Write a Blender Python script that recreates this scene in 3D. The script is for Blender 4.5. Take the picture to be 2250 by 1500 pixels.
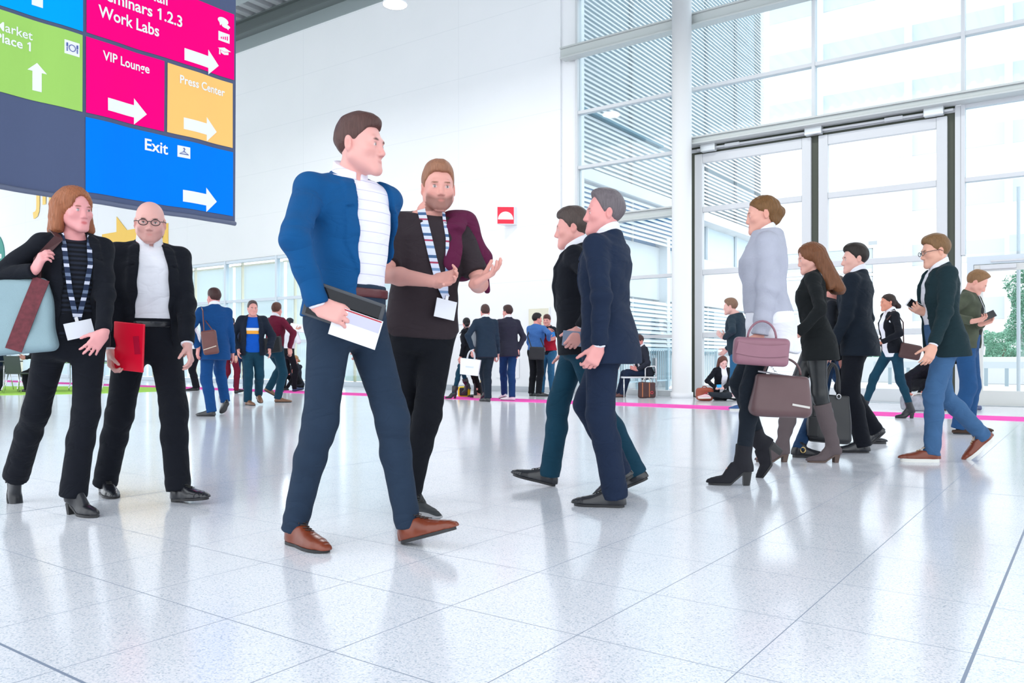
import bpy, bmesh, math, random
import numpy as np
from mathutils import Vector, Matrix

# ------------------------------------------------------------------ camera, world, lights, exposure
SC = bpy.context.scene
for o in list(bpy.data.objects):
    bpy.data.objects.remove(o, do_unlink=True)
COL = SC.collection
FPX, YAW, HOR, CAMH = 1780.0, math.radians(35.75), 786.0, 0.82     # focal length in px of a 2250x1500 frame
cam = bpy.data.cameras.new('camera')
cam.sensor_width = 36.0
cam.lens = 36.0 * FPX / 2250.0
cam.shift_y = (HOR - 750.0) / 2250.0
cam.clip_end = 400
cam_o = bpy.data.objects.new('camera', cam)
cam_o.location = (0, 0, CAMH)
cam_o.rotation_euler = (math.pi / 2, 0, YAW)
COL.objects.link(cam_o)
SC.camera = cam_o

world = bpy.data.worlds.new('overcast_sky')
SC.world = world
world.use_nodes = True
_bg = world.node_tree.nodes['Background']
_bg.inputs['Color'].default_value = (0.90, 0.955, 1.0, 1)
_bg.inputs['Strength'].default_value = 1.25
SC.view_settings.view_transform = 'Standard'
SC.view_settings.look = 'None'
SC.view_settings.gamma = 1.0
SC.view_settings.use_curve_mapping = False
SC.view_settings.exposure = 0.88
SC.cycles.max_bounces = 7
SC.cycles.diffuse_bounces = 3
SC.cycles.glossy_bounces = 3
SC.cycles.transmission_bounces = 4
SC.cycles.transparent_max_bounces = 12
SC.cycles.caustics_reflective = False
SC.cycles.caustics_refractive = False
SC.cycles.use_denoising = True


def area_light(name, loc, aim, size, power, color=(1, 1, 1)):
    l = bpy.data.lights.new(name, 'AREA')
    l.shape = 'DISK'
    l.size = size
    l.energy = power
    l.color = color
    o = bpy.data.objects.new(name, l)
    o.location = loc
    o.rotation_euler = (Vector(aim) - Vector(loc)).to_track_quat('-Z', 'Y').to_euler()
    COL.objects.link(o)
    return o


# ------------------------------------------------------------------ view helpers: a pixel of the photograph to a point of the hall
CR = np.array([math.cos(YAW), math.sin(YAW), 0.0])
CF = np.array([-math.sin(YAW), math.cos(YAW), 0.0])
UP = np.array([0, 0, 1.0])


def at(px, py, z):
    return CR * ((px - 1125) / FPX * z) + CF * z + UP * (CAMH - (py - HOR) / FPX * z)


def on_v(px, py, v):
    k = (px - 1125) / FPX
    return at(px, py, v / (CF[1] + CR[1] * k))


def on_u(px, py, u):
    k = (px - 1125) / FPX
    return at(px, py, u / (CF[0] + CR[0] * k))


def ground(px, py, h=0.0):
    return at(px, py, (CAMH - h) * FPX / (py - HOR))


def cv(r, u, t):
    """vector from camera-frame right / up / toward-camera"""
    return CR * r + UP * u - CF * t


def nrm(v):
    v = np.asarray(v, float)
    return v / (np.linalg.norm(v) + 1e-12)


# ------------------------------------------------------------------ materials
MATS = {}


def srgb(c):
    c = [x / 255.0 for x in c]
    return tuple(x / 12.92 if x <= 0.04045 else ((x + 0.055) / 1.055) ** 2.4 for x in c)


class NT:
    def __init__(s, m):
        s.t = m.node_tree
        s.n = s.t.nodes
        s.p = s.n['Principled BSDF']

    def new(s, typ, **kw):
        nd = s.n.new(typ)
        for k, v in kw.items():
            if k in nd.inputs:
                nd.inputs[k].default_value = v
            else:
                setattr(nd, k, v)
        return nd

    def link(s, a, b):
        s.t.links.new(a, b)

    def math(s, op, a, b=None):
        nd = s.n.new('ShaderNodeMath')
        nd.operation = op
        for i, x in enumerate((a, b)):
            if x is None:
                continue
            if isinstance(x, (int, float)):
                nd.inputs[i].default_value = x
            else:
                s.link(x, nd.inputs[i])
        return nd.outputs[0]

    def mix(s, fac, a, b):
        nd = s.n.new('ShaderNodeMix')
        nd.data_type = 'RGBA'
        for sock, x in ((nd.inputs[0], fac), (nd.inputs[6], a), (nd.inputs[7], b)):
            if isinstance(x, (int, float)):
                sock.default_value = x
            elif isinstance(x, tuple):
                sock.default_value = (*x, 1)[:4]
            else:
                s.link(x, sock)
        return nd.outputs[2]


def mat(name, col=(.8, .8, .8), rough=.6, metal=0, spec=.5, bump=0, bscale=60, vary=0, vscale=4, emit=None):
    if name in MATS:
        return MATS[name]
    m = bpy.data.materials.new(name)
    m.use_nodes = True
    k = NT(m)
    k.p.inputs['Base Color'].default_value = (*col, 1)
    k.p.inputs['Roughness'].default_value = rough
    k.p.inputs['Metallic'].default_value = metal
    k.p.inputs['Specular IOR Level'].default_value = spec
    if vary or bump:
        tc = k.new('ShaderNodeTexCoord')
    if vary:
        nz = k.new('ShaderNodeTexNoise', Scale=vscale, Detail=3.0)
        k.link(tc.outputs['Object'], nz.inputs['Vector'])
        c = k.mix(nz.outputs['Fac'], tuple(x * (1 - vary) for x in col), tuple(min(1, x * (1 + vary)) for x in col))
        k.link(c, k.p.inputs['Base Color'])
    if bump:
        nb = k.new('ShaderNodeTexNoise', Scale=bscale, Detail=2.0)
        k.link(tc.outputs['Object'], nb.inputs['Vector'])
        b = k.new('ShaderNodeBump', Strength=bump, Distance=.01)
        k.link(nb.outputs['Fac'], b.inputs['Height'])
        k.link(b.outputs[0], k.p.inputs['Normal'])
    if emit:
        k.p.inputs['Emission Color'].default_value = (*emit[0], 1)
        k.p.inputs['Emission Strength'].default_value = emit[1]
    MATS[name] = m
    return m


def creases(m, crease=.5, bump=.2, bscale=260):
    """drawn folds of cloth running across the limbs, and a fine weave"""
    k = NT(m)
    tc = k.new('ShaderNodeTexCoord')
    mp = k.new('ShaderNodeMapping')
    mp.inputs['Scale'].default_value = (2.4, 2.4, 5.2)
    mp.inputs['Rotation'].default_value = (.35, .3, 0)
    nz = k.new('ShaderNodeTexNoise', Scale=1.6, Detail=2.5, Roughness=.5, Distortion=.9)
    k.link(tc.outputs['Object'], mp.inputs[0])
    k.link(mp.outputs[0], nz.inputs['Vector'])
    ridge = k.math('ABSOLUTE', k.math('SUBTRACT', nz.outputs['Fac'], .5))
    ridge = k.math('POWER', k.math('MULTIPLY', ridge, 3.0), .6)
    b1 = k.new('ShaderNodeBump', Strength=crease, Distance=.035)
    k.link(ridge, b1.inputs['Height'])
    nb = k.new('ShaderNodeTexNoise', Scale=bscale, Detail=2.0)
    k.link(tc.outputs['Object'], nb.inputs['Vector'])
    b = k.new('ShaderNodeBump', Strength=bump, Distance=.004)
    k.link(nb.outputs['Fac'], b.inputs['Height'])
    k.link(b1.outputs[0], b.inputs['Normal'])
    k.link(b.outputs[0], k.p.inputs['Normal'])


def cloth(name, col255, rough=.85, bump=.25, bscale=260, vary=.12, sheen=.02, crease=.24):
    if name in MATS:
        return MATS[name]
    m = mat(name, srgb(col255), rough, 0, .25, 0, bscale, vary, 9)
    creases(m, crease, bump, bscale)
    m.node_tree.nodes['Principled BSDF'].inputs['Sheen Weight'].default_value = sheen
    return m


def stripes(name, cols, axis='Z', scale=40.0, rough=.8, check=False):
    """cloth with bands along an object axis; cols: list of (position, sRGB)"""
    if name in MATS:
        return MATS[name]
    m = mat(name, (1, 1, 1), rough, spec=.25)
    k = NT(m)
    tc = k.new('ShaderNodeTexCoord')
    sp = k.new('ShaderNodeSeparateXYZ')
    k.link(tc.outputs['Object'], sp.inputs[0])

    def band(ax):
        v = k.math('FRACT', k.math('MULTIPLY', sp.outputs[ax], scale))
        r = k.new('ShaderNodeValToRGB')
        r.color_ramp.interpolation = 'CONSTANT'
        e = r.color_ramp.elements
        while len(e) < len(cols):
            e.new(.5)
        for el, (p, c) in zip(e, cols):
            el.position = p
            el.color = (*srgb(c), 1)
        k.link(v, r.inputs[0])
        return r.outputs[0]
    c = band(axis)
    if check:
        nd = k.new('ShaderNodeMix')
        nd.data_type = 'RGBA'
        nd.blend_type = 'MULTIPLY'
        nd.inputs[0].default_value = 1
        k.link(c, nd.inputs[6])
        k.link(band('X' if axis != 'X' else 'Y'), nd.inputs[7])
        c = nd.outputs[2]
    k.link(c, k.p.inputs['Base Color'])
    creases(m, .15, .1)
    return m


def glass_mat(name, tint=(.93, .98, 1.0), refl=.07):
    if name in MATS:
        return MATS[name]
    m = bpy.data.materials.new(name)
    m.use_nodes = True
    n = m.node_tree.nodes
    n.clear()
    out = n.new('ShaderNodeOutputMaterial')
    tr = n.new('ShaderNodeBsdfTransparent')
    tr.inputs[0].default_value = (*tint, 1)
    gl = n.new('ShaderNodeBsdfGlossy')
    gl.inputs['Roughness'].default_value = .02
    mx = n.new('ShaderNodeMixShader')
    mx.inputs[0].default_value = refl
    L = m.node_tree.links.new
    L(tr.outputs[0], mx.inputs[1])
    L(gl.outputs[0], mx.inputs[2])
    L(mx.outputs[0], out.inputs[0])
    MATS[name] = m
    return m


# ------------------------------------------------------------------ objects
def link(name, me, m=None, parent=None):
    o = bpy.data.objects.new(name, me)
    COL.objects.link(o)
    if m is not None:
        me.materials.append(m)
    if parent is not None:
        o.parent = parent
    return o


def empty(name, loc, rz=0.0):
    o = bpy.data.objects.new(name, None)
    COL.objects.link(o)
    o.location = loc
    o.rotation_euler = (0, 0, rz)
    o.empty_display_size = .1
    return o


def tag(o, label=None, cat=None, group=None, kind=None):
    for k, v in (('label', label), ('category', cat), ('group', group), ('kind', kind)):
        if v:
            o[k] = v
    return o


class MB:
    """collects shapes and links them as one mesh object"""
    def __init__(s):
        s.v, s.f, s.n = [], [], 0

    def raw(s, v, f):
        v = np.asarray(v, float).reshape(-1, 3)
        s.v.append(v)
        s.f += [tuple(int(i) + s.n for i in q) for q in f]
        s.n += len(v)
        return s

    def box(s, a, b):
        x0, y0, z0 = a
        x1, y1, z1 = b
        return s.obox(((x0 + x1) / 2, (y0 + y1) / 2, (z0 + z1) / 2), np.eye(3), (abs(x1 - x0) / 2, abs(y1 - y0) / 2, abs(z1 - z0) / 2))

    def obox(s, c, A, h):
        A = np.asarray(A, float)
        v = [np.asarray(c) + A[0] * (i * h[0]) + A[1] * (j * h[1]) + A[2] * (k * h[2])
             for k in (-1, 1) for j in (-1, 1) for i in (-1, 1)]
        f = [(0, 2, 3, 1), (4, 5, 7, 6), (0, 1, 5, 4), (2, 6, 7, 3), (0, 4, 6, 2), (1, 3, 7, 5)]
        if np.linalg.det(A) < 0:
            f = [q[::-1] for q in f]
        return s.raw(v, f)

    def tube(s, pts, r, n=8, caps=True, flat=None):
        pts = [np.asarray(p, float) for p in pts]
        m = len(pts)
        rs = r if isinstance(r, (list, tuple)) else [r] * m
        t0 = nrm(pts[1] - pts[0])
        a = nrm(np.cross(t0, [0, 0, 1] if abs(t0[2]) < .9 else [1, 0, 0]))
        V = []
        for i, p in enumerate(pts):
            t = nrm(pts[min(i + 1, m - 1)] - pts[max(i - 1, 0)])
            a = nrm(a - t * np.dot(a, t))
            b = np.cross(t, a)
            for k in range(n):
                th = 2 * math.pi * k / n
                V.append(p + (a * math.cos(th) + b * math.sin(th)) * rs[i])
        Fc = [(i * n + k, i * n + (k + 1) % n, (i + 1) * n + (k + 1) % n, (i + 1) * n + k) for i in range(m - 1) for k in range(n)]
        if caps:
            Fc += [tuple(range(n))[::-1], tuple((m - 1) * n + k for k in range(n))]
        return s.raw(V, Fc)

    def ribbon(s, pts, nors, w, th=.002):
        """flat strap: points, outward normals, width"""
        pts = [np.asarray(p, float) for p in pts]
        m = len(pts)
        V = []
        for i, p in enumerate(pts):
            t = nrm(pts[min(i + 1, m - 1)] - pts[max(i - 1, 0)])
            n = np.asarray(nors[i] if isinstance(nors, list) else nors, float)
            sd = nrm(np.cross(t, n))
            n = nrm(np.cross(sd, t))
            ww = w[i] if isinstance(w, (list, tuple)) else w
            V += [p - sd * ww / 2 + n * th, p + sd * ww / 2 + n * th, p + sd * ww / 2 - n * th, p - sd * ww / 2 - n * th]
        Fc = [(4 * i + k, 4 * i + (k + 1) % 4, 4 * i + 4 + (k + 1) % 4, 4 * i + 4 + k) for i in range(m - 1) for k in range(4)]
        Fc += [(0, 1, 2, 3), tuple(4 * (m - 1) + k for k in (3, 2, 1, 0))]
        return s.raw(V, Fc)

    def prism(s, poly, o, ax, ay, depth):
        """polygon in the plane (o; ax, ay) extruded by the vector depth"""
        o, ax, ay, depth = (np.asarray(q, float) for q in (o, ax, ay, depth))
        n = len(poly)
        p0 = [o + ax * x + ay * y for x, y in poly]
        V = p0 + [p + depth for p in p0]
        Fc = [tuple(range(n))[::-1], tuple(range(n, 2 * n))] + [(i, (i + 1) % n, n + (i + 1) % n, n + i) for i in range(n)]
        return s.raw(V, Fc)

    def lathe(s, prof, c=(0, 0, 0), n=24):
        V = [(c[0] + r * math.cos(2 * math.pi * k / n), c[1] + r * math.sin(2 * math.pi * k / n), c[2] + z) for r, z in prof for k in range(n)]
        Fc = [(i * n + k, i * n + (k + 1) % n, (i + 1) * n + (k + 1) % n, (i + 1) * n + k) for i in range(len(prof) - 1) for k in range(n)]
        Fc += [tuple(range(n))[::-1], tuple((len(prof) - 1) * n + k for k in range(n))]
        return s.raw(V, Fc)

    def build(s, name, m, parent=None, smooth=False, bevel=0, off=None):
        me = bpy.data.meshes.new(name)
        v = np.concatenate(s.v)
        if off is not None:
            v = v - np.asarray(off)
        me.from_pydata(v.tolist(), [], s.f)
        me.validate()
        bm = bmesh.new()
        bm.from_mesh(me)
        bmesh.ops.recalc_face_normals(bm, faces=bm.faces)
        bm.to_mesh(me)
        bm.free()
        if smooth:
            me.polygons.foreach_set('use_smooth', [True] * len(me.polygons))
        o = link(name, me, m, parent)
        if bevel:
            b = o.modifiers.new('bevel', 'BEVEL')
            b.width = bevel
            b.segments = 2
            b.limit_method = 'ANGLE'
        return o


def text_mesh(txt, size, bold=.012):
    cu = bpy.data.curves.new('lettering', 'FONT')
    cu.body = txt
    cu.size = size
    cu.offset = bold * size
    cu.resolution_u = 3
    o = bpy.data.objects.new('lettering', cu)
    COL.objects.link(o)
    dg = bpy.context.evaluated_depsgraph_get()
    dg.update()
    me = bpy.data.meshes.new_from_object(o.evaluated_get(dg))
    bpy.data.objects.remove(o)
    V = np.array([v.co[:] for v in me.vertices])
    Fc = [tuple(p.vertices) for p in me.polygons]
    bpy.data.meshes.remove(me)
    return V, Fc
# ------------------------------------------------------------------ the hall: floor, walls, ceiling, facade
WV = 16.0          # the plane of the white wall and of the glass facade
WHITE = mat('white_wall_paint', (.86, .88, .90), .55, spec=.3)
FRAME = mat('white_powder_coated_frame', (.60, .63, .65), .4)
STEEL = mat('pale_grey_steel_beam', (.52, .56, .55), .4)
RUBBER = mat('dark_rubber_seal', (.055, .065, .045), .5)
GLASS = glass_mat('clear_window_glass')


def floor_material():
    m = mat('speckled_terrazzo_tiles', (.7, .72, .75), .1)
    k = NT(m)
    tc = k.new('ShaderNodeTexCoord')
    sp = k.new('ShaderNodeSeparateXYZ')
    k.link(tc.outputs['Object'], sp.inputs[0])

    def lines(ax, off, step, w, thick, keep):
        q = k.math('DIVIDE', k.math('SUBTRACT', sp.outputs[ax], off), step)
        fr = k.math('FRACT', q)
        d = k.math('MULTIPLY', k.math('MINIMUM', fr, k.math('SUBTRACT', 1.0, fr)), step)
        r = k.math('FLOOR', k.math('ADD', q, .5))
        md = k.math('FRACT', k.math('ADD', k.math('DIVIDE', k.math('SUBTRACT', r, keep), 9.0), 100.001))
        big = k.math('LESS_THAN', md, .05)
        ww = k.math('ADD', w, k.math('MULTIPLY', big, thick))
        return k.math('LESS_THAN', d, ww), r
    lx, ix = lines('X', -1.73, .4858, .0017, .003, 3)
    ly, iy = lines('Y', 2.058, .5149, .0017, .003, -2)
    ln = k.math('MAXIMUM', lx, ly)
    # speckle: grains of two sizes
    n1 = k.new('ShaderNodeTexVoronoi', Scale=210.0)
    n2 = k.new('ShaderNodeTexNoise', Scale=130.0, Detail=3.0, Roughness=.75)
    n3 = k.new('ShaderNodeTexNoise', Scale=1.3, Detail=2.0)
    for n in (n1, n2, n3):
        k.link(tc.outputs['Object'], n.inputs['Vector'])
    sepc = k.new('ShaderNodeSeparateColor')
    k.link(n1.outputs['Color'], sepc.inputs[0])
    r1 = k.new('ShaderNodeValToRGB')
    e = r1.color_ramp.elements
    e[0].position, e[0].color = 0, (.24, .29, .38, 1)
    e[1].position, e[1].color = .40, (.90, .87, .91, 1)
    x = e.new(.12)
    x.color = (.58, .64, .72, 1)
    k.link(sepc.outputs[0], r1.inputs[0])
    r2 = k.new('ShaderNodeValToRGB')
    e = r2.color_ramp.elements
    e[0].position, e[0].color = .40, (.58, .64, .73, 1)
    e[1].position, e[1].color = .56, (.90, .92, .95, 1)
    k.link(n2.outputs['Fac'], r2.inputs[0])
    c = k.mix(.5, r1.outputs[0], r2.outputs[0])
    tone = k.math('ADD', 1.08, k.math('MULTIPLY', n3.outputs['Fac'], .10))
    mu = k.new('ShaderNodeMix')
    mu.data_type = 'RGBA'
    mu.blend_type = 'MULTIPLY'
    mu.inputs[0].default_value = 1
    k.link(c, mu.inputs[6])
    k.link(tone, mu.inputs[7])
    c = k.mix(ln, mu.outputs[2], (.25, .30, .40))
    k.link(c, k.p.inputs['Base Color'])
    ro = k.math('ADD', .11, k.math('MULTIPLY', n2.outputs['Fac'], .06))
    k.link(k.math('ADD', ro, k.math('MULTIPLY', ln, .4)), k.p.inputs['Roughness'])
    k.p.inputs['Specular IOR Level'].default_value = .6
    return m


tag(MB().box((-70, -6, -.2), (24, 15.86, 0)).build('floor', floor_material()), kind='structure')

# pink carpet runner laid along the wall, green round carpet under the tables
PINK = mat('pink_carpet', srgb((250, 95, 190)), .9, spec=.1, bump=.3, bscale=300)
pk = MB().box((-46, 12.35, .0), (14, 13.2, .006)).build('carpet_runner', PINK)
tag(pk, 'long pink carpet runner lying on the floor along the wall', 'carpet')
GREEN = mat('lime_green_carpet', srgb((182, 235, 105)), .9, spec=.1, bump=.3, bscale=300)
gc = ground(-20, 862)
pts = [(math.cos(a) * 5.0, math.sin(a) * 2.9) for a in np.linspace(0, 2 * math.pi, 48, endpoint=False)]
CARPET_C = at(-60, 858, 20.35)
carp = MB().prism(pts, (CARPET_C[0], CARPET_C[1], 0), CR, CF, (0, 0, .008)).build('round_carpet', GREEN)
tag(carp, 'round lime green carpet under the tables and chairs', 'carpet')


def wall_material():
    m = mat('white_wall_panels', (.86, .885, .905), .5, spec=.3)
    k = NT(m)
    tc = k.new('ShaderNodeTexCoord')
    sp = k.new('ShaderNodeSeparateXYZ')
    k.link(tc.outputs['Object'], sp.inputs[0])

    def seam(ax, off, step, w):
        fr = k.math('FRACT', k.math('DIVIDE', k.math('SUBTRACT', sp.outputs[ax], off), step))
        return k.math('LESS_THAN', k.math('MULTIPLY', k.math('MINIMUM', fr, k.math('SUBTRACT', 1.0, fr)), step), w)
    s1 = k.math('MAXIMUM', seam('Z', 0.02, 1.32, .006), seam('X', -13.2, 6.0, .006))
    nz = k.new('ShaderNodeTexNoise', Scale=.7, Detail=4.0)
    k.link(tc.outputs['Object'], nz.inputs['Vector'])
    base = k.mix(nz.outputs['Fac'], (.82, .85, .87), (.88, .90, .92))
    k.link(k.mix(k.math('MULTIPLY', s1, .28), base, (.55, .60, .64)), k.p.inputs['Base Color'])
    return m


WALLM = wall_material()
PT, PR = 3.97, -15.2        # top and right end of the glazed partition in the wall
tag(MB().box((-70, WV, PT), (PR, WV + .3, 11.2)).box((PR, WV, 0), (-10.13, WV + .3, 11.2)).build('wall_back', WALLM), kind='structure')
tag(MB().box((-10.13, WV + .06, 0), (-9.66, WV + .3, 11.2)).build('trim_1', WHITE), kind='structure')
BASEB = mat('grey_baseboard', (.48, .52, .56), .5)
tag(MB().box((PR, WV - .02, 0), (-9.68, WV, .13)).build('baseboard_back', BASEB), kind='structure')
tag(MB().box((-70, 15.86, -.2), (24, 17.2, 0)).build('trim_2', mat('entrance_mat_strip', (.5, .54, .58), .7, bump=.2)), kind='structure')

# glazed partition with vertical blinds, left
BLIND = mat('white_vertical_blind', (.86, .92, .92), .7, spec=.1)
GREYF = mat('blue_grey_aluminium', (.55, .62, .68), .35, metal=.2)
WOOD = mat('pale_wood_edge', (.72, .62, .42), .5)
n = 0
u1 = PR
while u1 > -48:
    u0 = u1 - 2.6
    n += 1
    w = tag(empty('window_%d' % n, ((u0 + u1) / 2, WV, 0)), kind='structure')
    fr = MB()
    fr.box((u1 - .09, WV - .03, 0), (u1, WV + .1, PT))
    for z in (0, 1.28, 2.60, PT - .1):
        fr.box((u0, WV - .02, z), (u1 - .09, WV + .09, z + (.14 if z == 0 else .09)))
    off = w.location
    fr.build('window_frame', GREYF, w, off=off)
    gl = MB()
    for z0, z1 in ((.14, 1.28), (1.37, 2.6), (2.69, PT - .1)):
        gl.box((u0, WV + .03, z0), (u1 - .09, WV + .04, z1))
    gl.build('pane', GLASS, w, off=off)
    MB().box((u0 + .62, WV + .12, .1), (u0 + .66, WV + .2, PT - .06)).box((u0 + .1, WV + .12, PT - .2), (u1 - .1, WV + .2, PT - .16)).build('blind_rail', WOOD, w, off=off)
    bl = MB()
    x = u0 + .1
    i = 0
    while x < u1 - .1:
        A = np.array([[math.cos(.5), math.sin(.5), 0], [-math.sin(.5), math.cos(.5), 0], [0, 0, 1]])
        bl.obox((x + .05, WV + .3, PT / 2), A, (.055, .002, PT / 2 - .15))
        x += .1
    bl.build('vertical_blind', BLIND, w, off=off)
    u1 = u0
NWIN = n
for u in (-18.5, -24, -29.5, -35):  # unseen area lights added behind the partition to brighten the blinds
    area_light('blind_fill_light', (u, 18.6, 3.9), (u, 18.6, 0), 1.2, 150)
# room behind the partition: its floor and back wall
tag(MB().box((-70, 17.2, -.2), (-9.7, 21, -.0)).build('floor_inner', mat('pale_office_floor', (.6, .62, .62), .5)), kind='structure')
tag(MB().box((-70, 21, 0), (-9.75, 21.2, 4.2)).build('wall_inner', WHITE), kind='structure')

# facade: mullions every 2.6 m, transoms every 1.3 m
MU = [-9.66, -7.02, -4.38, -1.86, .74, 3.34, 5.94]
TR = [1.28, 2.58, 3.90, 5.18, 6.44, 7.78, 9.1, 10.4]
DOOR_U0, DOOR_U1, DOOR_H = -6.78, -1.98, 5.05


def facade_bay(num, u0, u1, z0, rails):
    w = tag(empty('window_%d' % num, ((u0 + u1) / 2, WV, z0)), kind='structure')
    off = w.location
    fr = MB()
    fr.box((u0 - .03, WV - .06, z0), (u0 + .03, WV + .12, 11.2))
    zs = [z for z in rails if z > z0 + .2]
    for z in zs:
        fr.box((u0 + .03, WV - .045, z - .035), (u1 - .03, WV + .1, z + .035))
    if z0 < .1:
        fr.box((u0 + .03, WV - .05, 0), (u1 - .03, WV + .1, .12))
    fr.build('window_frame', FRAME, w, off=off)
    edges = [z0 + (.12 if z0 < .1 else 0)] + zs + [11.2]
    gl = MB()
    for a, b in zip(edges[:-1], edges[1:]):
        gl.box((u0 + .03, WV + .03, a + .02), (u1 - .03, WV + .045, b - .02))
    gl.build('pane', GLASS, w, off=off)
    return w


facade_bay(NWIN + 1, MU[0], MU[1], 0, TR)
facade_bay(NWIN + 2, MU[1], MU[2], 5.3, TR[4:])
facade_bay(NWIN + 3, MU[2], MU[3], 5.3, TR[4:])
facade_bay(NWIN + 4, MU[3], MU[4], 2.6, TR[2:])
facade_bay(NWIN + 5, MU[4], MU[5], 0, TR)
facade_bay(NWIN + 6, MU[5], MU[6], 0, TR)


def ibeam(name, u0, u1, z0, z1, v0, v1):
    """wide-flanged steel beam lying against the facade"""
    t = .035
    b = MB().box((u0, v0, z1 - t), (u1, v1, z1)).box((u0, v0, z0), (u1, v1, z0 + t)).box((u0, v0 + .05, z0 + t), (u1, v1, z1 - t))
    return tag(b.build(name, STEEL, bevel=.006), kind='structure')


ibeam('beam_upper', -9.95, 12, 7.66, 7.92, WV - .32, WV - .06)
ibeam('beam_middle', -9.95, -7.1, 3.80, 4.0, WV - .28, WV - .06)
ibeam('beam_door_head', -7.0, 12, 5.20, 5.36, WV - .36, WV - .06)
# round white column in front of the facade
cpos = at(1498, 874, 16.6)
tag(MB().lathe([(.23, 0), (.23, .12), (.2, .122), (.2, 11.2)], (cpos[0], cpos[1], 0), 40).build('column', WHITE, smooth=False), kind='structure')
COLUMN = bpy.data.objects['column']
for p in COLUMN.data.polygons:
    p.use_smooth = len(p.vertices) == 4

# tall two-leaf entrance door
dr = tag(empty('door_1', ((DOOR_U0 + DOOR_U1) / 2, WV, 0)), kind='structure')
doff = dr.location
fb = MB()
for a in (DOOR_U0 - .24, DOOR_U1 + .0):
    fb.box((a, WV - .055, 0), (a + .085, WV + .1, 5.2))
fb.box((DOOR_U0 - .14, WV - .03, 5.1), (DOOR_U1, WV + .03, 5.17))
fb.build('door_frame', FRAME, dr, off=doff)
sl = MB()
sl.box((DOOR_U0 - .14, WV, DOOR_H), (DOOR_U1, WV + .05, 5.1)).box((DOOR_U0 - .14, WV - .0, 5.17), (DOOR_U1, WV + .05, 5.3))
sl.box((DOOR_U0 - .14, WV + .0, 0), (DOOR_U0, WV + .05, DOOR_H)).box((-4.42, WV, 0), (-4.28, WV + .05, DOOR_H)).box((DOOR_U1 - .12, WV, 0), (DOOR_U1, WV + .05, DOOR_H))
sl.build('door_seal', RUBBER, dr, off=doff)
for (a, b) in ((DOOR_U0, -4.42), (-4.28, DOOR_U1 - .12)):
    lf = MB()
    S = .17
    lf.box((a, WV - .07, .02), (a + S, WV + .05, DOOR_H)).box((b - S, WV - .07, .02), (b, WV + .05, DOOR_H))
    for z, h in ((.02, .24), (1.24, .11), (2.54, .11), (3.84, .11), (DOOR_H - .19, .19)):
        lf.box((a + S, WV - .06, z), (b - S, WV + .04, z + h))
    d = lf.build('door_leaf', FRAME, dr, bevel=.01, off=doff)
    g = MB()
    bd = MB()
    for z0, z1 in ((.26, 1.24), (1.35, 2.54), (2.65, 3.84), (3.95, DOOR_H - .19)):
        g.box((a + S, WV - .01, z0), (b - S, WV + .005, z1))
        for q in ((a + S, z0, a + S + .025, z1), (b - S - .025, z0, b - S, z1), (a + S, z0, b - S, z0 + .025), (a + S, z1 - .025, b - S, z1)):
            bd.box((q[0], WV - .035, q[1]), (q[2], WV + .02, q[3]))
    g.build('pane', GLASS, d)
    bd.build('glazing_bead', mat('grey_glazing_bead', (.46, .50, .52), .4), d)
    hg = MB().box((a + (.0 if a < -5 else b - a - .3), WV - .12, DOOR_H - .08), (a + (.3 if a < -5 else b - a), WV - .06, DOOR_H + .06))
    hg.build('pivot_bracket', FRAME, d)
hw = MB()
for u in (-6.45, -4.35, -2.3):
    hw.box((u - .16, WV - .2, 5.06), (u + .16, WV - .05, 5.26))
hw.build('track_bracket', mat('brushed_door_hardware', (.7, .74, .75), .3, metal=.6), dr, bevel=.02, off=doff)
MB().tube([(-6.7, WV - .12, 5.13), (-2.0, WV - .12, 5.13)], .022).box((-6.1, WV - .15, 5.1), (-5.8, WV - .09, 5.16)).box((-3.1, WV - .15, 5.1), (-2.8, WV - .09, 5.16)).build('track_rod', FRAME, dr, off=doff)

# lower glazed door at the right
d2u0, d2u1 = MU[3] + .06, MU[4] - .03
d2 = tag(empty('door_2', ((d2u0 + d2u1) / 2, WV, 0)), kind='structure')
f2 = MB().box((d2u0, WV - .05, 0), (d2u0 + .1, WV + .1, 2.42)).box((d2u1 - .1, WV - .05, 0), (d2u1, WV + .1, 2.42)).box((d2u0, WV - .05, 2.42), (d2u1, WV + .1, 2.56))
f2.build('door_frame', GREYF, d2, off=d2.location)
l2 = MB()
a, b = d2u0 + .11, d2u1 - .11
l2.box((a, WV - .04, .01), (a + .13, WV + .04, 2.41)).box((b - .13, WV - .04, .01), (b, WV + .04, 2.41)).box((a + .13, WV - .04, .01), (b - .13, WV + .04, .26)).box((a + .13, WV - .04, 2.3), (b - .13, WV + .04, 2.41))
lf2 = l2.build('door_leaf', mat('warm_grey_door_leaf', (.62, .64, .62), .4), d2, off=d2.location)
MB().box((a + .13, WV - .005, .26), (b - .13, WV + .01, 2.3)).build('pane', GLASS, lf2)
MB().box((a + .1, WV - .1, 2.33), (a + .62, WV - .04, 2.4)).box((a + .25, WV - .07, 2.45), (a + 1.0, WV - .05, 2.48)).build('door_closer', FRAME, d2, off=d2.location)

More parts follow.
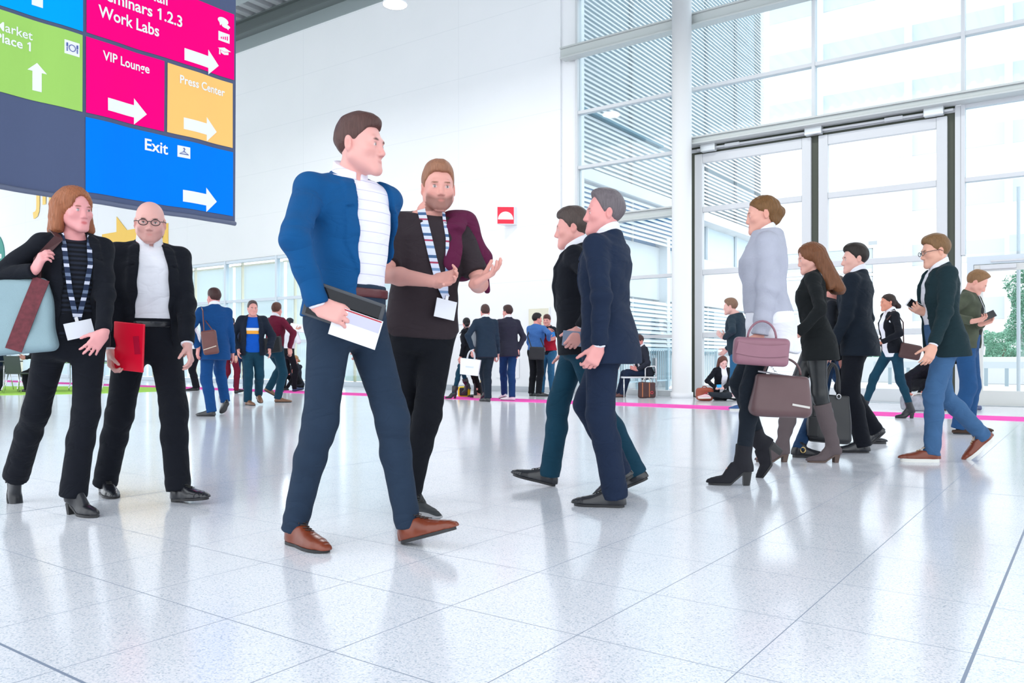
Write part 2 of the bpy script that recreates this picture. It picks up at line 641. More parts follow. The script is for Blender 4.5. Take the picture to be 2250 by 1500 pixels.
# ceiling: corrugated deck, edge beam, cable tray, duct
DECK = mat('corrugated_steel_deck', (.50, .53, .55), .4, metal=.3)
cor = MB()
prof = []
x = -45.0
while x < 16:
    for dx, z in ((0, 0), (.22, 0), (.27, .14), (.43, .14)):
        prof.append((x + dx, z))
    x += .48
V = []
for (u, z) in prof:
    V += [(u, -4, 11.45 + z), (u, WV + .3, 11.45 + z)]
cor.raw(V, [(2 * i, 2 * i + 1, 2 * i + 3, 2 * i + 2) for i in range(len(prof) - 1)])
tag(cor.build('ceiling', DECK), kind='structure')
DKG = mat('dark_green_grey_steel', (.16, .19, .19), .45, metal=.3)
MDG = mat('mid_grey_steel', (.36, .42, .43), .4, metal=.3)
tag(MB().box((-45, WV - .03, 10.62), (-10, WV - .0, 11.0)).build('trim_3', MDG), kind='structure')
tag(MB().box((-45, WV - .32, 11.0), (-10, WV - .02, 11.06)).box((-45, WV - .2, 11.06), (-10, WV - .14, 11.4)).box((-45, WV - .32, 11.4), (-10, WV - .02, 11.45)).build('beam_edge', DKG), kind='structure')
tag(MB().box((-45, 14.0, 10.95), (-10, 14.3, 11.02)).box((-45, 14.0, 11.02), (-10, 14.03, 11.1)).box((-45, 14.27, 11.02), (-10, 14.3, 11.1)).build('beam_tray', MDG), kind='structure')
tag(MB().tube([(-45, 12.9, 10.9), (-10, 12.9, 10.9)], .2, 20).build('ceiling_duct', mat('galvanised_duct', (.66, .70, .72), .35, metal=.3), smooth=True), kind='structure')
hang = MB()
for u in np.arange(-40, -12, 3.0):
    hang.tube([(u, 14.15, 11.05), (u, 14.15, 11.5)], .012, 6).tube([(u, 12.9, 11.08), (u, 12.9, 11.5)], .012, 6)
tag(hang.build('ceiling_hanger', DKG), kind='structure')

# pendant lamp and its light; unseen copies are added to brighten the hall
LAMPG = mat('glowing_lamp_diffuser', (1, 1, 1), .5, emit=((1, .98, .95), 4.0))
LC = at(868, 11, 16.0)


def pendant(loc, label):
    t = tag(empty('pendant_lamp', loc), label, 'lamp', 'pendant lamps under the ceiling')
    MB().lathe([(.06, .34), (.1, .3), (.2, .12), (.25, .02), (.245, .0), (.2, .03)], (0, 0, 0), 32).build('lamp_shade', mat('white_lamp_shade', (.85, .86, .88), .35), t, smooth=True)
    MB().lathe([(.0, -.012), (.14, -.01), (.235, .006), (.0, .012)], (0, 0, 0), 32).build('diffuser', LAMPG, t, smooth=True)
    MB().tube([(0, 0, .3), (0, 0, 11.5 - loc[2])], .008, 6).build('cord', DKG, t)
    area_light('lamp_light', (loc[0], loc[1], loc[2] - .03), (loc[0], loc[1], 0), .45, 75, (1, .98, .95))


pendant(tuple(LC), 'white round pendant lamp hanging at the top edge before the white wall')
for du, lab in ((-6, 'added unseen pendant lamp behind the wayfinding banner, brightening the hall'), (6, 'added unseen pendant lamp before the round column, brightening the hall'), (12, 'added unseen pendant lamp before the entrance door, brightening the hall')):
    pendant((LC[0] + du, LC[1], LC[2]), lab)  # extra lamps out of view, added to whiten the column and wall

# ------------------------------------------------------------------ things on the wall
RED = mat('signal_red_plastic', srgb((238, 20, 60)), .4)
SIGNW = mat('white_sign_plastic', (.85, .87, .9), .4)
sg = on_v(1111, 473, WV - .24)
tg = tag(empty('alarm_sign', tuple(sg)), 'red box sign with white half disc high on the white wall', 'sign')
fx = nrm(CR + CF * .06)                 # along its face
fn = nrm(np.cross(fx, UP))              # out of the face
pl, pr_ = fx * -.21, fx * .21
MB().prism([(pl[0], pl[1]), (pr_[0], pr_[1]), (pr_[0], .24), (pl[0], .24)], -UP * .215, (1, 0, 0), (0, 1, 0), UP * .43).build('housing', SIGNW, tg)
MB().obox(fn * .004, np.array([fx, fn, UP]), (.197, .004, .2)).build('sign_face', RED, tg)
MB().prism([(-.185, -.1)] + [(.185 * math.cos(a), -.1 + .19 * math.sin(a)) for a in np.linspace(0, math.pi, 28)], fn * .009, fx, UP, fn * .003).build('half_disc', SIGNW, tg)

fp = on_v(1127, 805, WV)
th = tag(empty('hose_sign', (fp[0], WV, fp[2])), 'small red square fire hose sign low on the white wall', 'sign')
MB().box((-.095, -.012, -.11), (.095, 0, .11)).build('plate', RED, th)
hp = [(math.cos(a) * .045 + .015, -.016, math.sin(a) * .05 + .03) for a in np.linspace(2.6, -1.2, 14)]
MB().tube(hp + [(.005, -.016, -.08)], .008, 6).tube([(-.05, -.016, .04), (-.05, -.016, -.075), (-.01, -.016, -.075)], .009, 6).tube([(-.035, -.016, .05), (.0, -.016, -.02)], .006, 6).build('hose_symbol', SIGNW, th)
pb = on_v(1127, 826, WV)
cab = tag(MB().box((pb[0] - .5, WV - .025, .33), (pb[0] + .2, WV, .8)).build('wall_hatch', WHITE, bevel=.006), 'flush white service hatch under the fire hose sign', 'hatch')
a0, a1 = on_v(1161, 676, WV), on_v(1209, 720, WV)
pc = tag(empty('wall_panel', ((a0[0] + a1[0]) / 2, WV, a0[2] - .55)), 'pale beige display panel with thin frame on the wall behind the talking men', 'panel')
hw_ = (a1[0] - a0[0]) / 2
MB().box((-hw_, -.03, -.55), (hw_, 0, .55)).build('panel_frame', SIGNW, pc)
MB().box((-hw_ + .03, -.036, -.52), (hw_ - .03, -.03, .52)).build('panel_face', mat('beige_panel_paper', (.74, .73, .58), .8, vary=.08, vscale=9), pc)
sb = on_v(1015, 705, WV)
tag(MB().box((sb[0] - .12, WV - .03, sb[2] - .09), (sb[0] + .12, WV, sb[2] + .09)).build('switch_plate', SIGNW, bevel=.008), 'small white switch plate on the wall by the woman with the backpack', 'switch')

# poster with a star, letters and a green disc on the far wall at the left
YEL = mat('yellow_poster_print', srgb((250, 205, 95)), .7)
q0, q1 = on_v(225, 515, WV), on_v(370, 491, WV)
ht = (on_v(300, 490, WV)[2] - on_v(300, 580, WV)[2])
po = tag(empty('star_poster', ((q0[0] + q1[0]) / 2, WV, q0[2])), 'yellow poster with a pointed star on the far wall behind the bald man', 'poster')
w2 = (q1[0] - q0[0]) / 2
MB().box((-w2, -.02, -ht), (w2, -.001, 0)).build('poster_sheet', YEL, po)
s0 = on_v(257, 476, WV)
sx, sz = s0[0] - po.location[0], s0[2] - po.location[2]
MB().prism([(sx, sz), (sx + .75, -.02), (sx + .6, -.3), (sx, -.1)], (0, -.021, 0), (1, 0, 0), (0, 0, 1), (0, .02, 0)).build('star_point', YEL, po)
INK = mat('dark_poster_ink', (.12, .08, .03), .7)


def wall_text(txt, px, py, size, m, parent, name='lettering', bold=.0):
    V, Fc = text_mesh(txt, size, bold)
    p = on_v(px, py, WV)
    W = np.stack([V[:, 0] + p[0], np.full(len(V), WV - .024), V[:, 1] + p[2]], 1) - np.array(parent.location)
    return MB().raw(W, Fc).build(name, m, parent)


wall_text('9', 346, 536, 1.0, INK, po)
wall_text('C U U Z 3', 238, 563, .55, INK, po)
lt = on_v(85, 450, WV)
l3 = tag(empty('wall_letters', (lt[0], WV, lt[2])), 'large pale yellow letters on the far wall under the banner', 'lettering')
wall_text('JII', 78, 452, 2.2, mat('pale_yellow_letters', srgb((252, 215, 120)), .7), l3, bold=.02)
gd = on_v(-12, 565, WV)
l4 = tag(empty('green_disc_sign', (gd[0], WV, gd[2])), 'round green disc sign with white lettering on the far wall at the frame edge', 'sign')
MB().prism([(1.05 * math.cos(a), 1.05 * math.sin(a)) for a in np.linspace(0, 2 * math.pi, 40, endpoint=False)], (0, 0, 0), (1, 0, 0), (0, 0, 1), (0, -.03, 0)).build('disc', mat('teal_green_disc', srgb((35, 140, 125)), .6), l4)
V, Fc = text_mesh('e', .42, .03)
MB().raw(np.stack([V[:, 0] + .6, np.full(len(V), -.035), V[:, 1] - .1], 1), Fc).build('lettering', SIGNW, l4)

# ------------------------------------------------------------------ hanging banner, across the hall
BU = -9.5


def bpt(px, py):
    p = on_u(px, py, BU)
    return p[1], p[2]


def wave(s, z):
    t = np.clip((6.8 - z) / 4.2, 0, 1)
    return .018 * np.sin(s * 5.0 + z * .7) * t + .010 * np.sin(s * 11 + 1 - z * 1.1) * t + .0 * s


def bsheet(s0, s1, z0, z1, off, th=.003, n=40):
    ss, zz = np.linspace(s0, s1, n), np.linspace(z0, z1, 14)
    S, Z = np.meshgrid(ss, zz, indexing='ij')
    X = BU + wave(S, Z) + off
    A = np.stack([X, S, Z], -1).reshape(-1, 3)
    B = A - np.array([th, 0, 0])
    m = len(zz)
    f = [(i * m + j, (i + 1) * m + j, (i + 1) * m + j + 1, i * m + j + 1) for i in range(n - 1) for j in range(m - 1)]
    nb = n * m
    f2 = [tuple(nb + q for q in t[::-1]) for t in f]
    rim = [(i * m, (i + 1) * m) for i in range(n - 1)] + [((i + 1) * m + m - 1, i * m + m - 1) for i in range(n - 1)] + [(j + 1, j) for j in range(m - 1)] + [((n - 1) * m + j, (n - 1) * m + j + 1) for j in range(m - 1)]
    return MB().raw(np.concatenate([A, B]), f + f2 + [(b, a, nb + a, nb + b) for a, b in rim])


bR, bzb = bpt(518, 491)
_, bzt = bpt(523, 9)
bL = bpt(0, 400)[0] - 1.6
ban = tag(empty('hanging_banner', (BU, (bL + bR) / 2, bzb)), 'large hanging wayfinding banner with coloured direction fields', 'banner')
boff = ban.location
BN = mat('banner_slate_fabric', srgb((84, 94, 124)), .75, spec=.1, bump=.15, bscale=200)
BW = mat('banner_white_print', (.86, .88, .92), .7)
bsheet(bL, bR, bzb, bzt + 2.0, 0, .006, 90).build('banner_cloth', BN, ban, smooth=False, off=boff)
hem = MB()
hem.tube([(BU + wave(s, bzb) * 1.0, s, bzb) for s in np.linspace(bL, bR, 40)], .03, 10).build('hem_bar', mat('banner_hem_grey', srgb((92, 100, 124)), .6), ban, smooth=True, off=boff)
MB().tube([(BU, bL, bzt + 2.0), (BU, bR, bzt + 2.0)], .03, 10).build('top_bar', MDG, ban, off=boff)
cab_ = MB()
for s in (bL + .3, (bL + bR) / 2, bR - .05):
    cab_.tube([(BU, s, bzt + 2.0), (BU + .0, s, 11.5)], .006, 6)
cab_.tube([(BU, bR - .05, bzt + 2.0), (BU, bR + .9, 11.5)], .006, 6)
cab_.build('suspension_cable', mat('steel_cable', (.6, .63, .65), .4, metal=.5), ban, off=boff)


def field(name, col, tl, br_, zt=None, zb=None, s0=None, s1=None):
    a, b = bpt(*tl), bpt(*br_)
    s0 = a[0] if s0 is None else s0
    s1 = b[0] if s1 is None else s1
    zt = a[1] if zt is None else zt
    zb = b[1] if zb is None else zb
    o = bsheet(s0, s1, zb, zt, .009, .003).build(name, col, ban, off=boff)
    return o


MAG = mat('banner_magenta_print', srgb((252, 0, 126)), .8, spec=.06)
ORG = mat('banner_orange_print', srgb((255, 196, 108)), .7)
BLU = mat('banner_blue_print', srgb((0, 124, 240)), .8, spec=.06)
CYA = mat('banner_cyan_print', srgb((0, 164, 250)), .8, spec=.06)
GRN = mat('banner_green_print', srgb((158, 208, 96)), .7)
f_all = field('direction_field', MAG, (189, 74), (514, 176), zt=bpt(516, 33)[1])
f_vip = field('direction_field', MAG, (188, 80), (360, 289))
f_prs = field('direction_field', ORG, (367, 138), (511, 325))
f_ext = field('direction_field', BLU, (187, 257), (512, 475))
f_mkt = field('direction_field', GRN, (0, 22), (180, 246), zt=bpt(180, 78)[1], s0=bL + .1)
f_cya = field('direction_field', CYA, (0, 0), (181, 70), zt=bzt + 1.6, s0=bL + .1)


def on_banner(V2, off, f):
    """2-D points (s, z) to the cloth, in the field's parent space"""
    V2 = np.asarray(V2, float)
    return np.stack([BU + wave(V2[:, 0], V2[:, 1]) + off, V2[:, 0], V2[:, 1]], 1) - np.array(boff)


def sub_poly(poly, n=7):
    out = []
    for i in range(len(poly)):
        a, b = np.array(poly[i]), np.array(poly[(i + 1) % len(poly)])
        out += [a + (b - a) * t for t in np.linspace(0, 1, n, endpoint=False)]
    return out


def decal(poly, par, m=None, name='arrow', off=.0125):
    P = on_banner(sub_poly(poly), off, par)
    n = len(P)
    b = MB().raw(np.concatenate([P, P - np.array([.004, 0, 0])]), [tuple(range(n)), tuple(range(2 * n - 1, n - 1, -1))] + [(i, n + i, n + (i + 1) % n, (i + 1) % n) for i in range(n)])
    return b.build(name, m or BW, par)


def arrow(px0, py0, px1, py1, par, up=False, tail=.56):
    a, b = bpt(px0, py0), bpt(px1, py1)
    L = math.hypot(b[0] - a[0], b[1] - a[1])
    W = L * .32
    body = [(0, -W * .47), (L * .68, -W * .47), (L * .68, -W), (L, 0), (L * .68, W), (L * .68, W * .47), (0, W * .47)]
    d = (np.array(b) - np.array(a)) / L
    d = np.array([0, 1]) if up else np.array([1, 0])
    nn = np.array([-d[1], d[0]])
    q = [np.array(a) + d * x + nn * y for x, y in body]
    P = np.concatenate([on_banner(np.stack([q[0] + (q[1] - q[0]) * t, q[6] + (q[5] - q[6]) * t]), .0125, par) for t in np.linspace(0, 1, 9)] + [on_banner([q[2], q[3], q[4]], .0125, par)])
    fcs = [(2 * i, 2 * i + 2, 2 * i + 3, 2 * i + 1) for i in range(8)] + [(18, 19, 16), (16, 19, 17), (17, 19, 20)]
    nP = len(P)
    fcs += [tuple(i + nP for i in f[::-1]) for f in fcs]
    rim = [0, 2, 4, 6, 8, 10, 12, 14, 16, 18, 19, 20, 17, 15, 13, 11, 9, 7, 5, 3, 1]
    fcs += [(rim[i], rim[(i + 1) % 21], nP + rim[(i + 1) % 21], nP + rim[i]) for i in range(21)]
    MB().raw(np.concatenate([P, P - np.array([.004, 0, 0])]), fcs).build('arrow', BW, par)


arrow(404, 119, 480, 133, f_all)
arrow(235, 229, 322, 245, f_vip)
arrow(402, 271, 476, 285, f_prs)
arrow(400, 430, 475, 440, f_ext)
arrow(82, 200, 82, 138, f_mkt, up=True)
arrow(82, 14, 82, -62, f_cya, up=True)


def btext(txt, px, py, hpx, par, right=None):
    """text whose left baseline end is the pixel; hpx is the cap height in px there; right is the pixel x of its right end"""
    s, z = bpt(px, py)
    h = bpt(px, py - hpx)[1] - z
    V, Fc = text_mesh(txt, h / .70, .010 if txt == 'Market' else .018)
    k = 1.0
    if right is not None:
        k = (bpt(right, py)[0] - s) / V[:, 0].max()
    P = on_banner(np.stack([s + V[:, 0] * k, z + V[:, 1]], 1), .0125, par)
    b = MB().raw(P, Fc)
    for i, ch in enumerate(txt):
        if ch == '1':                      # the flag of the figure one
            x0 = (text_mesh(txt[:i] + '|', h / .70, .0)[0][:, 0].max() - .02 * h) * k + s
            q = on_banner([(x0 + .10 * h, z + h * .98), (x0 - .16 * h, z + h * .80), (x0 - .10 * h, z + h * .66), (x0 + .10 * h, z + h * .82)], .0127, par)
            b.raw(q, [(0, 1, 2, 3)])
    b.build('lettering', BW, par)


btext('Work Labs', 216, 36, 26, f_all, 348)
btext('Seminars 1.2.3', 216, -5, 26, f_all, 399)
btext('Lecture Hall', 216, -44, 26, f_all, 366)
btext('VIP Lounge', 225, 131, 20, f_vip, 328)
btext('Press Center', 393, 182, 18, f_prs, 494)
btext('Exit', 316, 328, 25, f_ext, 369)
btext('Market', -14, 63, 20, f_mkt, 72)
btext('Place 1', -14, 89, 20, f_mkt, 68)


def rect_px(x0, y0, x1, y1, par, m=None, name='icon_plate', off=.0125):
    a, b = bpt(x0, y0), bpt(x1, y1)
    return decal([(a[0], a[1]), (b[0], a[1]), (b[0], b[1]), (a[0], b[1])], par, m, name, off)


def ringpts(c, r0, r1, n=20):
    return [(c[0] + r0 * math.cos(t), c[1] + r1 * math.sin(t)) for t in np.linspace(0, 2 * math.pi, n, endpoint=False)]


NAVY = mat('icon_navy_print', srgb((70, 90, 160)), .7)


def stroke(pts2, w, par, m, off=.0165):
    P = on_banner(pts2, off, par)
    MB().tube(list(P), w, 6).build('icon_line', m, par)


# plate and cutlery, coat hanger, chart, speech bubbles, graduate cap
def icon(px, py, wpx, hpx):
    """centre and the two half sizes in metres of an icon of that many pixels"""
    c = np.array(bpt(px, py))
    return c, (bpt(px + wpx / 2, py)[0] - bpt(px - wpx / 2, py)[0]) / 2, (bpt(px, py - hpx / 2)[1] - bpt(px, py + hpx / 2)[1]) / 2


def plate(c, w, h, par):
    return decal([c + (-w, -h), c + (w, -h), c + (w, h), c + (-w, h)], par, None, 'icon_plate')


c, w, h = icon(156.5, 107, 33, 30)
plate(c, w, h, f_mkt)
stroke([c + np.array((.42 * w * math.cos(t), .46 * h * math.sin(t))) for t in np.linspace(0, 2 * math.pi, 25)], .004, f_mkt, NAVY)
for dx in (-.68, .68):
    stroke([c + (dx * w, -.6 * h), c + (dx * w, .0)], .005, f_mkt, NAVY)
    stroke([c + (dx * w, .1 * h), c + (dx * w, .6 * h)], .009, f_mkt, NAVY)
c, w, h = icon(402, 334.5, 26, 25)
plate(c, w, h, f_ext)
stroke([c + (-.12 * w, .55 * h), c + (0, .68 * h), c + (.13 * w, .52 * h), c + (0, .3 * h), c + (0, .1 * h), c + (-.7 * w, -.38 * h), c + (.7 * w, -.38 * h), c + (0, .1 * h)], .005, f_ext, NAVY)
c, w, h = icon(492, 82, 24, 20)
plate(c, w, h, f_all)
for i in range(4):
    x = -.58 + i * .36
    decal([c + (x * w, -.5 * h), c + ((x + .17) * w, -.5 * h), c + ((x + .17) * w, (-.1 + .17 * i) * h), c + (x * w, (-.1 + .17 * i) * h)], f_all, MAG, 'chart_bar', .0155)
c, w, h = icon(490, 47, 23, 19)
decal(ringpts(c + (0, .1 * h), w, .8 * h), f_all, name='speech_bubble')
decal([c + (-.75 * w, -.25 * h), c + (-.1 * w, -.5 * h), c + (-.55 * w, -1.15 * h)], f_all, name='speech_bubble')
c, w, h = icon(496, 58, 18, 11)
decal(ringpts(c, w, .8 * h), f_all, name='speech_bubble', off=.0135)
decal([c + (.1 * w, -.5 * h), c + (.7 * w, -.3 * h), c + (.6 * w, -1.25 * h)], f_all, name='speech_bubble', off=.0135)
c, w, h = icon(493, 113, 28, 20)
decal([c + (-w, .35 * h), c + (.0, .85 * h), c + (w, .35 * h), c + (.0, -.1 * h)], f_all, name='graduate_cap')
decal([c + (-.55 * w, .05 * h), c + (.0, -.22 * h), c + (.62 * w, .05 * h), c + (.62 * w, -.5 * h), c + (.0, -.75 * h), c + (-.5 * w, -.5 * h)], f_all, name='graduate_cap', off=.0130)
decal([c + (-.80 * w, .22 * h), c + (-.66 * w, .22 * h), c + (-.6 * w, -.95 * h), c + (-.82 * w, -.95 * h)], f_all, name='graduate_cap', off=.0130)

# ------------------------------------------------------------------ outside
PAVE = mat('pale_outdoor_paving', (.74, .76, .77), .8, vary=.08, vscale=.6)
tag(MB().box((-9.75, 17.2, -.25), (90, 110, -.05)).build('ground_outside', PAVE), kind='structure')
SLAT = mat('white_louvre_slat', (.90, .92, .93), .5)
CONC = mat('pale_concrete', (.76, .78, .79), .85, vary=.12, vscale=.8, bump=.1)
BGL = mat('pale_blue_window_wall', srgb((226, 242, 250)), .5, spec=.3)
DGL = mat('dark_teal_glass', srgb((60, 110, 125)), .1, spec=.8)
OB = tag(empty('louvre_building', (-10.4, 23, 0)), 'concrete building with white louvred windows outside the facade, left of the door', 'building')
ooff = OB.location
XF = -10.05
E0, E1 = WV + .35, 29.4
wl = MB()
wl.box((XF - 6, E0, 0), (XF - .12, E1, 15))
wl.build('window_wall', BGL, OB, off=ooff)
cc = MB()
for z0, z1, d in ((.0, .9, .0), (2.45, 3.92, .06), (5.02, 5.3, .36)):
    cc.box((XF - .12, E0, z0), (XF + d, E1, z1))
cc.box((XF - .3, E1, 0), (XF + .1, E1 + .4, 15))
cc.build('concrete_band', CONC, OB, off=ooff)
ps = MB()
for v in np.arange(E0 + .6, E1, 2.6):
    ps.box((XF - .1, v - .04, .9), (XF - .02, v + .04, 15))
ps.build('window_post', mat('pale_window_post', (.74, .80, .84), .4), OB, off=ooff)


def slats(z0, z1, v0, v1, step, name):
    b = MB()
    A = np.array([[math.cos(1.0), 0, -math.sin(1.0)], [0, 1, 0], [math.sin(1.0), 0, math.cos(1.0)]])
    z = z0
    while z < z1:
        b.obox((XF + .28, (v0 + v1) / 2, z), A, (step * .44, (v1 - v0) / 2, .006))
        z += step
    b.build(name, SLAT, OB, off=ooff)


MB().box((XF - .1, E0 + .3, 3.85), (XF - .06, E0 + 7.5, 5.0)).build('window_pane', mat('deep_blue_glass', srgb((40, 140, 200)), .08, spec=.9), OB, off=ooff)
MB().box((XF - .1, E0, .95), (XF - .06, E0 + 9, 2.4)).build('window_pane', mat('teal_blue_glass', srgb((96, 160, 186)), .1, spec=.8), OB, off=ooff)
slats(5.4, 6.58, E0, E1, .115, 'louvre_blind')
slats(3.98, 5.0, E0, E0 + 6.5, .115, 'louvre_blind')
slats(6.75, 14.9, E0, E1, .115, 'louvre_blind')
slats(1.05, 2.4, E0, E1, .115, 'louvre_blind')
MB().box((XF + .2, E0, 6.63), (XF + .36, E0 + 4.3, 6.69)).build('band_shadow_strip', mat('painted_band_shadow', (.12, .25, .32), .5), OB, off=ooff)  # dark strip put in as the upper edge shadow of a projecting band
# railing in front of it
RL = mat('pale_blue_grey_railing', (.55, .68, .74), .4)
rl = tag(empty('railing', (-9.4, 18.6, 0)), 'pale steel railing of upright bars outside behind the seated man', 'railing')
rb = MB().box((-.03, -1.9, 1.02), (.03, 5.2, 1.08)).box((-.02, -1.9, .2), (.02, 5.2, .24))
for y in np.arange(-1.9, 5.2, .13):
    rb.box((-.012, y - .012, .22), (.012, y + .012, 1.03))
rb.build('bars', RL, rl)
pr = MB()
for y in np.arange(-1.85, 5.3, 1.75):
    pr.box((-.04, y - .03, -.05), (.04, y + .03, 1.1))
pr.build('post', RL, rl)
# far building with faint window bands
fb_ = tag(empty('far_building', (6, 52, 0)), 'big pale building with rows of windows far outside the glass', 'building')
MB().box((-24, 0, 0), (36, 12, 26)).build('building_wall', mat('pale_cladding', (.90, .91, .92), .7), fb_)
wb = MB()
for z in np.arange(3.0, 25, 3.2):
    wb.box((-23, -.06, z), (35, .02, z + 1.2))
wb.build('window_band', mat('grey_window_band', (.60, .65, .68), .4), fb_)
gp = MB()
for x in np.arange(-20, 34, 5.0):
    gp.box((x, -.5, 0), (x + .35, .3, 26.1))
gp.build('pilaster', mat('pale_cladding', (.8, .8, .8)), fb_)
# canopy and low wall outside
lw = tag(MB().box((-9.0, 31.0, -.05), (40, 31.5, .85)).build('planter_wall', CONC, bevel=.02), 'low pale concrete wall along the road outside', 'wall')
lr = tag(empty('road_barrier', (8, 29.0, 0)), 'long low grey barrier with posts along the road outside', 'barrier')
MB().box((-14, -.04, .5), (26, .04, .7)).build('rail', mat('grey_barrier_rail', (.62, .68, .71), .5), lr)
q = MB()
for x in np.arange(-13.5, 26, .55):
    q.box((x - .05, -.03, -.05), (x + .05, .03, .5))
q.build('barrier_post', mat('dark_barrier_post', (.38, .47, .52), .5), lr)


def leafy(name, label, c, rx, ry, rz, nleaf, seed, trunk=True, cat='tree', col=(70, 125, 85)):
    rg = np.random.RandomState(seed)
    t = tag(empty(name, (c[0], c[1], -.05)), label, cat, 'trees beyond the road' if cat == 'tree' else None)
    d = rg.normal(size=(nleaf, 3))
    d /= np.linalg.norm(d, axis=1)[:, None]
    r = rg.uniform(.45, 1, nleaf) ** .5
    lump = 1 + .22 * np.sin(d[:, 0] * 7 + seed) * np.cos(d[:, 2] * 6)
    P = d * (r * lump)[:, None] * np.array([rx, ry, rz]) + np.array([0, 0, c[2]])
    a, b = rg.normal(size=(nleaf, 3)), rg.normal(size=(nleaf, 3))
    sz = rg.uniform(.035, .085, nleaf)[:, None]
    a = a / np.linalg.norm(a, axis=1)[:, None] * sz
    b = b / np.linalg.norm(b, axis=1)[:, None] * sz
    V = np.stack([P - a, P + b * .5, P + a, P - b * .5], 1).reshape(-1, 3)
    MB().raw(V, [(4 * i, 4 * i + 1, 4 * i + 2, 4 * i + 3) for i in range(nleaf)]).build('foliage', mat('foliage_%d_%d' % (col[0], col[1]), srgb(col), .7, vary=.35, vscale=1.5), t)
    if trunk:
        MB().tube([(0, 0, 0), (.05, 0, c[2] * .5), (0, .05, c[2])], [.14, .11, .06], 8).tube([(.04, 0, c[2] * .6), (rx * .5, 0, c[2] + rz * .3)], [.06, .02], 6).build('trunk', mat('tree_bark', (.22, .19, .15), .9), t)
    return t


for i, (px, z, h, rx, lab) in enumerate(((2286, 27, 2.6, 1.0, 'tall slender tree beyond the road at the frame edge'),
                                         (2205, 37, 1.35, 1.7, 'low bushy tree beyond the road behind the man with the phone'),
                                         (2148, 41, 1.1, 1.7, 'rounded low tree beyond the road left of the bushy one'),
                                         (1915, 36, .7, 1.5, 'dark shrubby tree beyond the road seen between the walkers'))):
    p = at(px, 786, z)
    leafy('tree', lab, (p[0], p[1], h), rx, rx * .8, h * .62, 8000, 11 + i, col=(128, 176, 152))
p = at(2238, 786, 20.5)
lp = tag(empty('street_post', (p[0], p[1], -.05)), 'slim grey steel post standing outside the glass door', 'post')
MB().tube([(0, 0, 0), (0, 0, 5.2)], .045, 10).build('shaft', mat('outdoor_grey_post', (.5, .56, .6), .4), lp)
MB().box((-.2, -.02, 3.4), (.2, .02, 4.0)).build('plate', SIGNW, lp)
p = at(2211, 786, 27)
sp_ = tag(empty('traffic_sign', (p[0], p[1], -.05)), 'small white and red traffic sign by the barrier outside', 'sign')
MB().tube([(0, 0, 0), (0, 0, .5)], .04, 8).build('shaft', RED, sp_)
MB().prism([(.22 * math.cos(a), .6 + .16 * math.sin(a)) for a in np.linspace(0, 6.283, 20, endpoint=False)], (0, 0, 0), CR, UP, CF * .03).build('plate', SIGNW, sp_)
# ------------------------------------------------------------------ bodies and clothes as smooth implicit surfaces
def smin(a, b, k):
    if k <= 0:
        return np.minimum(a, b)
    h = np.maximum(k - np.abs(a - b), 0) / k
    return np.minimum(a, b) - h * h * k * .25


def smax(a, b, k):
    return -smin(-a, -b, k)


class Field:
    def __init__(s):
        s.ops = []

    def add(s, prim, k=.02):
        s.ops.append(('u', *prim, k))
        return s

    def sub(s, prim, k=.01):
        s.ops.append(('s', *prim, k))
        return s

    def cut(s, fn, k=0):
        s.ops.append(('c', fn, None, 0, k))
        return s

    def mod(s, fn):
        s.ops.append(('m', fn, None, 0, 0))
        return s

    def ev(s, P):
        d = np.full(P.shape[:-1], .3, np.float32)
        for t, fn, c, r, k in s.ops:
            if t == 'u':
                d = smin(d, fn(P), k)
            elif t == 's':
                d = smax(d, -fn(P), k)
            elif t == 'c':
                d = smax(d, fn(P), k)
            else:
                d = fn(P, d)
        return d

    def ev_blocks(s, P, C, R):
        d = np.full(P.shape[:-1], .3, np.float32)
        for t, fn, c, r, k in s.ops:
            if t in 'us':
                sel = np.nonzero(((C - c) ** 2).sum(1) < (r + R + k + .03) ** 2)[0]
                if len(sel) == 0:
                    continue
                v = fn(P[sel])
                d[sel] = smin(d[sel], v, k) if t == 'u' else smax(d[sel], -v, k)
            elif t == 'c':
                d = smax(d, fn(P), k)
            else:
                d = fn(P, d)
        return d

    def bounds(s):
        lo = np.min([c - r for t, f, c, r, k in s.ops if t == 'u'], 0)
        hi = np.max([c + r for t, f, c, r, k in s.ops if t == 'u'], 0)
        return lo, hi


def group(f):
    lo, hi = f.bounds()
    return (f.ev, (lo + hi) / 2, float(np.linalg.norm(hi - lo) / 2))


def dotf(P, v):
    return P[..., 0] * np.float32(v[0]) + P[..., 1] * np.float32(v[1]) + P[..., 2] * np.float32(v[2])


def rc(a, b, ra, rb=None, flat=None):
    a, b = np.asarray(a, float), np.asarray(b, float)
    rb = ra if rb is None else rb
    ab = b - a
    L2 = max(float(ab @ ab), 1e-10)
    a32, ab32 = a.astype(np.float32), ab.astype(np.float32)

    def fn(P):
        q = P - a32
        t = np.clip(dotf(q, ab / L2), 0, 1)
        q = q - t[..., None] * ab32
        if flat is not None:
            n, sc = flat
            q = q + np.asarray(n, np.float32) * (dotf(q, n) * np.float32(1 / sc - 1))[..., None]
        return np.sqrt(np.einsum('...i,...i', q, q)) - (ra + (rb - ra) * t)
    return fn, (a + b) / 2, float(np.sqrt(L2) / 2 + max(ra, rb))


